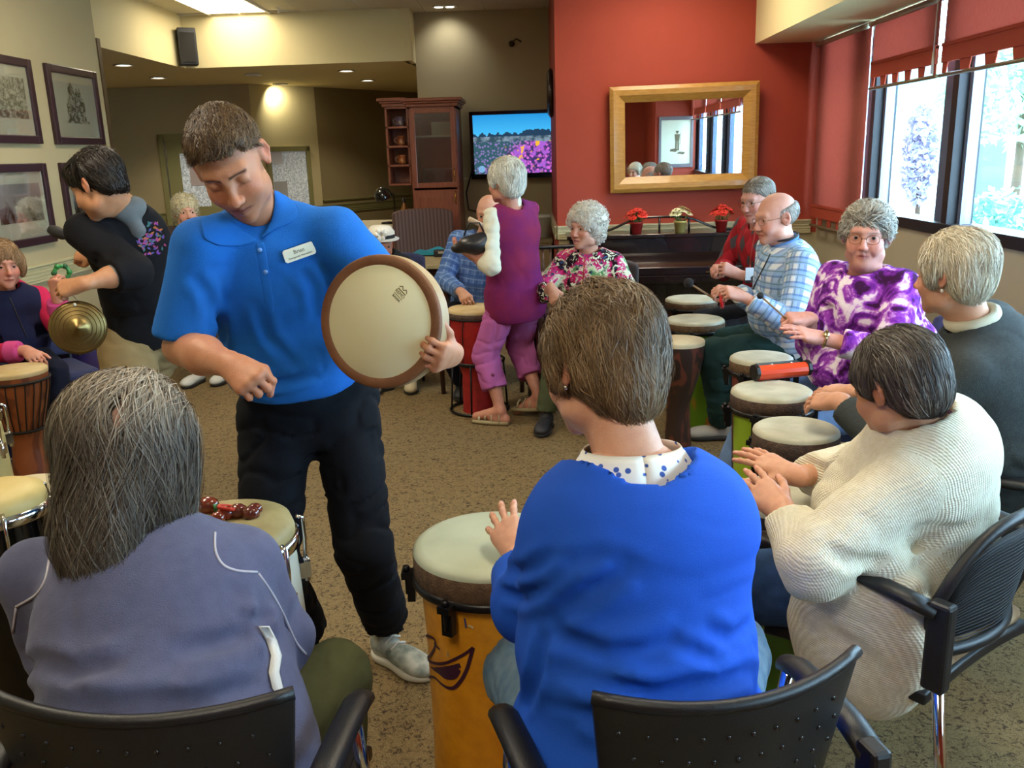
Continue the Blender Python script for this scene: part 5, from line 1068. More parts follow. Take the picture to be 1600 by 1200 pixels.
# the big yellow drum with its purple painting
yel = mat('yellow_paint', 'e39a1c', .45, vary=(30, 'c07408', .5), coat=.2); yc = PZ(768, 845, .72)
yd = tubano('tall yellow drum with a purple painted bird-like motif, played by the woman in royal blue', (yc[0], yc[1]), .178, .72, yel, rimb, headg, rz=.3, band=.07, taper=.97)
pur = mat('purple_paint', '3d1730', .5)
def paint_on(t, c, R, pts, w, name, m, closed=False, z_at=None, Hh=.72):
    """a brush stroke laid on the shell: pts are (angle, height)"""
    P = []; pts = np.array(pts, float); k = len(pts)
    u = np.linspace(0, k-1, (k-1)*6+1); A = np.interp(u, range(k), pts[:, 0]); Z = np.interp(u, range(k), pts[:, 1])
    if len(u) > 12: ker = np.ones(5)/5; A[2:-2] = np.convolve(A, ker, 'valid'); Z[2:-2] = np.convolve(Z, ker, 'valid')
    rr = lambda z: float(np.interp(z, [.012, Hh*.35, Hh*.7, Hh-.08], [R*.94*.97, R*.94*.94, R*.94*.96, R*.94]))
    Q = np.array([(math.cos(a)*(rr(z)+.0006), math.sin(a)*(rr(z)+.0006), z) for a, z in zip(A, Z)]); d = np.gradient(np.stack([A*R, Z], 1), axis=0); d /= np.linalg.norm(d, axis=1, keepdims=True)+1e-9
    ww = np.full(len(u), w) if np.isscalar(w) else np.interp(u, range(k), w); L_, R2 = [], []
    for q, dd_, a, z, w_ in zip(Q, d, A, Z, ww):
        for s_, lst in ((1, L_), (-1, R2)): aa = a+s_*(-dd_[1])*w_/2/R; z2 = z+s_*dd_[0]*w_/2; lst.append((math.cos(aa)*(rr(z2)+.0028), math.sin(aa)*(rr(z2)+.0028), z2))
    o = MB().grid(np.array([L_, R2])).build(name, m, t); o.rotation_euler = (0, 0, -t.rotation_euler[2]); return o
def pix(px, py, c=yc, R=.178*.94*.95):
    """where the sight line through the pixel meets the drum's shell: (angle, height)"""
    d = _ray(px, py); o = CAM0-np.array([c[0], c[1], 0]); a = d[0]**2+d[1]**2; b = 2*(o[0]*d[0]+o[1]*d[1]); q = o[0]**2+o[1]**2-R*R; D = b*b-4*a*q
    t_ = (-b-math.sqrt(max(D, 0)))/(2*a); p = o+d*t_; return math.atan2(p[1], p[0]), p[2]
def zp(x, y): return pix(640+x/7.06, 940+y/7.06)
for pts, w in (([(150, 480), (160, 400), (210, 365), (280, 385), (310, 430), (290, 520), (240, 600), (200, 620), (170, 560)], .007), ([(230, 330), (240, 380)], .004), ([(290, 450), (350, 520)], .006),
               ([(190, 620), (260, 665), (350, 680), (430, 665), (540, 610), (640, 550), (710, 490)], .007), ([(710, 490), (680, 600), (640, 740), (580, 860), (500, 950), (430, 945), (360, 900), (300, 835), (260, 820), (220, 840)], [.008, .009, .009, .009, .009, .008, .007, .006, .006, .006]),
               ([(160, 560), (200, 700), (210, 850), (195, 960), (160, 1040), (150, 1000)], .006), ([(250, 715), (330, 760), (400, 800), (500, 800), (560, 740)], [.004, .012, .022, .022, .010]), ([(300, 730), (420, 745), (570, 690)], [.006, .016, .010]), ([(140, 690), (150, 780), (150, 880)], .008)):
    paint_on(yd, yc, .178, [zp(*q) for q in pts], w, 'painted_stroke', pur)
paint_on(yd, yc, .178, [zp(625, 160), zp(640, 270)], .005, 'paint_chip', mat('chip_blue', '4a4870', .6)); paint_on(yd, yc, .178, [zp(660, 240), zp(690, 250), zp(715, 270)], .004, 'paint_chip', mat('chip_white', 'cfc7ae', .6)); paint_on(yd, yc, .178, [zp(440, 540), zp(437, 600)], .003, 'paint_chip', mat('chip_grey', '8f8a78', .6)); paint_on(yd, yc, .178, [zp(110, 550), zp(205, 490)], .006, 'paint_chip', mat('chip_grey'))
# drums on the right side of the circle
def blotch(name, a, b_, c_, scale=6, p1=.48, p2=.56):
    m = mat(name, a, .5, coat=.15); N, L, b = nodes_of(m); tc_ = N.new('ShaderNodeTexCoord'); mp = N.new('ShaderNodeMapping'); mp.inputs['Scale'].default_value = (1, 1, .45); L.new(tc_.outputs['Object'], mp.inputs[0]); n_ = mk_noise(N, L, mp.outputs[0], scale, 2, .5); L.new(mk_ramp(N, L, n_, [(p1, a), (p1+.03, b_), (p2, b_), (p2+.03, c_)]), b.inputs['Base Color']); return m
grn = blotch('green_orange_paint', '6f9a1c', 'c0701c', '7aa81e', 5, .52, .66); grn2 = blotch('lime_paint', '8fae22', '5f9a6a', '96b428', 16, .66, .72); redd = blotch('dark_red_cloth', '5c1a1a', '2c1214', '70302a', 12); dkw = blotch('carved_dark_wood', '2a1812', '5a2a1a', '1d110e', 10)
def at_top(px, py, z): q = PZ(px, py, z); return (q[0], q[1])
tubano('ivory-headed drum farthest back, before the man in the argyle cardigan', at_top(1080, 466, .62), .168, .62, mat('deep_wood', '4a2c1c', .5), rimb, headw)
tubano('green drum with orange flames beside the legs of the man in the plaid shirt', at_top(1086, 498, .64), .163, .64, grn, rimb, headw, rz=.5)
djembe('dark carved goblet drum beside the green and orange drum', at_top(1062, 531, .62), .132, .62, dkw, mat('drumhead_cream2', 'cfc4a4', .55, vary=(9, 'baa982', .7)), mat('dark_strap', '1a1413', .8), waist=.45, ropes=0, rings=False)
tubano('dark red drum behind the orange box percussion, before the woman in purple', at_top(1190, 557, .70), .132, .70, redd, rimb, headw, band=.06)
tubano('lime green drum with the orange box percussion lying on its head', at_top(1206, 608, .74), .140, .74, grn2, rimd, headw, rz=.2, band=.065)
tubano('small drum with a smudged ivory head in front of the lime green drum', at_top(1244, 668, .70), .133, .70, mat('dark_paint', '241c1c', .5), rimd, headw, rz=.6, band=.075)
tubano('drum with black lugs and green shell under the hands of the woman in cream', at_top(1222, 772, .66), .150, .66, mat('green_lower', '4f7a1c', .5), mat('rim_black', '1b1718', .6), headw, rz=.1, band=.13)
# orange box percussion on the lime drum
q = PZ(1218, 590, .745); t = thing('shaker_box', 'orange tube shaker with black end caps lying on the lime green drum', 'shaker', (q[0]+.005, q[1], .742), math.radians(14))
orm = mat('orange_plastic', 'd8431a', .3, coat=.4)
MB().prism([(.03*math.cos(a), .028+.028*math.sin(a)) for a in np.linspace(0, 2*PI, 13)[:-1]], (-.10, 0, 0), (0, 1, 0), (0, 0, 1), (.20, 0, 0)).build('body', orm, t, bevel=.003)
for x in (-.113, .097): MB().prism([(.034*math.cos(a), .032+.031*math.sin(a)) for a in np.linspace(0, 2*PI, 9)[:-1]]+[], (x, 0, 0), (0, 1, 0), (0, 0, 1), (.016, 0, 0)).build('end_cap', blackp, t, bevel=.003)
MB().box((0, .028, .048), (.17, .03, .012)).build('teal_strip', mat('teal_plastic', '1d4a52', .35), t)
for x in (-.04, .04): MB().cyl((x, .0, .054), (x, .0, .060), .004).build('screw', chrome, t)
# red goblet drum on a wire stand
q = PZ(744, 480, .66); rc = (q[0], q[1]-.02); rdm = mat('red_drum_cloth', 'a81c1c', .55, vary=(20, '801414', .7))
rd = djembe('red goblet drum with black straps on a wire ring stand', rc, .18, .66, rdm, mat('drumhead_tan'), mat('dark_strap'), rim=rimd, waist=.56, hw_=.40, foot=.60, ropes=8)
for o in [k for k in rd.children if k.name.startswith('rope_ring')]: pass
t = thing('drum_stand', 'black wire ring stand round the foot of the red goblet drum', 'stand', (rc[0], rc[1], 0))
MB().torus((0, 0, .012), .185, .009, n=36).build('base_ring', blackm, t); MB().torus((0, 0, .33), .165, .008, n=36).build('upper_ring', blackm, t)
for i in range(6): a = 2*PI*i/6+.3; MB().cyl((.183*math.cos(a), .183*math.sin(a), .012), (.165*math.cos(a), .165*math.sin(a), .33), .006, n=8).build('upright', blackm, t)
# left side
q = PZ(22, 577, .62); lw = blotch('reddish_wood', '8a4a22', '6a3418', '9c5a2c', 7); djembe('rope-tuned wooden goblet drum with a tan head before the woman in pink', (q[0], q[1]), .152, .62, lw, headt, None, waist=.46, hw_=.44, foot=.66, ropes=22, rz=.2)
pm_ = mat('purple_lacquer', '2a1a4a', .25, coat=.5); q = PZ(125, 500, .66)
def conga(label, c, R, H, shell, head, metal, name='conga_drum', lugs=6, cone=True, hoopw=.03, belly=1.08, rz=0., tail=.72):
    t = thing(name, label, 'drum', (c[0], c[1], 0), rz); MB().lathe([(R*tail, 0), (R*.92, H*.3), (R*belly, H*.6), (R*1.02, H*.88), (R*.97, H-.02)], n=48).build('shell', shell, t)
    MB().lathe([(R*1.03, H-.045), (R*1.02, H-.01), (R*.97, H+.012), (R*.80, H+.016)] + ([(R*.74, H+.022)] if cone else []) + [(.001, H+.016)], n=48).build('drumhead', head, t)
    MB().lathe([(R*1.05, H-.052), (R*1.07, H-.050), (R*1.07, H-.050+hoopw), (R*1.05, H-.050+hoopw)], n=48).build('hoop', metal, t)
    m = MB(); m.tube([(0, -.004, .02), (0, -.018, .012), (0, -.020, -.04), (0, -.016, -.10)], .005, 6); m.box((0, -.010, -.115), (.034, .026, .04)); m.cyl((0, -.018, -.15), (0, -.018, -.09), .007, n=8); me = m.mesh('lug'); me.materials.append(metal)
    for i in range(lugs): a = 2*PI*i/lugs+.35; o = link('lug', me, None, t); rr = R*1.07; o.location = (rr*math.sin(a), -rr*math.cos(a), H-.03); o.rotation_euler = (0, 0, a)
    MB().lathe([(R*tail-.006, 0), (R*tail+.004, 0), (R*tail+.004, .025)], n=36).build('foot_ring', rubber, t)
    return t
conga('purple lacquered conga drum between the woman in pink and the man in the black sweater', (q[0], q[1]), .185, .66, pm_, headw, chrome)
q = PZ(350, 826, .78); cg = (q[0], q[1]); conga('white conga drum with chrome hoop and a mottled skin, by the woman in lavender fleece', cg, .152, .78, mat('white_shell', 'd0cebc', .35, coat=.3), mat('skin_mottled', 'b3a26e', .5, vary=(9, '8d7a48', .9)), chrome, rz=.75)
q = PZ(-8, 775, .78); conga('black conga drum with chrome hoop and yellow skin at the left edge', (q[0], q[1]), .115, .78, mat('gloss_black'), mat('skin_yellow', 'cdb878', .5, vary=(7, 'b8a05e', .7)), chrome, rz=.3)
q = PZ(20, 758, .70); tubano('drum with a worn cream head just behind the black conga at the left edge', (q[0]-.02, q[1]+.10), .11, .66, mat('dark_paint'), rimd, mat('drumhead_cream2'), band=.05)
q = PZ(-62, 640, .74); conga('cream-shelled conga with chrome lugs cut by the left picture edge', (q[0], q[1]), .12, .74, mat('cream_shell', 'a8935c', .4), headw, chrome)
q = PZ(596, 616, .0); tubano('green and black drum half hidden behind the legs of the man in the blue polo', (q[0]-.03, q[1]+.15), .13, .55, blotch('green_black_paint', '1c1c20', '2f8a3c', '17171a', 9, .42, .56), rimd, headw)
# jingle shakers on the white conga
def nut(label, px, py, r, col, z=.812):
    r *= 1.5
    q = PZ(px, py, z); t = thing('seed_shaker', label, 'shaker', (q[0], q[1], .797+r*.55)); MB().sphere((0, 0, 0), (r, r*.85, r*.8), 12).build('body', mat('nut_'+col, col, .2, coat=.6, vary=(60, '5e2417', .6)), t); MB().torus((0, 0, r*.55), r*.3, r*.12, n=12, m=5).build('rim', mat('nut_rim', '45180f', .4), t); return t
for lb, px, py, r, c_ in (('largest brown seed shaker pod on the white conga', 325, 790, .018, '8a3a24'), ('red-brown shaker pod in front of the red cord on the conga', 352, 800, .014, '9a3a22'), ('brown shaker pod beside the red cord on the conga', 372, 797, .015, '7a3222'), ('brown pod nearest the rim of the white conga', 392, 800, .014, '6e2c1e'), ('small brown pod behind the others on the white conga', 340, 806, .012, '8a3a24'), ('pointed brown pod at the right of the shaker bunch', 398, 792, .012, '74301f')): nut(lb, px, py, r, c_)
q = PZ(357, 792, .82); t = thing('cord_loop', 'loop of red and green cord tied round the shaker pods on the conga', 'cord', (q[0], q[1], .81)); MB().torus((0, 0, .008), .022, .0045, (0.2, .3, 1), 20, 6).build('red_cord', mat('red_cord', 'c8321e', .6), t); MB().tube([(-.03, .0, .0), (-.035, .01, .01), (-.03, .02, .006), (-.02, .015, .0)], .004, 6).build('green_cord', mat('green_cord', '2f7a3c', .6), t)

# ================================================================== chairs
def mesh_chair(label, loc, rz, mesh_back=False, al_=0., cushion=None, group='black armchairs of the drum circle', wb=.235, bx=0.):
    """facing +Y in its own frame"""
    t = thing('armchair', label, 'chair', loc, rz, group); lo_, hi_ = .50, .81
    P = []; 
    for v in np.linspace(0, 1, 9):
        row = []
        for u in np.linspace(-1, 1, 17):
            w_ = wb*(1-.18*(1-v)); z = lo_+(hi_-lo_)*v + (.012*u*u*v if not mesh_back else -.16*abs(u)**3.2*v); row.append((u*w_+bx, -.185-.045*v+.060*u*u, z))
        P.append(row)
    P = np.array(P)
    if not mesh_back:
        MB().slab(P, np.array([0, .014, 0])).build('backrest', blackp, t, bevel=.003); MB().tube(P[-1]+np.array([0, .007, .002]), .0105, 8).build('top_rail', blackp, t)
        dm = MB()
        for v in np.linspace(.14, .84, 6):
            for j, u in enumerate(np.linspace(-.82, .82, 10)):
                uu = u+(.045 if int(v*10) % 2 else -.045); w_ = wb*(1-.18*(1-v)); dm.sphere((uu*w_+bx, -.1865-.045*v+.060*uu*uu, lo_+(hi_-lo_)*v+.012*uu*uu*v), (.0042, .002, .0042), 6)
        dm.build('perforation_studs', mat('black_gloss_plastic', '202022', .15), t, kind='stuff')
    else:
        mm = mat('black_mesh', '0f0f11', .7); MB().slab(P[1:-1, 1:-1], np.array([0, .003, 0])).build('mesh_panel', mm, t); ring = np.concatenate([P[0], P[1:-1, -1], P[-1][::-1], P[1:-1, 0][::-1]]); MB().tube(ring, .014, 8, True).build('back_frame', blackp, t)
        lines = MB()
        for v in np.linspace(.1, .9, 26):
            i = v*8; k = int(i); f = i-k; row = P[k]*(1-f)+P[min(k+1, 8)]*f; lines.tube(row[1:-1]-np.array([0, .002, 0]), .0012, 3)
        lines.build('mesh_threads', mat('mesh_thread', '2b2b30', .6), t, kind='stuff')
    MB().slab(np.array([[(x, y, .44+.02*(1-(x/.24)**2)-.015*(y > .2)) for x in np.linspace(-.24, .24, 7)] for y in np.linspace(-.17, .25, 7)]), np.array([0, 0, -.03])).build('seat_pan', blackp, t, bevel=.006)
    MB().box((0, .04, .462), (.45, .40, .045)).build('seat_cushion', cushion or mat('seat_fabric_black', '1d1d20', .9), t, bevel=.02)
    for s in (-1, 1):
        MB().tube([(s*.262, -.19, .650), (s*.268, -.12, .662), (s*.272, -.02+al_*.5, .664+al_*.1), (s*.274, .05+al_, .660+al_*.06), (s*.274, .085+al_, .648+al_*.06), (s*.274, .10+al_, .63+al_*.06)], [.026, .026, .026, .026, .024, .014], 12, flat=.62).build('armrest', blackp, t)
        MB().box((s*.258, -.195, .575), (.036, .05, .20)).build('arm_post', blackp, t, bevel=.008)
        MB().tube([(s*.258, -.20, .50), (s*.256, -.23, .25), (s*.255, -.28, .0)], .0125, 10).build('leg', chrome, t); MB().tube([(s*.262, .06, .645), (s*.262, .12, .40), (s*.255, .20, .0)], .0125, 10).build('leg', chrome, t)
    m = MB(); m.cyl((-.255, -.02, .42), (.255, -.02, .42), .011); m.build('cross_bar', chrome, t)
    return t
mesh_chair('black armchair with a perforated plastic back behind the woman in royal blue', (.215, 1.32, 0), math.radians(15), wb=.215, bx=.022)
mesh_chair('black armchair with a perforated plastic back under the woman in lavender fleece', (-.60, 1.31, 0), math.radians(-3), wb=.245)
cus = mat('tan_seat_fabric', '8a6a4a', .85, vary=(25, 'b59a78', .8))
mesh_chair('black armchair with a mesh back and tan patterned seat under the woman in cream', (.90, 1.95, 0), math.radians(38), True, cushion=cus, al_=.19)
mesh_chair('black armchair under the white-haired woman in the dark cardigan', (1.48, 2.52, 0), math.radians(50), True)
navy = mat('navy_upholstery', '262b4a', .85, vary=(50, '2f3560', .5), bump=(300, .3))
def simple_chair(label, loc, rz, up=navy, group='upholstered chairs in the circle', hb=.88):
    t = thing('side_chair', label, 'chair', loc, rz, group)
    P = np.array([[(x, -.22-.07*v-.02*(1-(x/.23)**2), .50+(hb-.50)*v-.03*v*(x/.23)**4) for x in np.linspace(-.23, .23, 9)] for v in np.linspace(0, 1, 6)]); MB().slab(P, np.array([0, .045, 0])).build('backrest', up, t, bevel=.015)
    MB().box((0, 0, .44), (.47, .46, .07)).build('seat', up, t, bevel=.025)
    for s in (-1, 1): MB().tube([(s*.22, -.25, .60), (s*.225, -.24, .42), (s*.23, -.28, 0)], .012, 8).build('leg', blackm, t); MB().tube([(s*.22, .18, .41), (s*.23, .21, 0)], .012, 8).build('leg', blackm, t)
    return t
# ================================================================== people
def want(k): return True
def text_mesh(txt, size, m, name, parent, origin, ax, ay, depth=.0008, align='CENTER'):
    cu = bpy.data.curves.new(name, 'FONT'); cu.body = txt; cu.size = size; cu.align_x = align; cu.align_y = 'CENTER'; cu.extrude = depth; cu.resolution_u = 2
    to = bpy.data.objects.new('t', cu); C.objects.link(to); dg = bpy.context.evaluated_depsgraph_get(); me = bpy.data.meshes.new_from_object(to.evaluated_get(dg)); bpy.data.objects.remove(to); bpy.data.curves.remove(cu)
    ax, ay = unit(ax), unit(ay); az = np.cross(ax, ay); n = len(me.vertices); co = np.empty(n*3, np.float32); me.vertices.foreach_get('co', co); co = co.reshape(-1, 3); co = co[:, :1]*ax+co[:, 1:2]*ay+co[:, 2:]*az+np.array(origin, float)-root_loc(parent)
    me.vertices.foreach_set('co', co.astype(np.float32).ravel()); me.update(); return link(name, me, m, parent)
def face_cut(vol, line=(.068, -.058), k=.006, soft=None):
    """cuts a short haircut from a cranium volume along the hairline (forehead height at y=.09, nape height at y=-.09)"""
    a, b = line; n = unit([0, (a-b)/.18, -1]); vol.half((0, .09, a), n, k)
def man():
    N_ = PY(402, 322, 2.10)+[0, 0, -.01]
    Pv = PY(482, 635, 2.40); p = Person('man in a bright blue polo shirt holding a frame drum', (Pv[0], 2.45), Pv, N_, PY(360, 254, 1.99), (.17, -.80, -.58), sw=.205, side=(-.93, -.36, -.06), top=(-.22, -.5, 1))
    p.sh[-1] = PY(536, 366, 2.13); p.sh[1] = PY(306, 388, 2.02)
    p.j['el', 1] = PY(284, 542, 2.0); p.j['wr', 1] = PY(364, 573, 1.80); 
    dc = PY(592, 503, 1.93); nrm = unit([-.30, -.93, .16]); R = .149; S2 = unit(np.cross((0, 0, 1), nrm)); S2 = S2 if S2[0] > 0 else -S2; U2 = unit(np.cross(nrm, S2)); U2 = U2 if U2[2] > 0 else -U2; rad = unit(S2*.80-U2*.42)
    p.arm(-1, dc+rad*(R+.008)-nrm*.088, (-.1, 1, -.5), .28, .26)
    p.leg(1, PY(478, 985, 2.46), (-.05, -1, 0), .10, .43, .40); p.leg(-1, PY(604, 972, 2.54), (.1, -1, 0), .10, .43, .41)
    p.head(res=.0034, scale=.97, skin='b98262', lid=0, brow='4a3426', nose=1.0, jaw=1.0, jowl=.75, browa=1., ruddy=.25, stubble=.22, lips='93544a', ear=1.05)
    d1 = unit(p.j['wr', 1]-p.j['el', 1]); p.hand(1, d1+np.array([.1, .0, -.25]), (-.1, -.75, .65), curl=(1.3, 1.5, 1.0), thumb='fist', res=.0038, fr=.040, sc_=.93)
    # left hand wraps the rim: fingers curl round the front
    p.hand(-1, (-.15, -.25, .95), (.98, -.2, .1), curl=(1.15, 1.3, .7), thumb='along', res=.0035, fr=.042, sc_=1.03) if False else None
    W = p.j['wr', -1]
    p.hand(-1, nrm+rad*.05, rad, curl=(1.15, 1.1, .7), thumb=((.45, .65, -.25), (.65, .45, -.5), (.6, .15, -.75)), res=.0038, fr=.040, sc_=.90)
    p.under(girth=1.0); p.finish()
    # shirt
    polo = cloth('polo_blue', '1c6cc6', vary=(14, '1a62b8', .5), bump=(700, .35), rough=.8)
    sd = p.top(g=1.12, belly=1.3, flare=1.08, sleeve=.46, ar=(.066, .070, .06), hem=.110, hemn=(0, .1, -1), collar=.004, wrinkle=.007, wf=(6, 7, 10), seed=3, shr=.05, cutz=.02)
    solid = SDF(); solid.p = [q for q in sd.p if not q[6]]; solid.cap(p.N, p.H+(p.N-p.H)*.35, .052, None, .02); v0, v1 = p.cast(solid, 415, 322, .001), p.cast(solid, 406, 374, .001); sd.cap(v0, v1, .024, .005, .008, cut=True)
    for c_ in ([(330, 470), (350, 520), (345, 560)], [(400, 470), (420, 530), (470, 580)], [(300, 430), (325, 460), (330, 520)], [(470, 420), (490, 450), (495, 500)], [(360, 590), (430, 600), (500, 585)]): p.crease(sd, c_, .010, .012)
    shirt = p.put('shirt', sd, .007, polo)
    S, U, D = p.side, p.fwd, p.up
    p.patch_on('collar_leaf', solid, [(404, 376), (385, 362), (362, 345), (345, 330)], [(374, 386), (340, 384), (318, 374), (312, 340)], polo, shirt, off=.006, sub=2)
    p.patch_on('collar_leaf', solid, [(404, 376), (424, 345), (430, 310), (424, 285), (414, 266)], [(430, 356), (452, 352), (470, 336), (452, 300), (420, 266)], polo, shirt, off=.006, sub=2)
    # placket with two buttons, badge, necklace laid on the shirt's front
    def front(t, rt, dz=0.):
        q0 = p.spine(t, .32, rt); q = q0.copy(); u = -p.fwd
        for _ in range(60):
            d = float(sd.at(q[None])[0])
            if d < .0012: break
            q = q+u*max(d*.8, .001)
        return q
    p.patch_on('placket', sd, [(397, 379), (404, 420), (414, 490)], [(413, 377), (421, 420), (431, 488)], polo, shirt, off=.0015, th=.003)
    for c_ in ((406, 391), (415, 425)): q = p.cast(sd, *c_, .004); p.part('button', MB().lathe([(.001, .003), (.004, .0025), (.0055, .001), (.0055, -.001)], q, unit(CAM0-q), n=12), mat('button_blue', '5d8fd0', .3), shirt)
    q = p.cast(sd, 467, 394, .006); e_ = .012; nrm = unit([float(sd.at((q+np.eye(3)[i]*e_)[None])[0]-sd.at((q-np.eye(3)[i]*e_)[None])[0]) for i in range(3)]); q = q+nrm*.002; ax = unit(-S+.10*D); ay = unit(np.cross(nrm, ax)) if np.dot(np.cross(nrm, ax), D) > 0 else -unit(np.cross(nrm, ax)); ax = -unit(np.cross(nrm, ay)) if np.dot(-np.cross(nrm, ay), ax) > 0 else unit(np.cross(nrm, ay))
    bd = p.part('name_badge', MB().prism([(-.038, -.011), (-.034, -.015), (.034, -.015), (.038, -.011), (.038, .011), (.034, .015), (-.034, .015), (-.038, .011)], q, ax, ay, nrm*.003), mat('badge_white', 'd9dcc6', .3), shirt, 'white rectangular name badge')
    ink = mat('badge_ink', '55553c', .6); text_mesh('Brian', .013, ink, 'badge_text', bd, q+nrm*.0034+ay*.004, ax, ay, .0003); text_mesh('Therapeutic Recreation', .0062, ink, 'badge_text', bd, q+nrm*.0034-ay*.0075, ax, ay, .0003)
    nk = [p.N+D*(.035-.09*(.5-.5*math.cos(a)))+S*math.sin(a)*.066+U*(-math.cos(a)*.068+.012+.02*(.5-.5*math.cos(a))) for a in np.linspace(0, 2*PI, 33)[:-1]]
    p.part('necklace', MB().tube(nk, .0016, 5, True), mat('gold', 'c9a65a', .25, 1.))
    blk = cloth('trousers_black', '0a0c12', vary=(9, '11151d', .5), bump=(500, .2))
    p.put('trousers', p.pants(g=1.05, r=(.095, .078, .070), wrinkle=.007, seed=9, waist=.24, length=1.0, k=.05), .009, blk)
    wsh = mat('shoe_grey_white', 'b9bcb4', .6, vary=(22, '5a6a66', .9)); so_ = mat('sole_white', 'c9c6b8', .6)
    p.shoe(-1, (.75, -.65, 0), wsh, so_, lace=mat('lace_white', 'd6d6ce', .8)); p.shoe(1, (.2, -.95, 0), mat('shoe_dark', '22242a', .6), mat('sole_dark', '2a2a2a', .6))
    # hair: short brown
    v = SDF(); v.ell((0, -.018, .040), (.079, .098, .083), .02); v.ell((0, .035, .082), (.058, .05, .032), .03); v.cap((-.074, .012, .03), (-.076, .010, -.005), .010, .006, .01); v.cap((.074, .012, .03), (.076, .010, -.005), .010, .006, .01); v.ell((0, -.07, -.02), (.06, .035, .05), .02)
    n_ = unit([0, .62, -1]); v.half((0, .09, .080), n_, .006); v.ell((0, .10, -.01), (.066, .05, .078), .01, cut=True)
    for x in (-1, 1): v.ell((x*.085, -.012, -.004), (.022, .02, .034), .008, cut=True); v.ell((x*.052, .078, .058), (.020, .030, .024), .008, cut=True)
    def flow(P): return np.stack([P[:, 0]*4, .9+0*P[:, 0]-(P[:, 2] < .05)*1.2, -.35-(.08-P[:, 2])*6*(P[:, 2] < .08)], -1)
    p.hair(v, ['4e3b29', '614a34', '77603f', '3c2c1e'], n=10000, L_=.020, steps=5, flow=flow, r=.0006, lift=.005, droop=.4, jit=.4, shell_res=.004, base='4a3829', seed=4)
    # frame drum and its hand grip
    dc = PY(592, 503, 1.93); nrm = unit([-.30, -.93, .16]); R = .149
    t = thing('frame_drum', 'frame drum with a cream head and brown rim held by the polo-shirted man', 'drum', dc)
    fb = mat('drum_rim_brown', '7c4f2c', .6, vary=(30, '6b4224', .6), bump=(300, .2)); hd = mat('drumhead_cream', 'ebe6bc', .55, vary=(5, 'e2dcac', .5))
    MB().lathe([(R-.024, -.002), (R-.02, .002), (R-.004, .001), (R, -.003), (R, -.050), (R-.008, -.050), (R-.008, -.006), (R-.024, -.002)], (0, 0, 0), nrm, n=64).build('rim', fb, t)
    MB().lathe([(R+.0005, -.010), (R+.001, -.012), (R+.001, -.046), (R+.0005, -.048)], (0, 0, 0), nrm, n=64).build('rim_side', mat('rim_side_tan', 'a68c66', .5), t)
    MB().lathe([(.001, -.0005), (R-.021, -.0008), (R-.018, -.006), (.001, -.005)], (0, 0, 0), nrm, n=64).build('drumhead', hd, t)
    S2 = unit(np.cross(nrm, (0, 0, 1)))*-1; U2 = unit(np.cross(nrm, S2)); U2 = U2 if U2[2] > 0 else -U2; ik_ = mat('stamp_ink', '6a6640', .8)
    S2 = S2 if S2[0] > 0 else -S2
    c0 = S2*.052+U2*.064+nrm*.0006; ca, sa = math.cos(-.75), math.sin(-.75); a1 = S2*ca+U2*sa; a2 = -S2*sa+U2*ca
    m = MB()
    for (x0, y0, x1, y1, w_) in ((-.012, .010, -.006, .016, .0018), (-.006, .016, 0, .010, .0018), (0, .010, .006, .016, .0018), (.006, .016, .012, .010, .0018), (-.012, .006, .012, .006, .0022), (-.013, -.008, .013, -.008, .0012)):
        q0, q1 = a1*x0+a2*y0, a1*x1+a2*y1; wv_ = unit(np.cross(nrm, q1-q0))*w_/2; m.add([c0+q0-wv_, c0+q1-wv_, c0+q1+wv_, c0+q0+wv_], [(0, 1, 2, 3)])
    m.build('crown_stamp', ik_, t); text_mesh('REMO', .0105, ik_, 'stamp_text', t, dc+c0-a2*.001, a1, a2, .0002); text_mesh('BAHIA', .008, ik_, 'stamp_text', t, dc+c0-a2*.014, a1, a2, .0002)
    return p

def seated(p, knR, knL, anR, anL):
    return p
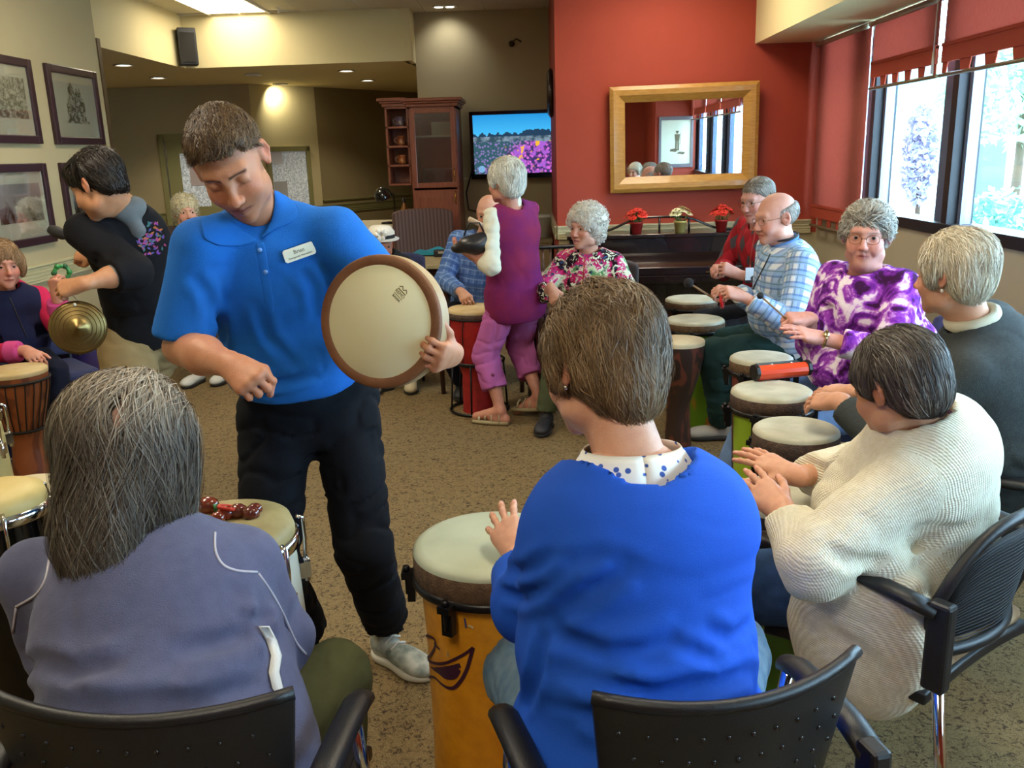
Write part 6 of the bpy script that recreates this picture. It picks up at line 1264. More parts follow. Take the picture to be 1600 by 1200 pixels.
# ---- woman in the blue top, back to the camera
def blue_lady():
    p = Person('brown-haired woman in a royal blue top, back turned, at the yellow drum', (.17, 1.38), (.17, 1.32, .57), PY(988, 722, 1.38), PY(935, 572, 1.47), (-.60, .76, -.30), sw=.158, side=(.97, .12, .03), top=(-.02, .25, 1), dn=.045)
    p.sh[-1] = PY(858, 838, 1.46); p.sh[1] = PY(1112, 800, 1.43); p.j['el', -1] = PY(822, 948, 1.51); p.j['wr', -1] = PY(808, 866, 1.74); p.arm(1, PY(905, 850, 1.80), (.9, -.2, -.75), .27, .25)
    p.leg(-1, (.01, 1.58, .09), (-.07, .1, 1), .1, .41, .42); p.leg(1, (.42, 1.74, .09), (.1, .3, 1), .1, .43, .42)
    p.head(res=.005, scale=.97, skin='cf9c80', ruddy=.5, age=1, lid=.5, neckw=1.05, wide=1.03, jowl=1.2)
    d = PY(768, 782, 1.88)-p.j['wr', -1]; p.hand(-1, d, (-.35, -.75, .75), curl=((.12, .25, .15), (.1, .2, .15), (.12, .25, .15), (.2, .35, .2)), spread=.16, thumb='out', res=.0035, fr=.036)
    d = PY(838, 765, 2.0)-p.j['wr', 1]; p.hand(1, d, (.2, -.5, .85), curl=(.15, .25, .15), spread=.1, thumb='rest', res=.004, fr=.036)
    p.bare_leg(-1, r=(.06, .06, .04)); p.bare_leg(1, r=(.06, .06, .04)); p.under(girth=1.1, trap=True, res=.014); p.finish()
    m = cloth('jersey_royal_blue', '1d55c4', vary=(6, '1b4fb8', .5), bump=(900, .3), rough=.75)
    sd = p.top(g=1.22, belly=1.30, sleeve=.80, ar=(.060, .066, .060), hem=-.20, collar=.042, wrinkle=.007, wf=(3, 4, 7), seed=21, shr=.046, back=.6, flare=1.12, depth=1.1)
    for c_, dp_, w_ in (([(856, 978), (890, 945), (953, 907), (985, 890)], .014, .013), ([(860, 985), (891, 1003), (949, 1027), (1010, 1022), (1066, 996)], .016, .015), ([(868, 1030), (949, 1072), (1019, 1090), (1124, 1068), (1201, 1040)], .016, .015), ([(850, 990), (840, 1050), (815, 1120)], .014, .012), ([(785, 890), (825, 892), (868, 860)], .010, .010), ([(780, 925), (820, 935), (850, 912)], .010, .010), ([(1100, 985), (1140, 1000), (1190, 965)], .010, .012), ([(900, 1110), (960, 1130), (1040, 1135)], .012, .014), ([(1050, 1010), (1120, 1030), (1185, 1010)], .010, .010), ([(880, 880), (940, 870), (1010, 890)], .006, .012)): p.crease(sd, c_, dp_, w_)
    shirt = p.put('top', sd, .0075, m)
    # white dotted inner collar
    dot = mat('white_cotton_blue_dots', 'e6e6e0', .8); N, L, b = nodes_of(dot); tc_ = N.new('ShaderNodeTexCoord'); v_ = mk_noise(N, L, tc_.outputs['Object'], 62, typ='ShaderNodeTexVoronoi', out='Distance'); L.new(mk_ramp(N, L, v_, [(.26, '3458a8'), (.32, 'e6e6e0')]), b.inputs['Base Color'])
    rows = []; S, U, D = p.side, p.fwd, p.up; ax_ = unit(p.H-p.N)
    for a in np.linspace(0, 2*PI, 37): 
        c = p.N+S*math.sin(a)*.084-U*math.cos(a)*.076-D*.014; o_ = S*math.sin(a)-U*math.cos(a); rows.append([c+D*.040-o_*.004, c+D*.030+o_*.003, c+D*.008+o_*.016, c+o_*.022-D*.02])
    p.part('dotted_collar', MB().slab(np.array(rows), -D*.003), dot, shirt, 'white collar band with blue dots')
    den = cloth('denim_light', '5e7d96', vary=(30, '8299aa', .7), bump=(900, .5)); p.put('shorts', p.pants(g=1.1, r=(.088, .074, .072), length=.12, wrinkle=.004, seed=9, waist=.12), .008, den)
    p.shoe(-1, (-.1, 1, 0), mat('shoe_white', 'c9c9c2', .6), so_w); p.shoe(1, (.1, 1, 0), mat('shoe_white'), so_w)
    p.part('earring', MB().sphere(p.hw((-.090, -.016, -.036)), .004, 8), chrome)
    v = SDF(); v.ell((0, -.022, .045), (.094, .112, .098), .02); v.ell((0, -.055, -.012), (.083, .070, .070), .03); v.ell((0, -.075, -.055), (.058, .045, .05), .02)
    for x in (-1, 1): v.ell((x*.080, .02, .01), (.020, .035, .045), .02); v.ell((x*.090, -.012, -.022), (.020, .020, .026), .008, cut=True)
    v.half((0, .09, .060), unit([0, .45, -1]), .01, (-.2, .03, -.3), (.2, .3, .3)); v.ell((0, .115, -.03), (.075, .06, .09), .01, cut=True)
    def flow(P): x, y, z = P.T; return np.stack([x*3.0-.25*np.sign(x)*(z < .03), -.35-(z-.03)*4*(z > .03)+.2*(z < -.03), -.35-2.0*np.clip(.11-z, 0, .1)*6], -1)
    p.hair(v, ['5c4830', '6a543a', '7a6246', '8a7050'], n=17000, L_=.040, steps=5, flow=flow, r=.00065, lift=.009, droop=.18, jit=.34, shell_res=.005, locks=.007, base='54422e', seed=14)
so_w = mat('sole_white', 'c9c6b8', .6)
# ---- woman in the lavender fleece
def lav_lady():
    p = Person('woman with long grey hair in a lavender fleece jacket, back turned', (-.62, 1.34), (-.62, 1.28, .56), PY(224, 872, 1.43), PY(212, 702, 1.50), (.22, .93, -.28), sw=.178, side=(.995, .03, 0), top=(0, .3, 1), dn=.05)
    p.sh[1] = PY(390, 880, 1.48); p.sh[-1] = PY(50, 902, 1.45); p.arm(-1, (-.88, 1.68, .76), (-.1, -.5, -1), .28, .25); p.j['el', 1] = PY(436, 1000, 1.50); p.j['wr', 1] = PY(392, 905, 1.70)
    p.leg(-1, (-.86, 1.66, .09), (-.2, .2, 1), .1, .43, .42); p.leg(1, (-.47, 1.56, .09), (.0, .1, 1), .1, .43, .42)
    p.head(res=.0045, scale=1.02, skin='c9987c', age=1)
    p.hand(-1, (.2, 1, -.1), (0, -.1, 1), res=.005); p.hand(1, (-.4, 1, -.1), (0, -.1, 1), res=.005); p.under(girth=1.1); p.finish()
    m = cloth('fleece_lavender', '575a76', vary=(40, '606380', .6), bump=(450, .3), rough=.95, sheen=.1)
    sd = p.top(g=1.28, belly=1.30, sleeve=1., ar=(.068, .064, .055), hem=-.16, collar=.02, wrinkle=.006, wf=(3, 4, 7), seed=33, shr=.060, back=.0, flare=1.06, depth=1.1)
    for c_, dp_, w_ in (([(43, 1028), (116, 1051), (194, 1036)], .014, .013), ([(50, 1082), (155, 1106), (310, 1098), (407, 1067)], .016, .015), ([(407, 978), (349, 1005), (271, 1017)], .014, .014), ([(365, 962), (400, 966), (425, 960)], .008, .009), ([(60, 1110), (190, 1125), (350, 1118)], .010, .010), ([(40, 960), (38, 1010), (48, 1060)], .010, .012), ([(408, 930), (412, 975), (425, 1010)], .012, .012)): p.crease(sd, c_, dp_, w_)
    jk = p.put('jacket', sd, .0085, m)
    pipe = mat('white_piping', 'b9b8c4', .7)
    def surf(px, py, off=.001):
        d = unit(_ray(px, py)); t = .5
        for _ in range(200):
            q = CAM0+d*t; v = float(sd.at(q[None])[0])
            if v < off: return q
            t += max(v*.6, .0012)
            if t > 3: return None
        return q
    for nm, pts in (('piping', [(78, 868), (72, 905), (58, 930), (25, 948)]), ('piping', [(336, 832), (335, 862), (348, 885), (372, 893), (402, 894)]), ('piping', [(25, 950), (18, 1000), (20, 1050), (28, 1090), (32, 1118)]), ('piping', [(404, 896), (428, 930), (446, 965), (462, 1005), (478, 1022)])):
        q = [surf(*c) for c in np.array([[np.interp(t, np.linspace(0, 1, len(pts)), [k[i] for k in pts]) for i in (0, 1)] for t in np.linspace(0, 1, 22)])]; q = [k for k in q if k is not None]
        if len(q) > 3:
            q = np.array(q)
            for _ in range(6): q[1:-1] = (q[:-2]+2*q[1:-1]+q[2:])/4
            p.part('piping', MB().tube(q, .0024, 6), pipe, jk)
    q1 = [(412, 978), (424, 1000), (432, 1024), (428, 1050), (434, 1075), (452, 1100)]; L1 = [surf(a-7, b, .004) for a, b in q1]; L2 = [surf(a+9, b, .004) for a, b in q1]
    if all(k is not None for k in L1+L2): p.part('white_side_panel', MB().slab(np.array([L1, L2]), np.array([0, -.004, .002])), cloth('white_knit', 'd8d8d4'), jk)
    ol = cloth('olive_trousers', '4c5034', vary=(12, '565a3c', .6)); p.put('trousers', p.pants(g=1.08, r=(.085, .072, .062), wrinkle=.004, seed=12), .01, ol)
    p.shoe(-1, (-.1, 1, 0), mat('shoe_dark2', '2b2a2c', .6), so_w); p.shoe(1, (.1, 1, 0), mat('shoe_dark2'), so_w)
    # pink scarf at the neck
    ax_ = unit(p.H-p.N); S, U, D = p.side, p.fwd, p.up; ring = [p.N+D*.05+S*math.sin(a)*.066-U*math.cos(a)*.062+D*.01*math.sin(3*a) for a in np.linspace(0, 2*PI, 25)[:-1]]
    p.part('scarf', MB().tube(ring, .022, 10, True, flat=1.), cloth('scarf_pink', 'a04468', vary=(30, 'c07a96', .8)))
    v = SDF(); v.ell((0, -.022, .040), (.094, .112, .096), .02); v.ell((0, -.050, -.05), (.094, .072, .115), .05); v.ell((.0, -.108, -.13), (.066, .030, .085), .04)
    for x in (-1, 1): v.ell((x*.078, .0, -.04), (.026, .042, .10), .03)
    v.ell((0, .12, -.05), (.07, .07, .13), .01, cut=True); v.ell((0, .02, -.17), (.065, .07, .11), .02, cut=True)
    def flow(P): x, y, z = P.T; return np.stack([x*5*(z > .03)+.10*np.sin(z*60+x*30)*(z < .02), -.9*(z > .05)+.10*np.sin(z*45), -.3-2.5*np.clip(.12-z, 0, .12)*7], -1)
    def rootf(c): return ~((np.abs(c[:, 0]+.012) < .016) & (c[:, 1] < -.04) & (c[:, 2] > .03) & (c[:, 2] < .10))
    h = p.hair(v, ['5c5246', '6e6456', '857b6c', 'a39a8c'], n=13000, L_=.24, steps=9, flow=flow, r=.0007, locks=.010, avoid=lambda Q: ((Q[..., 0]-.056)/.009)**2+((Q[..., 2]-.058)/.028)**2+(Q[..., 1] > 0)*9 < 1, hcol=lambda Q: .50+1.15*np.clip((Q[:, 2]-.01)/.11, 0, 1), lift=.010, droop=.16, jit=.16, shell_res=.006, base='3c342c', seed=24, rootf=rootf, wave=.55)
    v2 = SDF(); v2.ell((0, -.055, -.17), (.10, .05, .06), .02); 
    p.part('scalp_patch', MB().sphere(p.hw((-.012, -.112, .075)), (.020, .012, .034), 14, p.HR), mat('scalp_skin', 'b48d78', .6)) if False else None
# ---- woman in the cream cardigan
def cream_lady():
    p = Person('woman with dark grey hair in a cream knitted cardigan, stooped over her drum', (.88, 2.05), (.90, 2.04, .57), PY(1454, 676, 1.94), PY(1400, 602, 1.93), (-.50, .78, -.36), sw=.165, side=(.60, .78, 0), top=(-.1, .1, 1), dn=.06)
    p.j['el', -1] = PY(1268, 876, 1.76); p.j['wr', -1] = PY(1222, 798, 1.92); p.arm(1, PY(1240, 742, 2.12), (.2, .8, -.6), .30, .27)
    p.leg(-1, (.42, 1.98, .09), (-.4, .2, 1), .1, .43, .42); p.leg(1, (.50, 2.30, .09), (-.4, .2, 1), .1, .43, .42)
    p.head(res=.0045, scale=.98, skin='b98a68', age=1, ruddy=.3, jowl=1.25, ear=1.15, neckw=1.0, brow='5a4c44', browa=.4, lid=.3)
    d = PY(1143, 722, 2.08)-p.j['wr', -1]; p.hand(-1, d, (-.25, -.72, .70), curl=((.08, .18, .1), (.1, .2, .1), (.14, .22, .1), (.2, .3, .15)), spread=.09, thumb='rest', res=.0032, fr=.036, skin='cf9a7c')
    d = PY(1112, 680, 2.26)-p.j['wr', 1]; p.hand(1, d, (.05, -.35, .93), curl=(.06, .14, .1), spread=.10, thumb='out', res=.0032, fr=.036, skin='cf9a7c')
    p.under(girth=1.1); p.finish()
    kn = cloth('knit_cream', 'dcd6c0', vary=(60, 'cbc3a6', .5), rough=.95); N, L, b, rv = rest_nodes(kn)
    sp_ = N.new('ShaderNodeSeparateXYZ'); L.new(rv, sp_.inputs[0]); ang = mk_math(N, L, 'ARCTAN2', sp_.outputs['X'], sp_.outputs['Y']); a1 = mk_math(N, L, 'SINE', mk_math(N, L, 'MULTIPLY', sp_.outputs['X'], 1000.)); a2 = mk_math(N, L, 'SINE', mk_math(N, L, 'MULTIPLY', sp_.outputs['Z'], 1200.)); ns_ = mk_noise(N, L, rv, 260, 2)
    hgt = mk_math(N, L, 'ADD', mk_math(N, L, 'ADD', a1, mk_math(N, L, 'MULTIPLY', a2, .6)), mk_math(N, L, 'MULTIPLY', ns_, 3.)); bp_ = N.new('ShaderNodeBump'); bp_.inputs['Strength'].default_value = .4; bp_.inputs['Distance'].default_value = .003; L.new(hgt, bp_.inputs['Height']); L.new(bp_.outputs[0], b.inputs['Normal'])
    sd = p.top(g=1.28, belly=1.35, sleeve=.93, ar=(.082, .078, .056), hem=-.26, collar=.012, wrinkle=.008, wf=(5, 5, 9), seed=42, shr=.062, back=.8, flare=1.12, depth=1.05, neckdrop=.0)
    for c_, dp_, w_ in (([(1335, 935), (1393, 890), (1447, 837)], .014, .015), ([(1325, 960), (1330, 1000), (1320, 1040)], .012, .018), ([(1290, 860), (1330, 880), (1380, 870)], .010, .014)): p.crease(sd, c_, dp_, w_)
    R9 = np.stack([unit([.62, .78, 0]), unit([-.78, .62, 0]), np.array([0, 0, 1.])], 1); sd.ell(PY(1345, 985, 1.80), (.075, .17, .22), .06, R9, tag=1); sd.ell(PY(1400, 930, 1.86), (.08, .13, .16), .06, R9, tag=1); c_ = PY(1330, 1128, 1.74); sd.half(c_, (-.25, -.1, -1), .01, c_-.5, c_+.5)
    p.put('cardigan', sd, .009, kn)
    jn = cloth('jeans_blue', '2f4a72', vary=(25, '3f5f8a', .6), bump=(900, .5)); p.put('jeans', p.pants(g=1.12, r=(.095, .075, .065), wrinkle=.005, seed=13), .01, jn)
    p.shoe(-1, (-1, .4, 0), mat('shoe_white'), so_w); p.shoe(1, (-1, .4, 0), mat('shoe_white'), so_w)
    W = p.j['wr', -1]; dd = unit(PY(1143, 722, 2.08)-W); 
    rp = p.j['tips', -1]; 
    v = SDF(); v.ell((0, -.022, .040), (.089, .107, .092), .02); v.ell((0, -.062, -.02), (.078, .058, .062), .03)
    for x in (-1, 1): v.ell((x*.078, .02, .035), (.018, .03, .035), .02); v.ell((x*.088, -.008, -.018), (.022, .020, .030), .008, cut=True)
    v.half((0, .09, .055), unit([0, .5, -1]), .01, (-.2, .035, -.3), (.2, .3, .3)); v.ell((0, .11, -.03), (.07, .055, .09), .01, cut=True); v.half((0, -.05, -.070), (0, .2, -1), .01)
    def flow(P): x, y, z = P.T; return np.stack([x*3.0*(z > .03), .25-(z-.02)*4*(z > .05)-.5*(y < -.02), -.4-2.0*np.clip(.11-z, 0, .1)*7], -1)
    p.hair(v, ['3b342f', '4a433d', '5a524a', '2e2824', '7d766c'], n=12000, L_=.05, steps=5, flow=flow, r=.00075, lift=.005, droop=.1, jit=.14, shell_res=.005, locks=.004, base='3f3832', seed=34)
    lil = cloth('blouse_lilac_print', 'a79ac4', vary=(80, '5a4a8a', .9)); ring = [p.N+p.up*.035+p.side*math.sin(a)*.062-p.fwd*math.cos(a)*.058 for a in np.linspace(0, 2*PI, 25)[:-1]]; p.part('blouse_collar', MB().tube(ring, .013, 8, True), lil)
# ---- woman in the dark cardigan
def card_lady():
    p = Person('white-haired woman in a dark grey cardigan with a cream collar', (1.42, 2.56), (1.44, 2.54, .57), PY(1524, 516, 2.5), PY(1488, 428, 2.5), (-.62, .76, -.12), sw=.17, side=(.62, .78, 0), top=(0, 0, 1), dn=.05)
    p.arm(-1, PY(1308, 626, 2.62), (-.1, -.5, -.9), .29, .26); p.arm(1, PY(1330, 612, 2.85), (.3, .8, -.6), .29, .27)
    p.leg(-1, (.92, 2.72, .09), (-.4, .2, 1), .1, .43, .42); p.leg(1, (1.0, 3.0, .09), (-.4, .2, 1), .1, .43, .42)
    p.head(res=.005, scale=.95, skin='c99678', age=1, ruddy=.5, neckw=.98, lid=.5, brow='b0a898', browa=.3)
    d = PY(1232, 624, 2.80)-p.j['wr', -1]; p.hand(-1, d, (-.1, -.55, .8), curl=((.2, .35, .2), (.2, .35, .2), (.25, .4, .2), (.3, .4, .2)), spread=.08, thumb='rest', res=.0035, skin='c9967a')
    d = PY(1262, 604, 3.0)-p.j['wr', 1]; p.hand(1, d, (.0, -.3, .95), curl=(.2, .35, .2), thumb='rest', res=.004, skin='c9967a')
    p.under(girth=1.05); p.finish()
    m = cloth('knit_dark_grey', '3a3f40', vary=(90, '464b4a', .5), bump=(500, .5)); p.put('cardigan', p.top(g=1.28, belly=1.3, sleeve=.96, ar=(.064, .060, .046), hem=-.2, collar=.014, wrinkle=.007, seed=52, shr=.055, back=.5, depth=1.1), .009, m)
    ring = [p.N+p.up*.040+p.side*math.sin(a)*.064-p.fwd*math.cos(a)*.060 for a in np.linspace(0, 2*PI, 25)[:-1]]; p.part('blouse_collar', MB().tube(ring, .016, 8, True, flat=1.2), cloth('blouse_cream', 'cfc9b0'))
    p.put('trousers', p.pants(g=1.1, wrinkle=.004), .011, cloth('trousers_grey_blue', '6a7684'))
    p.shoe(-1, (-1, .4, 0), mat('shoe_white'), so_w); p.shoe(1, (-1, .4, 0), mat('shoe_white'), so_w)
    p.part('earring', MB().sphere(p.hw((-.088, -.012, -.040)), .005, 8), mat('pearl', 'e6e0d4', .2))
    v = SDF(); v.ell((0, -.022, .042), (.090, .108, .092), .02); v.ell((0, -.055, -.02), (.078, .060, .060), .03)
    for x in (-1, 1): v.ell((x*.076, .02, .02), (.022, .035, .045), .02); v.ell((x*.092, -.008, -.024), (.022, .018, .030), .008, cut=True)
    v.half((0, .09, .055), unit([0, .5, -1]), .01, (-.2, .035, -.3), (.2, .3, .3)); v.ell((0, .115, -.03), (.074, .055, .09), .01, cut=True)
    def flow(P): x, y, z = P.T; return np.stack([x*3.0*(z > .03), .2-(z-.02)*4*(z > .05)-.4*(y < -.02), -.4-2.0*np.clip(.11-z, 0, .1)*7], -1)
    p.hair(v, ['c9bda2', 'd8d0ba', 'b5a88e', 'e2dccb', 'a39680'], n=8000, L_=.05, steps=4, flow=flow, locks=.005, r=.0009, lift=.008, droop=.12, jit=.2, shell_res=.006, base='b3a78e', seed=44, wave=.15)
for f_ in ('man', 'blue_lady', 'lav_lady', 'cream_lady', 'card_lady'):
    if want(f_): globals()[f_]()
# ================================================================== people farther off
def curly(p, vol, cols, n, seed, base, r=.0016, L_=.03, res=.007, **k): return p.hair(vol, cols, n=n, L_=L_, steps=6, flow=lambda P: np.tile([0, 0, .2], (len(P), 1))+P*3, r=r, lift=.01, curl=1.0, jit=.6, shell_res=res, base=base, seed=seed, **k)
def tie_lady():
    N_ = PY(1352, 424, 3.52); p = Person('silver-haired woman in glasses and a purple and white tie-dyed top', (1.32, 3.6), PY(1378, 590, 3.60), N_, PY(1354, 368, 3.50), (-.42, -.90, -.06), sw=.175, side=(-.50, .86, 0), top=(.02, 0, 1), dn=.045)
    p.P[2] = .57; p.arm(-1, PY(1283, 528, 3.28), (.5, -.6, -.8), .29, .25); p.arm(1, PY(1262, 497, 3.45), (.1, .5, -.9), .29, .25)
    p.leg(-1, (.98, 3.42, .09), (-.5, -.2, 1), .1, .43, .42); p.leg(1, (.86, 3.85, .09), (-.5, .1, 1), .1, .43, .42)
    p.head(res=.0042, scale=1.0, skin='cb9384', age=1, ruddy=.4, lid=.7, wide=1.06, cheek=1.06, jowl=1.12, chin2=True, neckw=1.12, brow='9a8a80', browa=.4, lips='a85a5c', iris='3a4048', gaze=(-.15, 1, -.12), smile=True, nose=1.05)
    d = PY(1212, 510, 3.26)-p.j['wr', -1]; p.hand(-1, d, (0, -.45, .9), curl=((.1, .15, .1),)*4, spread=.05, thumb='rest', res=.004, skin='cf9484')
    d = PY(1228, 497, 3.42)-p.j['wr', 1]; p.hand(1, d, (.0, -.4, .9), curl=(.9, 1.2, .7), thumb='fist', res=.004, skin='cf9484')
    p.under(girth=1.15); p.finish()
    td = cloth('tie_dye_purple', '7a2a9a', bump=(500, .2)); N, L, b, rv = rest_nodes(td); n1_ = mk_noise(N, L, rv, 9, 4, 1.8); n2_ = mk_noise(N, L, rv, 34, 5, 1.2)
    c_ = mk_ramp(N, L, mk_math(N, L, 'MULTIPLY_ADD', n2_, .22, mk_math(N, L, 'MULTIPLY', n1_, .85)), [(.40, '3a1240'), (.47, '6f2396'), (.53, '9a45b8'), (.57, 'c58fd6'), (.61, 'e8d8ea'), (.74, 'f0e8f2')]); L.new(c_, b.inputs['Base Color'])
    sd = p.top(g=1.36, belly=1.5, sleeve=.88, ar=(.070, .064, .052), hem=-.16, collar=.016, bust=1.15, wrinkle=.006, seed=61, shr=.055, flare=1.1, depth=1.12); p.put('top', sd, .010, td, single=True)
    p.put('jeans', p.pants(g=1.15, wrinkle=.005), .010, cloth('jeans_pale', '6580ac', vary=(30, '7590ba', .5), bump=(900, .4)))
    for s_ in (-1, 1): p.shoe(s_, (-1, 0, 0), mat('shoe_white'), so_w)
    p.glasses('7a5a3a', z=-.002)
    W = p.j['wr', -1]; E = p.j['el', -1]; a = unit(E-W); p.part('wristwatch', MB().torus(W+a*.015, .031, .005, a, 20, 6).lathe([(.001, .004), (.012, .004), (.013, 0), (.013, -.004)], W+a*.015+np.array([-.004, -.022, .022]), (-.1, -.7, .7), n=14), mat('watch_gold', 'c9b98a', .25, 1.))
    v = SDF(); v.ell((0, -.025, .042), (.086, .104, .088), .02); v.ell((0, .035, .085), (.070, .054, .038), .03); v.ell((0, -.06, -.01), (.078, .055, .06), .02)
    for x in (-1, 1): v.ell((x*.076, .005, .03), (.020, .042, .040), .02); v.ell((x*.090, -.008, -.012), (.020, .020, .030), .008, cut=True)
    v.ell((0, .115, -.008), (.064, .055, .072), .012, cut=True); v.half((0, -.03, -.055), (0, 0, -1), .01)
    def flow(P): x, y, z = P.T; return np.stack([x*6+.6*np.sin(y*50), -.8+.5*np.sin(x*60)-(z < .06)*.2, .2-(z < .06)*1.2], -1)
    p.hair(v, ['8f8a80', 'a9a498', 'c4c0b4', '77726a'], n=5000, L_=.04, steps=4, flow=flow, locks=.004, r=.0014, lift=.012, droop=.25, jit=.4, shell_res=.006, base='857f76', seed=64, wave=.4)
    W = p.j['wr', 1]; h = p.j['tips', 1][1][0]; t = thing('mallet', 'thin drum mallet with a small dark ball held by the woman in the tie-dyed top', 'mallet', PY(1188, 462, 3.45)); A_ = PY(1188, 462, 3.45); B_ = W+unit(PY(1228, 497, 3.42)-W)*.085-np.array([0, 0, .012]); MB().tube([np.zeros(3), B_+(B_-A_)*.15-A_], .004, 6).build('stick', mat('stick_wood', '8a6a48', .5), t); MB().sphere((0, 0, 0), .014, 12).build('ball', rubber, t)
def plaid_mat(name, base, c1, c2, c3, s1=30.):
    m = cloth(name, base, bump=(700, .2)); N, L, b, rv = rest_nodes(m); sp_ = N.new('ShaderNodeSeparateXYZ'); L.new(rv, sp_.inputs[0]); col = None
    def band(src, f, w_, ph): return mk_math(N, L, 'LESS_THAN', mk_math(N, L, 'FRACT', mk_math(N, L, 'MULTIPLY_ADD', src, f, ph)), w_)
    u = mk_math(N, L, 'ADD', sp_.outputs['X'], mk_math(N, L, 'MULTIPLY', sp_.outputs['Y'], .6)); z = sp_.outputs['Z']; col = base
    for src in (u, z):
        for f, w_, ph, c_, a in ((s1, .46, 0, c1, .75), (s1, .16, .15, c2, .65), (s1, .09, .72, c3, .6)): col = mk_mix(N, L, mk_math(N, L, 'MULTIPLY', band(src, f, w_, ph), a), col, c_)
    L.new(col, b.inputs['Base Color']); return m
def plaid_man():
    p = Person('bald man in glasses and a blue and white plaid shirt, in profile', (1.3, 4.6), PY(1242, 508, 4.60), PY(1226, 384, 4.54), PY(1211, 341, 4.52), (-.93, -.30, -.14), sw=.195, side=(-.16, .98, 0), top=(-.12, 0, 1), dn=.05)
    p.P[2] = .57; p.arm(-1, PY(1160, 463, 4.30), (.7, -.3, -.9), .31, .27); p.arm(1, PY(1146, 455, 4.52), (.5, .3, -.9), .31, .27)
    p.leg(-1, PZ(1130, 662, .09), (-.9, -.1, .8), .1, .45, .46); p.leg(1, PZ(1150, 640, .09), (-.9, .1, .8), .1, .45, .46)
    p.head(res=.005, scale=1.04, skin='cb9580', age=1, ruddy=.4, lid=.5, nose=1.2, ear=1.2, brow='a09080', browa=.3, jowl=1.2, smile=True)
    d = PY(1128, 452, 4.28)-p.j['wr', -1]; p.hand(-1, d, (.1, -.6, .8), curl=(.9, 1.1, .7), thumb='fist', res=.0045); d = PY(1112, 452, 4.50)-p.j['wr', 1]; p.hand(1, d, (0, -.5, .8), curl=(.8, 1.1, .6), thumb='fist', res=.005)
    p.under(girth=1.0); p.finish(); m = plaid_mat('plaid_blue_white', 'dfe6ea', '8ab2dc', '3f6fb4', '5a6a68', 16.)
    sd = p.top(g=1.22, belly=1.25, sleeve=.94, ar=(.072, .066, .052), hem=-.05, collar=.008, wrinkle=.006, seed=71, shr=.058, depth=1.1, back=.6); p.put('shirt', sd, .009, m)
    ring = [p.N+p.up*(.040-.02*(.5-.5*math.cos(a)))+p.side*math.sin(a)*.066-p.fwd*math.cos(a)*.064 for a in np.linspace(0, 2*PI, 25)[:-1]]; p.part('shirt_collar', MB().tube(ring, .010, 8, True, flat=1.2), m); p.patch_on('collar_leaf', sd, [(1240, 352), (1220, 362), (1200, 378)], [(1250, 368), (1226, 384), (1198, 398)], mat('collar_pale_blue', 'c4d4e2', .9), off=.006)
    p.put('trousers', p.pants(g=1.12, r=(.10, .080, .066), wrinkle=.006), .010, cloth('trousers_dark_green', '1f3a38', vary=(14, '28464a', .5)))
    for s_ in (-1, 1): p.shoe(s_, (-1, 0, 0), mat('shoe_pale', 'aaa69c', .6), mat('sole_dark'), L_=.28)
    p.glasses('8a6f50', z=-.001); strap = mat('strap_black', '15161a', .7)
    p.line_on('lanyard', sd, [(1216, 362), (1205, 395), (1190, 425), (1176, 452)], .0045, strap); p.part('buttons_cord', MB().tube([p.N+p.up*.05+p.side*math.sin(a)*.075-p.fwd*math.cos(a)*.07 for a in np.linspace(0, 2*PI, 21)[:-1]], .006, 6, True), strap)
    v = SDF(); v.ell((0, -.026, .026), (.083, .098, .076), .02); v.half((0, -.03, .052), unit([0, .25, 1]), .01); v.half((0, .02, 0), (0, 1, 0), .012); v.half((0, -.05, -.062), (0, 0, -1), .01)
    for x in (-1, 1): v.ell((x*.088, -.012, -.004), (.022, .020, .034), .008, cut=True)
    p.hair(v, ['9a948a', 'b5afa4', '7f7a72'], n=2200, L_=.02, steps=3, flow=lambda P: np.tile([0, -.6, -1], (len(P), 1)), r=.0011, lift=.003, jit=.2, shell_res=.006, base='8a847c', seed=74)
    W = p.j['tips', -1][1][0]; t = thing('bell_ring', 'red ring shaker with silver jingles in the hand of the man in the plaid shirt', 'shaker', W+[0, 0, .0]); MB().torus((0, 0, -.015), .038, .008, (.9, -.3, .1), 24, 8).build('handle', mat('red_plastic', 'c01818', .3, coat=.4), t)
    for k in range(4): a = k*1.5; MB().sphere((0, .038*math.cos(a), -.015+.038*math.sin(a)), .009, 8).build('jingle', chrome, t)
    A_ = PY(1076, 442, 4.5); B_ = p.j['wr', 1]; t = thing('felt_mallet', 'dark-headed wooden mallet held low over the drums by the man in the plaid shirt', 'mallet', A_); MB().tube([np.zeros(3), p.j['tips', 1][1][0]-A_], .006, 6).build('stick', mat('stick_wood'), t); MB().sphere((0, 0, 0), .026, 12).build('ball', mat('felt_dark', '1c1a1c', .9), t)
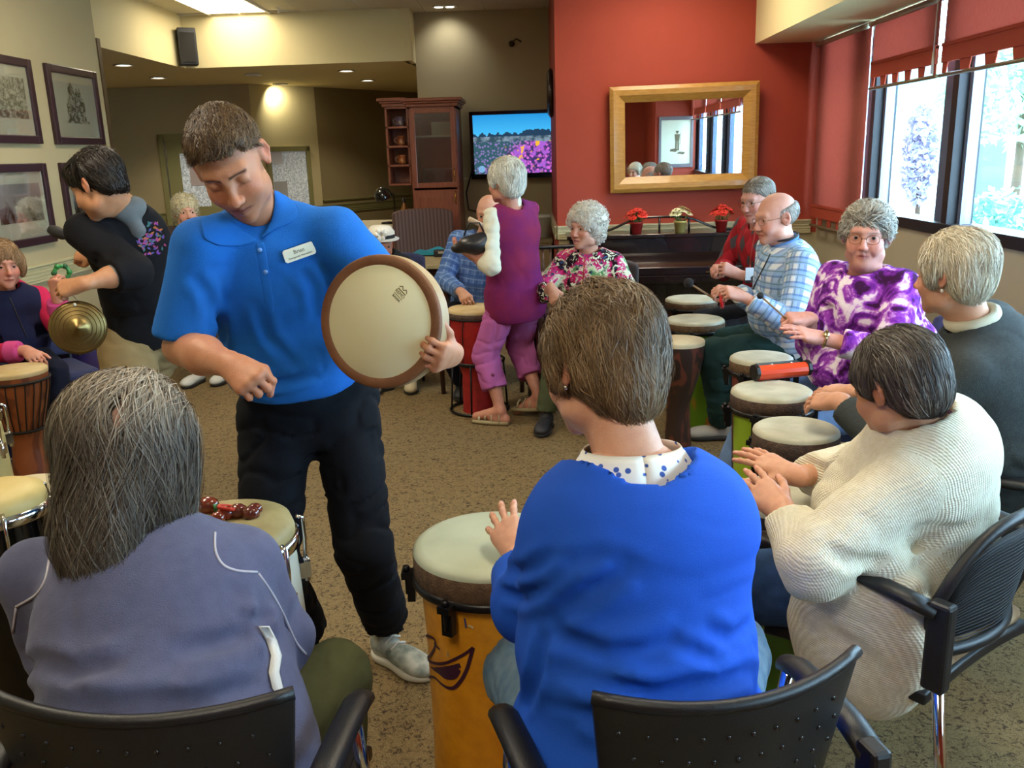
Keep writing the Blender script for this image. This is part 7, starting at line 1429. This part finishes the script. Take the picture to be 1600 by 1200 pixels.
def argyle_man():
    p = Person('grey-haired man in a red argyle cardigan behind the bald man in plaid', (1.35, 5.4), PY(1222, 495, 5.42), PY(1188, 348, 5.3), PY(1183, 312, 5.22), (-.80, -.58, -.22), sw=.185, side=(-.35, .93, 0), top=(0, 0, 1), dn=.05)
    p.P[2] = .57; p.arm(-1, PY(1152, 428, 5.05), (.5, -.5, -.9), .30, .26); p.arm(1, PY(1135, 418, 5.25), (-.3, .5, -.9), .30, .26)
    p.leg(-1, (1.0, 5.2, .09), (-.9, -.1, .8), .1, .44, .44); p.leg(1, (1.0, 5.55, .09), (-.9, .1, .8), .1, .44, .44)
    p.head(res=.0055, scale=1.03, skin='c79282', age=1, ruddy=.5, lid=.5, nose=1.1, brow='8a8078', browa=.4)
    d = PY(1118, 412, 5.05)-p.j['wr', -1]; p.hand(-1, d, (.1, -.8, .4), curl=(.9, 1.1, .7), thumb='fist', res=.005); p.hand(1, (-.8, -.5, 0), (0, -.5, .8), curl=(.9, 1.1, .7), thumb='fist', res=.006)
    p.under(girth=1.0); p.finish(); m = cloth('argyle_red', '8e1c24', bump=(500, .3)); N, L, b, rv = rest_nodes(m); sp_ = N.new('ShaderNodeSeparateXYZ'); L.new(rv, sp_.inputs[0])
    u = mk_math(N, L, 'MULTIPLY', sp_.outputs['X'], 7.5); w_ = mk_math(N, L, 'MULTIPLY', sp_.outputs['Z'], 5.)
    a_ = mk_math(N, L, 'FRACT', mk_math(N, L, 'ADD', u, w_)); b_ = mk_math(N, L, 'FRACT', mk_math(N, L, 'SUBTRACT', u, w_)); c1 = mk_math(N, L, 'MULTIPLY', mk_math(N, L, 'LESS_THAN', a_, .5), mk_math(N, L, 'LESS_THAN', b_, .5)); c2 = mk_math(N, L, 'MULTIPLY', mk_math(N, L, 'GREATER_THAN', a_, .5), mk_math(N, L, 'GREATER_THAN', b_, .5))
    L.new(mk_mix(N, L, c2, mk_mix(N, L, c1, '8e1c24', '4a4a4e'), 'b02430'), b.inputs['Base Color'])
    sd = p.top(g=1.15, sleeve=.95, ar=(.064, .060, .048), hem=-.06, wrinkle=.005, seed=81, depth=1.05); p.put('cardigan', sd, .012, m)
    p.put('trousers', p.pants(g=1.05), .012, cloth('trousers_black2', '16171c')); 
    for s_ in (-1, 1): p.shoe(s_, (-1, 0, 0), mat('shoe_dark'), mat('sole_dark'))
    p.glasses('5a5048'); p.line_on('lanyard', sd, [(1180, 362), (1174, 395), (1172, 420)], .005, mat('lanyard_red', 'a83a30', .7)); q = p.cast(sd, 1171, 428, .006)
    if q is not None: p.part('id_card', MB().box(q, (.045, .006, .07)), mat('white_paper'))
    v = SDF(); v.ell((0, -.022, .038), (.082, .100, .084), .02); v.half((0, .09, .068), unit([0, .62, -1]), .006)
    for x in (-1, 1): v.ell((x*.085, -.012, -.004), (.022, .02, .034), .008, cut=True)
    p.hair(v, ['7d7468', '958c80', '665e54'], n=2500, L_=.028, steps=4, flow=lambda P: np.stack([P[:, 0]*3, -.5+0*P[:, 0], -.5-(P[:, 2] < .08)*1.], -1), r=.0013, lift=.003, jit=.25, shell_res=.006, base='6e665c', seed=84)
def floral_lady():
    p = Person('woman with curly white hair in a pink floral top beside the piano', (.33, 5.6), PY(925, 500, 5.45), PY(921, 398, 5.32), PY(915, 356, 5.28), (-.68, -.73, -.04), sw=.16, side=(-.95, .28, 0), top=(0, 0, 1), dn=.05)
    p.P[2] = .56; p.arm(1, PY(862, 452, 5.05), (-.8, -.1, -.9), .27, .24); p.arm(-1, PY(942, 470, 5.02), (.8, -.1, -.9), .27, .24)
    p.leg(1, (.06, 5.0, .09), (-.2, -.8, .8), .1, .42, .42); p.leg(-1, (.34, 4.98, .09), (.1, -.8, .8), .1, .42, .42)
    p.head(res=.0048, scale=1.0, skin='cd9a82', age=1, ruddy=.5, lid=.6, mouth=.002, brow='b8b0a4', browa=.3, lips='a85048', iris='5a6a70')
    p.hand(1, (.25, -.4, -.8), (-.6, -.5, .5), curl=(.6, .8, .5), thumb='rest', res=.005); p.hand(-1, (-.5, -.6, -.1), (0, -.3, 1), curl=(.4, .6, .4), res=.006); p.under(girth=1.0); p.finish()
    m = cloth('floral_print', 'c01858', bump=(500, .15)); N, L, b, rv = rest_nodes(m)
    base = mk_ramp(N, L, mk_noise(N, L, rv, 7, 3, 1.), [(.42, '20121c'), (.47, 'c01c60'), (.56, 'd8408a'), (.60, 'd9e6c0'), (.66, '5a9a5a')]); vo = mk_noise(N, L, rv, 24, typ='ShaderNodeTexVoronoi', out='Distance'); n2_ = mk_noise(N, L, rv, 30, 3, 2.)
    L.new(mk_mix(N, L, mk_ramp(N, L, n2_, [(.52, '000000'), (.56, 'ffffff')]), base, mk_ramp(N, L, vo, [(.2, '3a5a8a'), (.35, '1c1420'), (.5, 'e0ead0')])), b.inputs['Base Color'])
    sd = p.top(g=1.18, belly=1.2, sleeve=.92, ar=(.066, .066, .056), hem=-.12, collar=.014, bust=.9, wrinkle=.005, seed=91, flare=1.1); p.put('top', sd, .010, m, single=True)
    p.put('trousers', p.pants(g=1.1), .012, cloth('trousers_olive2', '4a5038')); 
    for s_ in (-1, 1): p.shoe(s_, (-.2, -1, 0), mat('shoe_dark'), mat('sole_dark'))
    p.line_on('necklace_cord', sd, [(914, 402), (912, 425), (910, 450)], .004, mat('lanyard_red'))
    v = SDF(); v.ell((0, -.022, .045), (.112, .122, .105), .02); v.ell((0, -.045, -.03), (.100, .08, .08), .03); v.ell((0, .12, -.02), (.062, .06, .078), .012, cut=True); v.half((0, .02, -.075), unit((0, .5, -1)), .02)
    curly(p, v, ['e6e2d6', 'f0ece2', 'd2cdc0'], 1500, 94, 'c4beb0', r=.0026, L_=.045)
def vest_lady():
    p = Person('standing white-haired woman in a purple vest and pink capri trousers', (-.1, 5.2), PY(806, 462, 5.22), PY(800, 322, 5.14), PY(789, 284, 5.12), (-.80, .58, -.05), sw=.155, side=(.80, .58, 0), top=(0, 0, 1), dn=.035)
    p.j['el', -1] = PY(768, 416, 4.95); p.j['wr', -1] = PY(738, 400, 5.05); p.j['el', 1] = PY(812, 412, 5.38); p.j['wr', 1] = PY(752, 398, 5.34)
    p.leg(-1, PZ(782, 642, .085), (-.5, .4, .3), .085, .365, .345); p.leg(1, PZ(842, 620, .13), (-.3, .5, .4), .085, .375, .355)
    p.head(res=.006, scale=.97, skin='c48a74', ruddy=.4, age=1)
    for s_, x in ((-1, 716), (1, 722)): p.hand(s_, PY(x, 388, 5.05 if s_ < 0 else 5.3)-p.j['wr', s_], (0, -.3, -.9) if s_ < 0 else (0, .3, -.9), curl=(.3, .5, .3), thumb='rest', res=.005)
    p.bare_leg(-1, r=(.05, .048, .030), foot=(-.9, .3, 0)); p.bare_leg(1, r=(.05, .048, .030), foot=(-.8, .35, -.35)); p.under(legs=False); p.finish()
    cr_ = cloth('cream_sleeves', 'd6d2bc'); sl_ = SDF()
    for x in (-1, 1): E = p.j['el', x]; W = p.j['wr', x]; o_ = .015 if x < 0 else .04; u_ = p.up*(0 if x < 0 else .03); r_ = .047 if x < 0 else .036; sl_.cap(p.sh[x]-p.side*x*.06-u_, p.sh[x]-p.side*x*o_-u_, r_*.8, r_*.93, .02); sl_.cap(p.sh[x]-p.side*x*o_-u_, E, r_, .050, .02); sl_.cap(E, E+(W-E)*.45, .056, .050, .02); c = E+(W-E)*.42; sl_.half(c, unit(W-E), .004, c-.08, c+.08)
    sl_.disp = lambda P: .006*(1-2*np.abs(vnoise(P*np.array([16, 16, 22]), 3)))
    sl_.cap(p.N-p.up*.03, p.N+p.up*.03, .058, .052, .02); p.put('undershirt', sl_, .008, cr_)
    vm = cloth('vest_purple', '6a1c5c', vary=(5, '882848', .9), bump=(350, .3)); p2 = p.j; jj = {k: v for k, v in p.j.items() if k[0] in ('el', 'wr')}
    for k in jj: del p.j[k]
    sd = p.top(g=1.10, belly=1.08, hem=-.13, collar=.012, wrinkle=.005, wf=(9, 9, 5), seed=101, flare=1.02, shr=.040, depth=1.08); p.j.update(jj); p.put('vest', sd, .009, vm)
    pk = cloth('capri_pink', 'b0609c', vary=(10, 'a4548e', .5)); pt = p.pants(g=1.05, r=(.090, .078, .074), length=.62, wrinkle=.006, waist=.1); pn = p.put('capri_trousers', pt, .009, pk)
    q = p.cast(pt, 770, 586, .002); 
    if q is not None: p.part('button', MB().lathe([(.001, .004), (.010, .003), (.011, 0)], q, (-.2, -1, .1), n=12), mat('button_plum', '6a2050', .4), pn)
    sm_ = mat('sandal_tan', 'b5a988', .6)
    for s_, z0, dr in ((-1, 0., (-.9, .3, 0)), (1, .045, (-.8, .35, 0))):
        A_ = p.j['an', s_]; d = unit(dr); h = np.array([A_[0], A_[1], z0])-d*.05; sv = np.cross(d, (0, 0, 1.)); til = -.18 if s_ > 0 else 0
        so = MB(); rows = np.array([[h+d*u+sv*w_*(.030+.012*math.sin(u*12))+np.array([0, 0, .004+(-.02*(u/.22) if s_ > 0 else 0)]) for w_ in (-1, 0, 1)] for u in np.linspace(0, .225, 8)]); so.slab(rows, np.array([0, 0, .020])); o = p.part('sandal', so, mat('sandal_sole', '9a8c68', .7))
        m_ = MB()
        for u, hh in ((.05, .075), (.10, .062), (.14, .050), (.18, .040)): c = h+d*u+np.array([0, 0, .015]); m_.tube([c-sv*.036, c-sv*.030+[0, 0, hh*.7], c+[0, 0, hh], c+sv*.030+[0, 0, hh*.7], c+sv*.036], .007, 6, flat=.5)
        p.part('straps', m_, sm_, o)
    v = SDF(); v.ell((0, -.022, .045), (.096, .112, .098), .02); v.ell((0, -.055, -.02), (.084, .066, .075), .03)
    for x in (-1, 1): v.ell((x*.080, .02, .02), (.022, .035, .045), .02); v.ell((x*.092, -.002, -.030), (.022, .018, .030), .008, cut=True)
    v.ell((0, .115, -.03), (.074, .055, .09), .01, cut=True)
    p.hair(v, ['d8d6c8', 'e6e4d8', 'c2bfb0'], n=2600, L_=.04, steps=4, flow=lambda P: np.stack([P[:, 0]*3, -.3-(P[:, 2]-.03)*3, -.5-(P[:, 2] < .09)*.6], -1), r=.0018, lift=.008, jit=.4, shell_res=.006, base='c0bdae', seed=104)
    c = PY(742, 382, 5.02); t = thing('black_bag', 'black puffy pouch held in the hands of the woman in the purple vest', 'bag', c); sdb = SDF(); sdb.ell((0, 0, 0), (.10, .07, .055), .02); sdb.ell((-.09, .02, -.02), (.05, .05, .03), .02); sdb.ell((.05, 0, .03), (.06, .05, .04), .02); V, F = sdb.mesh(.008); link('body', fast_mesh('body', V, [F]), mat('black_nylon', '18181c', .35, vary=(20, '2c2c32', .6)), t); MB().tube([(-.06, 0, .05), (-.03, 0, .12), (.03, 0, .12), (.06, 0, .05)], .005, 6).build('strap', blackp, t)
def bald_man():
    p = Person('nearly bald man in a blue checked shirt seated behind the red goblet drum', (-.3, 6.0), PY(748, 500, 6.0), PY(758, 368, 5.95), PY(764, 334, 5.90), (-.2, -.95, -.2), sw=.19, side=(-.98, .1, 0), top=(0, 0, 1), dn=.05)
    p.P[2] = .56; p.arm(1, PY(722, 458, 5.62), (-.8, .1, -.9), .30, .26); p.arm(-1, PY(790, 458, 5.62), (.8, .1, -.9), .30, .26)
    p.leg(1, (-.50, 5.80, .09), (-.4, -.8, .8), .1, .44, .44); p.leg(-1, (.0, 5.66, .09), (.4, -.8, .8), .1, .44, .44)
    p.head(res=.006, scale=1.0, skin='c99880', age=1, ruddy=.5, ear=1.2); p.hand(1, (.3, -.8, -.3), (-.3, -.6, .7), curl=(.7, .9, .6), thumb='fist', res=.005); p.hand(-1, (-.3, -.8, -.3), (.3, -.3, .9), curl=(.7, .9, .6), res=.006); p.under(); p.finish()
    sd = p.top(g=1.15, sleeve=.95, ar=(.066, .062, .05), hem=-.05, wrinkle=.006, seed=111); p.put('shirt', sd, .012, plaid_mat('check_blue', '5f7fb4', '4a69a0', '8aa6d0', '34508a', 18.))
    p.put('trousers', p.pants(g=1.1), .012, cloth('trousers_navy', '15192a'))
    for s_ in (-1, 1): p.shoe(s_, (0, -1, 0), mat('shoe_dark'), mat('sole_dark'))
    v = SDF(); v.ell((0, -.030, .02), (.082, .094, .07), .02); v.half((0, -.03, .045), unit([0, .25, 1]), .01); v.half((0, .0, 0), (0, 1, 0), .012)
    p.hair(v, ['b8b4aa', 'cfcbc0'], n=700, L_=.02, steps=3, r=.0015, lift=.003, shell_res=.008, base='a8a49a', seed=114)
    A_ = PY(733, 342, 5.55); t = thing('rolled_stick', 'pale thick drumstick raised beside the bald head behind the woman in the purple vest', 'drumstick', A_); MB().cyl((0, 0, 0), (.14, .06, -.08), .016, .013).build('stick', mat('stick_pale', 'cdb9a0', .5), t)
def sweater_man():
    p = Person('black-haired man in a black sweatshirt bending to hold a cymbal', (-1.75, 3.85), PY(230, 520, 3.87), PY(192, 322, 3.62), PY(152, 290, 3.50), (-.90, .18, -.42), sw=.185, side=(.62, .78, 0), top=(-.35, .1, 1), dn=.06)
    p.sh[1] = PY(238, 378, 3.86)
    p.j['el', -1] = PY(208, 424, 3.44); p.j['wr', -1] = PY(128, 444, 3.28); p.arm(1, PY(150, 400, 3.95), (-.2, .6, -.8), .29, .26)
    p.leg(-1, PZ(262, 835, .09), (-.3, -.2, .2), .1, .44, .42); p.leg(1, PZ(205, 760, .09), (-.5, .2, .2), .1, .44, .42)
    p.head(res=.005, scale=1.02, skin='b98560', lid=.2, nose=.95, brow='1c1614', ruddy=.15)
    d = PY(98, 450, 3.28)-p.j['wr', -1]; p.hand(-1, d, (-.1, -.75, .6), curl=(.7, 1.1, .8), thumb='hook', res=.004, fr=.038); p.hand(1, (-.8, .1, .1), (0, -.6, .7), curl=(1, 1.2, .7), thumb='fist', res=.005)
    p.under(); p.finish(); bm_ = cloth('sweatshirt_black', '0e0e12', vary=(12, '15151b', .5), rough=.85)
    sd = p.top(g=1.06, belly=1.05, sleeve=.72, ar=(.076, .074, .062), hem=-.0, collar=.012, wrinkle=.006, seed=121, shr=.055, depth=1.1); sh_ = p.put('sweatshirt', sd, .010, bm_)
    E, W = p.j['el', -1], p.j['wr', -1]; cf = SDF(); cf.cap(E+(W-E)*.18, E+(W-E)*.5, .050, .044, .02); c = E+(W-E)*.46; cf.half(c, unit(W-E), .004, c-.08, c+.08); p.put('grey_cuff', cf, .007, cloth('cuff_grey', '6e7274'), parent=sh_)
    hd_ = SDF(); hd_.ell(p.N-p.fwd*.040+p.up*.008, (.078, .055, .045), .02, np.stack([p.side, p.fwd, p.up], 1)); hd_.cap(p.N+p.up*.01, p.N-p.fwd*.085-p.up*.07, .042, .034, .03); hd_.cap(p.N, p.H, .058, None, .01, cut=True); hd_.disp = lambda P: .004*vnoise(P*28, 7); p.put('hood', hd_, .007, cloth('hood_grey', '6f7476'), parent=sh_)
    rr = np.random.default_rng(8); cols = ['b04a86', '5a5aa8', '3f7a78', 'c0703a', '8a4ab0']
    for k, c_ in enumerate(cols):
        mb = MB()
        for i in range(16):
            a = rr.random()*6.28; q_ = math.sqrt(rr.random()); px, py = 237+22*q_*math.cos(a), 374+27*q_*math.sin(a); o_ = p.cast(sd, px, py, .0015)
            if o_ is None: continue
            th = rr.random()*3.14; n_ = unit(CAM0-o_); e1 = unit(np.cross(n_, (0, 0, 1))); e2 = np.cross(n_, e1); a1 = (e1*math.cos(th)+e2*math.sin(th))*.010; a2 = np.cross(n_, a1)*.45; mb.add([o_-a1, o_-a2, o_+a1, o_+a2, o_-a1+n_*.002, o_-a2+n_*.002, o_+a1+n_*.002, o_+a2+n_*.002], [(0, 1, 2, 3), (4, 5, 6, 7), (0, 1, 5, 4), (1, 2, 6, 5), (2, 3, 7, 6), (3, 0, 4, 7)])
        if mb.v: p.part('printed_motif', mb, mat('print_'+c_, c_, .8), sh_)['kind'] = 'stuff'
    p.put('trousers', p.pants(g=1.18, r=(.105, .098, .090), wrinkle=.006, waist=.10), .013, cloth('khaki_trousers', '8a7652', vary=(10, '7c6947', .6)))
    for s_ in (-1, 1): p.shoe(s_, (-1, .2, 0), mat('shoe_dark'), mat('sole_dark'))
    v = SDF(); v.ell((0, -.026, .044), (.088, .104, .090), .02); v.ell((0, .045, .075), (.066, .048, .036), .03); v.ell((0, -.06, -.02), (.070, .050, .050), .02); v.half((0, .09, .052), unit([0, .55, -1]), .008, (-.2, .02, -.3), (.2, .3, .3))
    for x in (-1, 1): v.ell((x*.088, -.008, -.010), (.022, .020, .032), .008, cut=True)
    v.half((0, -.05, -.060), (0, 0, -1), .01)
    def flow(P): x, y, z = P.T; return np.stack([x*4, .6-(y < -.02)*1.2, .1-(z < .09)*1.2], -1)
    p.hair(v, ['15120f', '241e1a', '332b25'], n=4500, L_=.045, steps=4, flow=flow, r=.0014, lift=.006, droop=.15, jit=.25, shell_res=.006, base='120f0d', seed=124)
    # cymbal hanging from the hand
    h = p.j['tips', -1][0][0]; c = PY(122, 512, 3.27); nr = unit([.42, -.88, .12]); t = thing('cymbal', 'bronze cymbal hanging by a cord from the hand of the man in the black sweatshirt', 'cymbal', c); br = mat('bronze', '8a7648', .36, .9, vary=(14, '6a5836', .8))
    MB().lathe([(.001, .034), (.018, .030), (.028, .012), (.045, .008), (.09, .002), (.102, -.003), (.101, -.005), (.09, 0), (.045, .005), (.028, .009), (.001, .03)], (0, 0, 0), nr, n=48).build('disc', br, t)
    for r_ in (.05, .065, .08, .092): MB().torus(nr*(.0085-(r_-.045)*.12), r_, .0012, nr, 48, 4).build('lathe_groove', mat('bronze_dark', '5e4720', .4, .9), t)
    up_ = unit(np.array([0, 0, 1.])-nr*nr[2]); cd = mat('cord_white', 'c8c0aa', .7); 
    for s_ in (-1, 1): MB().tube([up_*.090+np.cross(nr, up_)*.022*s_, h-c+np.array([0, 0, -.01])], .0018, 5).build('cord', cd, t)
    MB().sphere(up_*.088+nr*.006, .007, 8).build('knot', cd, t)
    A_ = PY(92, 364, 3.95); t = thing('soft_mallet', 'wooden mallet with a black oval head sticking out behind the man in the black sweatshirt', 'mallet', A_); e_ = PY(158, 392, 3.95)-A_; u_ = unit(e_); MB().tube([u_*.03, e_+u_*.06], .009, 8).build('stick', mat('stick_light', 'b08a50', .5), t); MB().lathe([(.001, -.05), (.018, -.045), (.027, -.015), (.024, .02), (.012, .045), (.011, .06)], (0, 0, 0), u_, n=16).build('head', mat('mallet_black', '1a181a', .7), t)
def pink_lady():
    p = Person('woman in a pink jacket over a navy top raising a green shaker', (-2.85, 4.75), PY(15, 560, 4.85), PY(8, 462, 4.76), PY(4, 415, 4.72), (.72, -.68, -.06), sw=.17, side=(-.62, -.78, 0), top=(.05, 0, 1), dn=.05)
    p.P[2] = .56; p.arm(-1, PY(88, 462, 4.70), (.4, -.1, -1), .28, .25); p.arm(1, PY(42, 548, 4.50), (-.2, -.6, -.9), .28, .25)
    p.leg(-1, (-2.60, 4.62, .09), (.5, -.5, .8), .1, .43, .42); p.leg(1, (-2.78, 4.36, .09), (.3, -.7, .8), .1, .43, .42)
    p.head(res=.0055, scale=1.0, skin='c98f7a', age=1, ruddy=.5, lid=.5, lips='9a4a44', brow='8a5a3a', browa=.4, cheek=1.1)
    p.hand(-1, (.05, -.1, .9), (-.2, -.8, .1), curl=(.9, 1., .6), thumb='hook', res=.005); p.hand(1, (.7, -.5, -.3), (.1, -.4, .8), curl=(.4, .6, .3), res=.005); p.under(girth=1.1); p.finish()
    nv = cloth('navy_top', '181c3a'); sd = p.top(g=1.22, belly=1.35, sleeve=.3, ar=(.055, .055, .05), hem=-.1, bust=1., wrinkle=.004, seed=131, collar=.010); p.put('navy_top', sd, .009, nv)
    jk_ = SDF(); R_ = np.stack([p.side, p.fwd, p.up], 1); jk_.ell(p.spine(.66, -.012), (.20, .135, .22), .04, R_); jk_.ell(p.spine(.25, -.01), (.20, .155, .22), .04, R_)
    for x in (-1, 1): E = p.j['el', x]; W = p.j['wr', x]; jk_.cap(p.N+p.side*x*.03-p.up*.03, p.sh[x], .05, .068, .03); jk_.cap(p.sh[x], E, .068, .062, .03); jk_.cap(E, E+(W-E)*.92, .060, .050, .02); c = E+(W-E)*.86; jk_.half(c, unit(W-E), .004, c-.08, c+.08)
    fr_ = p.fwd*.12+p.up*.02; jk_.cap(p.P+fr_-p.up*.1, p.N+fr_*.9, .085, .055, .02, cut=True); jk_.cap(p.N-p.up*.02, p.N+p.up*.12, .066, .07, .01, cut=True); jk_.disp = lambda P: .005*(1-2*np.abs(vnoise(P*13, 5))); pkj = cloth('jacket_pink', 'b8204c', vary=(8, 'c8305c', .5)); j_ = p.put('jacket', jk_, .009, pkj)
    for x in (-1, 1): E = p.j['el', x]; W = p.j['wr', x]; k_ = SDF(); k_.cap(E+(W-E)*.62, E+(W-E)*.86, .060, .056, .01); c = E+(W-E)*.86; k_.half(c, unit(W-E), .004, c-.09, c+.09); k_.half(E+(W-E)*.58, unit(E-W), .004, c-.2, c+.2); p.put('turned_cuff', k_, .008, cloth('cuff_pink', 'c84a86'), parent=j_)
    p.put('trousers', p.pants(g=1.1), .012, cloth('trousers_navy'))
    for s_ in (-1, 1): p.shoe(s_, (.7, -.5, 0), mat('shoe_dark'), mat('sole_dark'))
    p.line_on('lanyard', sd, [(15, 465), (32, 505), (42, 528)], .004, mat('strap_black')); 
    v = SDF(); v.ell((0, -.022, .045), (.096, .112, .098), .02); v.ell((0, -.055, -.03), (.088, .066, .075), .03)
    for x in (-1, 1): v.ell((x*.084, .012, .0), (.024, .040, .06), .02)
    v.ell((0, .118, -.025), (.066, .058, .080), .012, cut=True)
    p.hair(v, ['94704c', 'a88660', '7c5c3c', 'b89a74'], n=3500, L_=.05, steps=5, flow=lambda P: np.stack([P[:, 0]*4, .5-(P[:, 1] < 0)*.9, .1-(P[:, 2] < .09)*1.1], -1), r=.0016, lift=.008, jit=.3, shell_res=.006, base='806040', seed=134, wave=.2)
    h = p.j['tips', -1][1][0]; t = thing('bell_shaker', 'green plastic bell shaker raised in the hand of the woman in pink', 'shaker', h+[0, 0, .03]); g_ = mat('green_plastic', '1f7a34', .35, coat=.3); MB().torus((0, 0, 0), .036, .011, (.6, -.8, 0), 24, 8).build('ring', g_, t)
    for k in range(6): a = k*1.05; e1 = unit(np.cross((.6, -.8, 0), (0, 0, 1))); MB().sphere(e1*.038*math.cos(a)+np.array([0, 0, .038*math.sin(a)]), .016, 10).build('bell', g_ if k % 2 else mat('green_dark', '155226', .4), t)
def cap_person():
    p = Person('seated person in a dark top and a white hat with a flower', (-1.0, 6.35), PY(606, 500, 6.35), PY(600, 408, 6.3), PY(596, 384, 6.25), (.4, -.9, -.1), sw=.16, side=(-.9, -.35, 0))
    p.P[2] = .56; p.arm(1, (-1.2, 6.0, .72), (-.8, 0, -.9), .27, .24); p.arm(-1, (-.85, 5.98, .72), (.8, 0, -.9), .27, .24); p.leg(1, (-1.12, 6.0, .09), (0, -.8, .8), .1, .42, .42); p.leg(-1, (-.87, 6.0, .09), (0, -.8, .8), .1, .42, .42)
    p.head(res=.0075, scale=.97, skin='b98468', age=1); p.hand(1, (0, -.9, -.3), (0, -.3, 1), res=.006); p.hand(-1, (0, -.9, -.3), (0, -.3, 1), res=.006); p.under(); p.finish()
    p.put('top', p.top(g=1.1, sleeve=.95, wrinkle=.004, hem=-.08), .014, cloth('top_charcoal', '26282c')); p.put('trousers', p.pants(g=1.05), .013, cloth('trousers_grey', '4a4a4c'))
    for s_ in (-1, 1): p.shoe(s_, (.1, -1, 0), mat('shoe_beige', 'b5a88a', .7), mat('sole_dark'))
    hm_ = MB(); hm_.lathe([(.125, .045), (.13, .05), (.10, .06), (.098, .10), (.07, .135), (.001, .145)], p.hw((0, -.01, 0)), p.HR[:, 2], n=28); o = p.part('hat', hm_, mat('hat_white', 'd8d6cc', .8)); p.part('hat_band', MB().lathe([(.101, .058), (.101, .085)], p.hw((0, -.01, 0)), p.HR[:, 2], n=28), mat('hat_band_black', '1a1a1c', .7), o)
    fm_ = MB(); c = p.hw((.03, .10, .10))
    for k in range(6): fm_.sphere(c+.028*(p.HR[:, 0]*math.cos(k*1.05)+p.HR[:, 2]*math.sin(k*1.05)), (.020, .014, .020), 8)
    p.part('hat_flower', fm_, mat('flower_white', 'e6e4da', .8), o)
def blond_person():
    p = Person('curly blond person seated far back behind the man in the blue polo', (-2.5, 6.75), PY(300, 470, 6.8), PY(294, 358, 6.75), PY(291, 332, 6.7), (.5, -.85, 0), sw=.16, side=(-.85, -.5, 0))
    p.P[2] = .56; p.arm(1, (-2.7, 6.4, .72), (-.8, 0, -.9), .27, .24); p.arm(-1, (-2.3, 6.35, .72), (.8, 0, -.9), .27, .24); p.leg(1, PZ(308, 580, .09), (0, -.8, .8), .1, .42, .42); p.leg(-1, (-2.3, 6.35, .09), (0, -.8, .8), .1, .42, .42)
    p.head(res=.0075, scale=1., skin='c99a84', age=1); p.hand(1, (0, -.9, -.3), (0, -.3, 1), res=.006); p.hand(-1, (0, -.9, -.3), (0, -.3, 1), res=.006); p.under(); p.finish()
    p.put('top', p.top(g=1.1, sleeve=.95, wrinkle=.004, hem=-.08), .014, cloth('top_brown', '3a302c')); p.put('trousers', p.pants(g=1.05), .013, cloth('trousers_brown', '40362c'))
    for s_ in (-1, 1): p.shoe(s_, (-.2, -1, 0), mat('shoe_white'), mat('sole_dark'))
    v = SDF(); v.ell((0, -.022, .045), (.10, .115, .10), .02); v.ell((0, -.05, -.03), (.09, .07, .07), .03); v.ell((0, .12, -.02), (.06, .06, .075), .012, cut=True); curly(p, v, ['cfc6a6', 'ddd6bc', 'bdb28e'], 700, 144, 'b5aa88', r=.003, L_=.04, res=.009)
for f_ in ('tie_lady', 'plaid_man', 'argyle_man', 'floral_lady', 'vest_lady', 'bald_man', 'sweater_man', 'pink_lady', 'cap_person', 'blond_person'):
    if want(f_): globals()[f_]()
# the chairs these people sit on
def chair_for(x, y, deg, label, arm=None):
    simple_chair(label, (x, y, 0), math.radians(deg))
chair_for(1.42, 3.62, 75, 'navy upholstered chair under the woman in the tie-dyed top'); chair_for(1.42, 4.62, 86, 'navy upholstered chair under the bald man in the plaid shirt'); chair_for(1.46, 5.44, 80, 'navy upholstered chair under the man in the argyle cardigan')
armchair((.36, 5.5, 0), math.radians(165), 'wooden-armed chair with dark upholstery under the curly-haired woman', mat('dark_upholstery', '2a201e', .8), dkwood, hb=.9, w_=.52); armchair((-.36, 6.08, 0), math.radians(180), 'wooden-armed dark chair under the man in the blue checked shirt', mat('dark_upholstery'), dkwood, hb=.9, w_=.52)
chair_for(-2.79, 4.82, -135, 'navy upholstered chair under the woman in pink'); chair_for(-1.04, 6.42, 180, 'navy upholstered chair under the person in the white flowered hat'); chair_for(PY(300, 470, 6.8)[0], 6.86, 180, 'navy upholstered chair under the pale blond person far back')
t = thing('spindle_chair', 'dark wooden spindle-back armchair between the woman in the vest and the piano', 'chair', (.13, 6.35, 0), math.radians(185), None)
MB().box((0, 0, .43), (.48, .46, .05)).build('seat', dkwood, t, bevel=.015); MB().tube([(-.24, -.22, .60), (-.25, -.25, .86), (-.2, -.27, .9), (.2, -.27, .9), (.25, -.25, .86), (.24, -.22, .60)], .022, 8, flat=.7).build('top_rail', blackm, t)
for k in range(8): MB().cyl((-.19+.054*k, -.22, .45), (-.19+.054*k, -.265, .89), .008, n=8).build('spindle', dkwood, t)
for s in (-1, 1): MB().tube([(s*.25, -.24, .66), (s*.26, 0, .68), (s*.26, .2, .66)], .018, 8).build('armrest', dkwood, t); MB().cyl((s*.23, -.22, 0), (s*.235, -.23, .66), .016).build('leg', dkwood, t); MB().cyl((s*.23, .2, 0), (s*.25, .19, .66), .016).build('leg', dkwood, t)
t = thing('walking_frame', 'chrome tube walking frame beside the woman in the purple vest', 'walker', (.02, 5.95, 0)); 
for s in (-1, 1): MB().tube([(s*.06-.0, .25, 0), (s*.06, .22, .6), (s*.05, .18, .80), (s*.05, -.1, .80), (s*.06, -.18, .6), (s*.06, -.2, 0)], .012, 10).build('side_frame', chrome, t)
MB().cyl((-.06, .2, .5), (.06, .2, .5), .010).build('cross_bar', chrome, t)
print('objects', len(bpy.data.objects), 'tris', sum(len(o.data.loops)-2*len(o.data.polygons) for o in bpy.data.objects if o.type == 'MESH'))
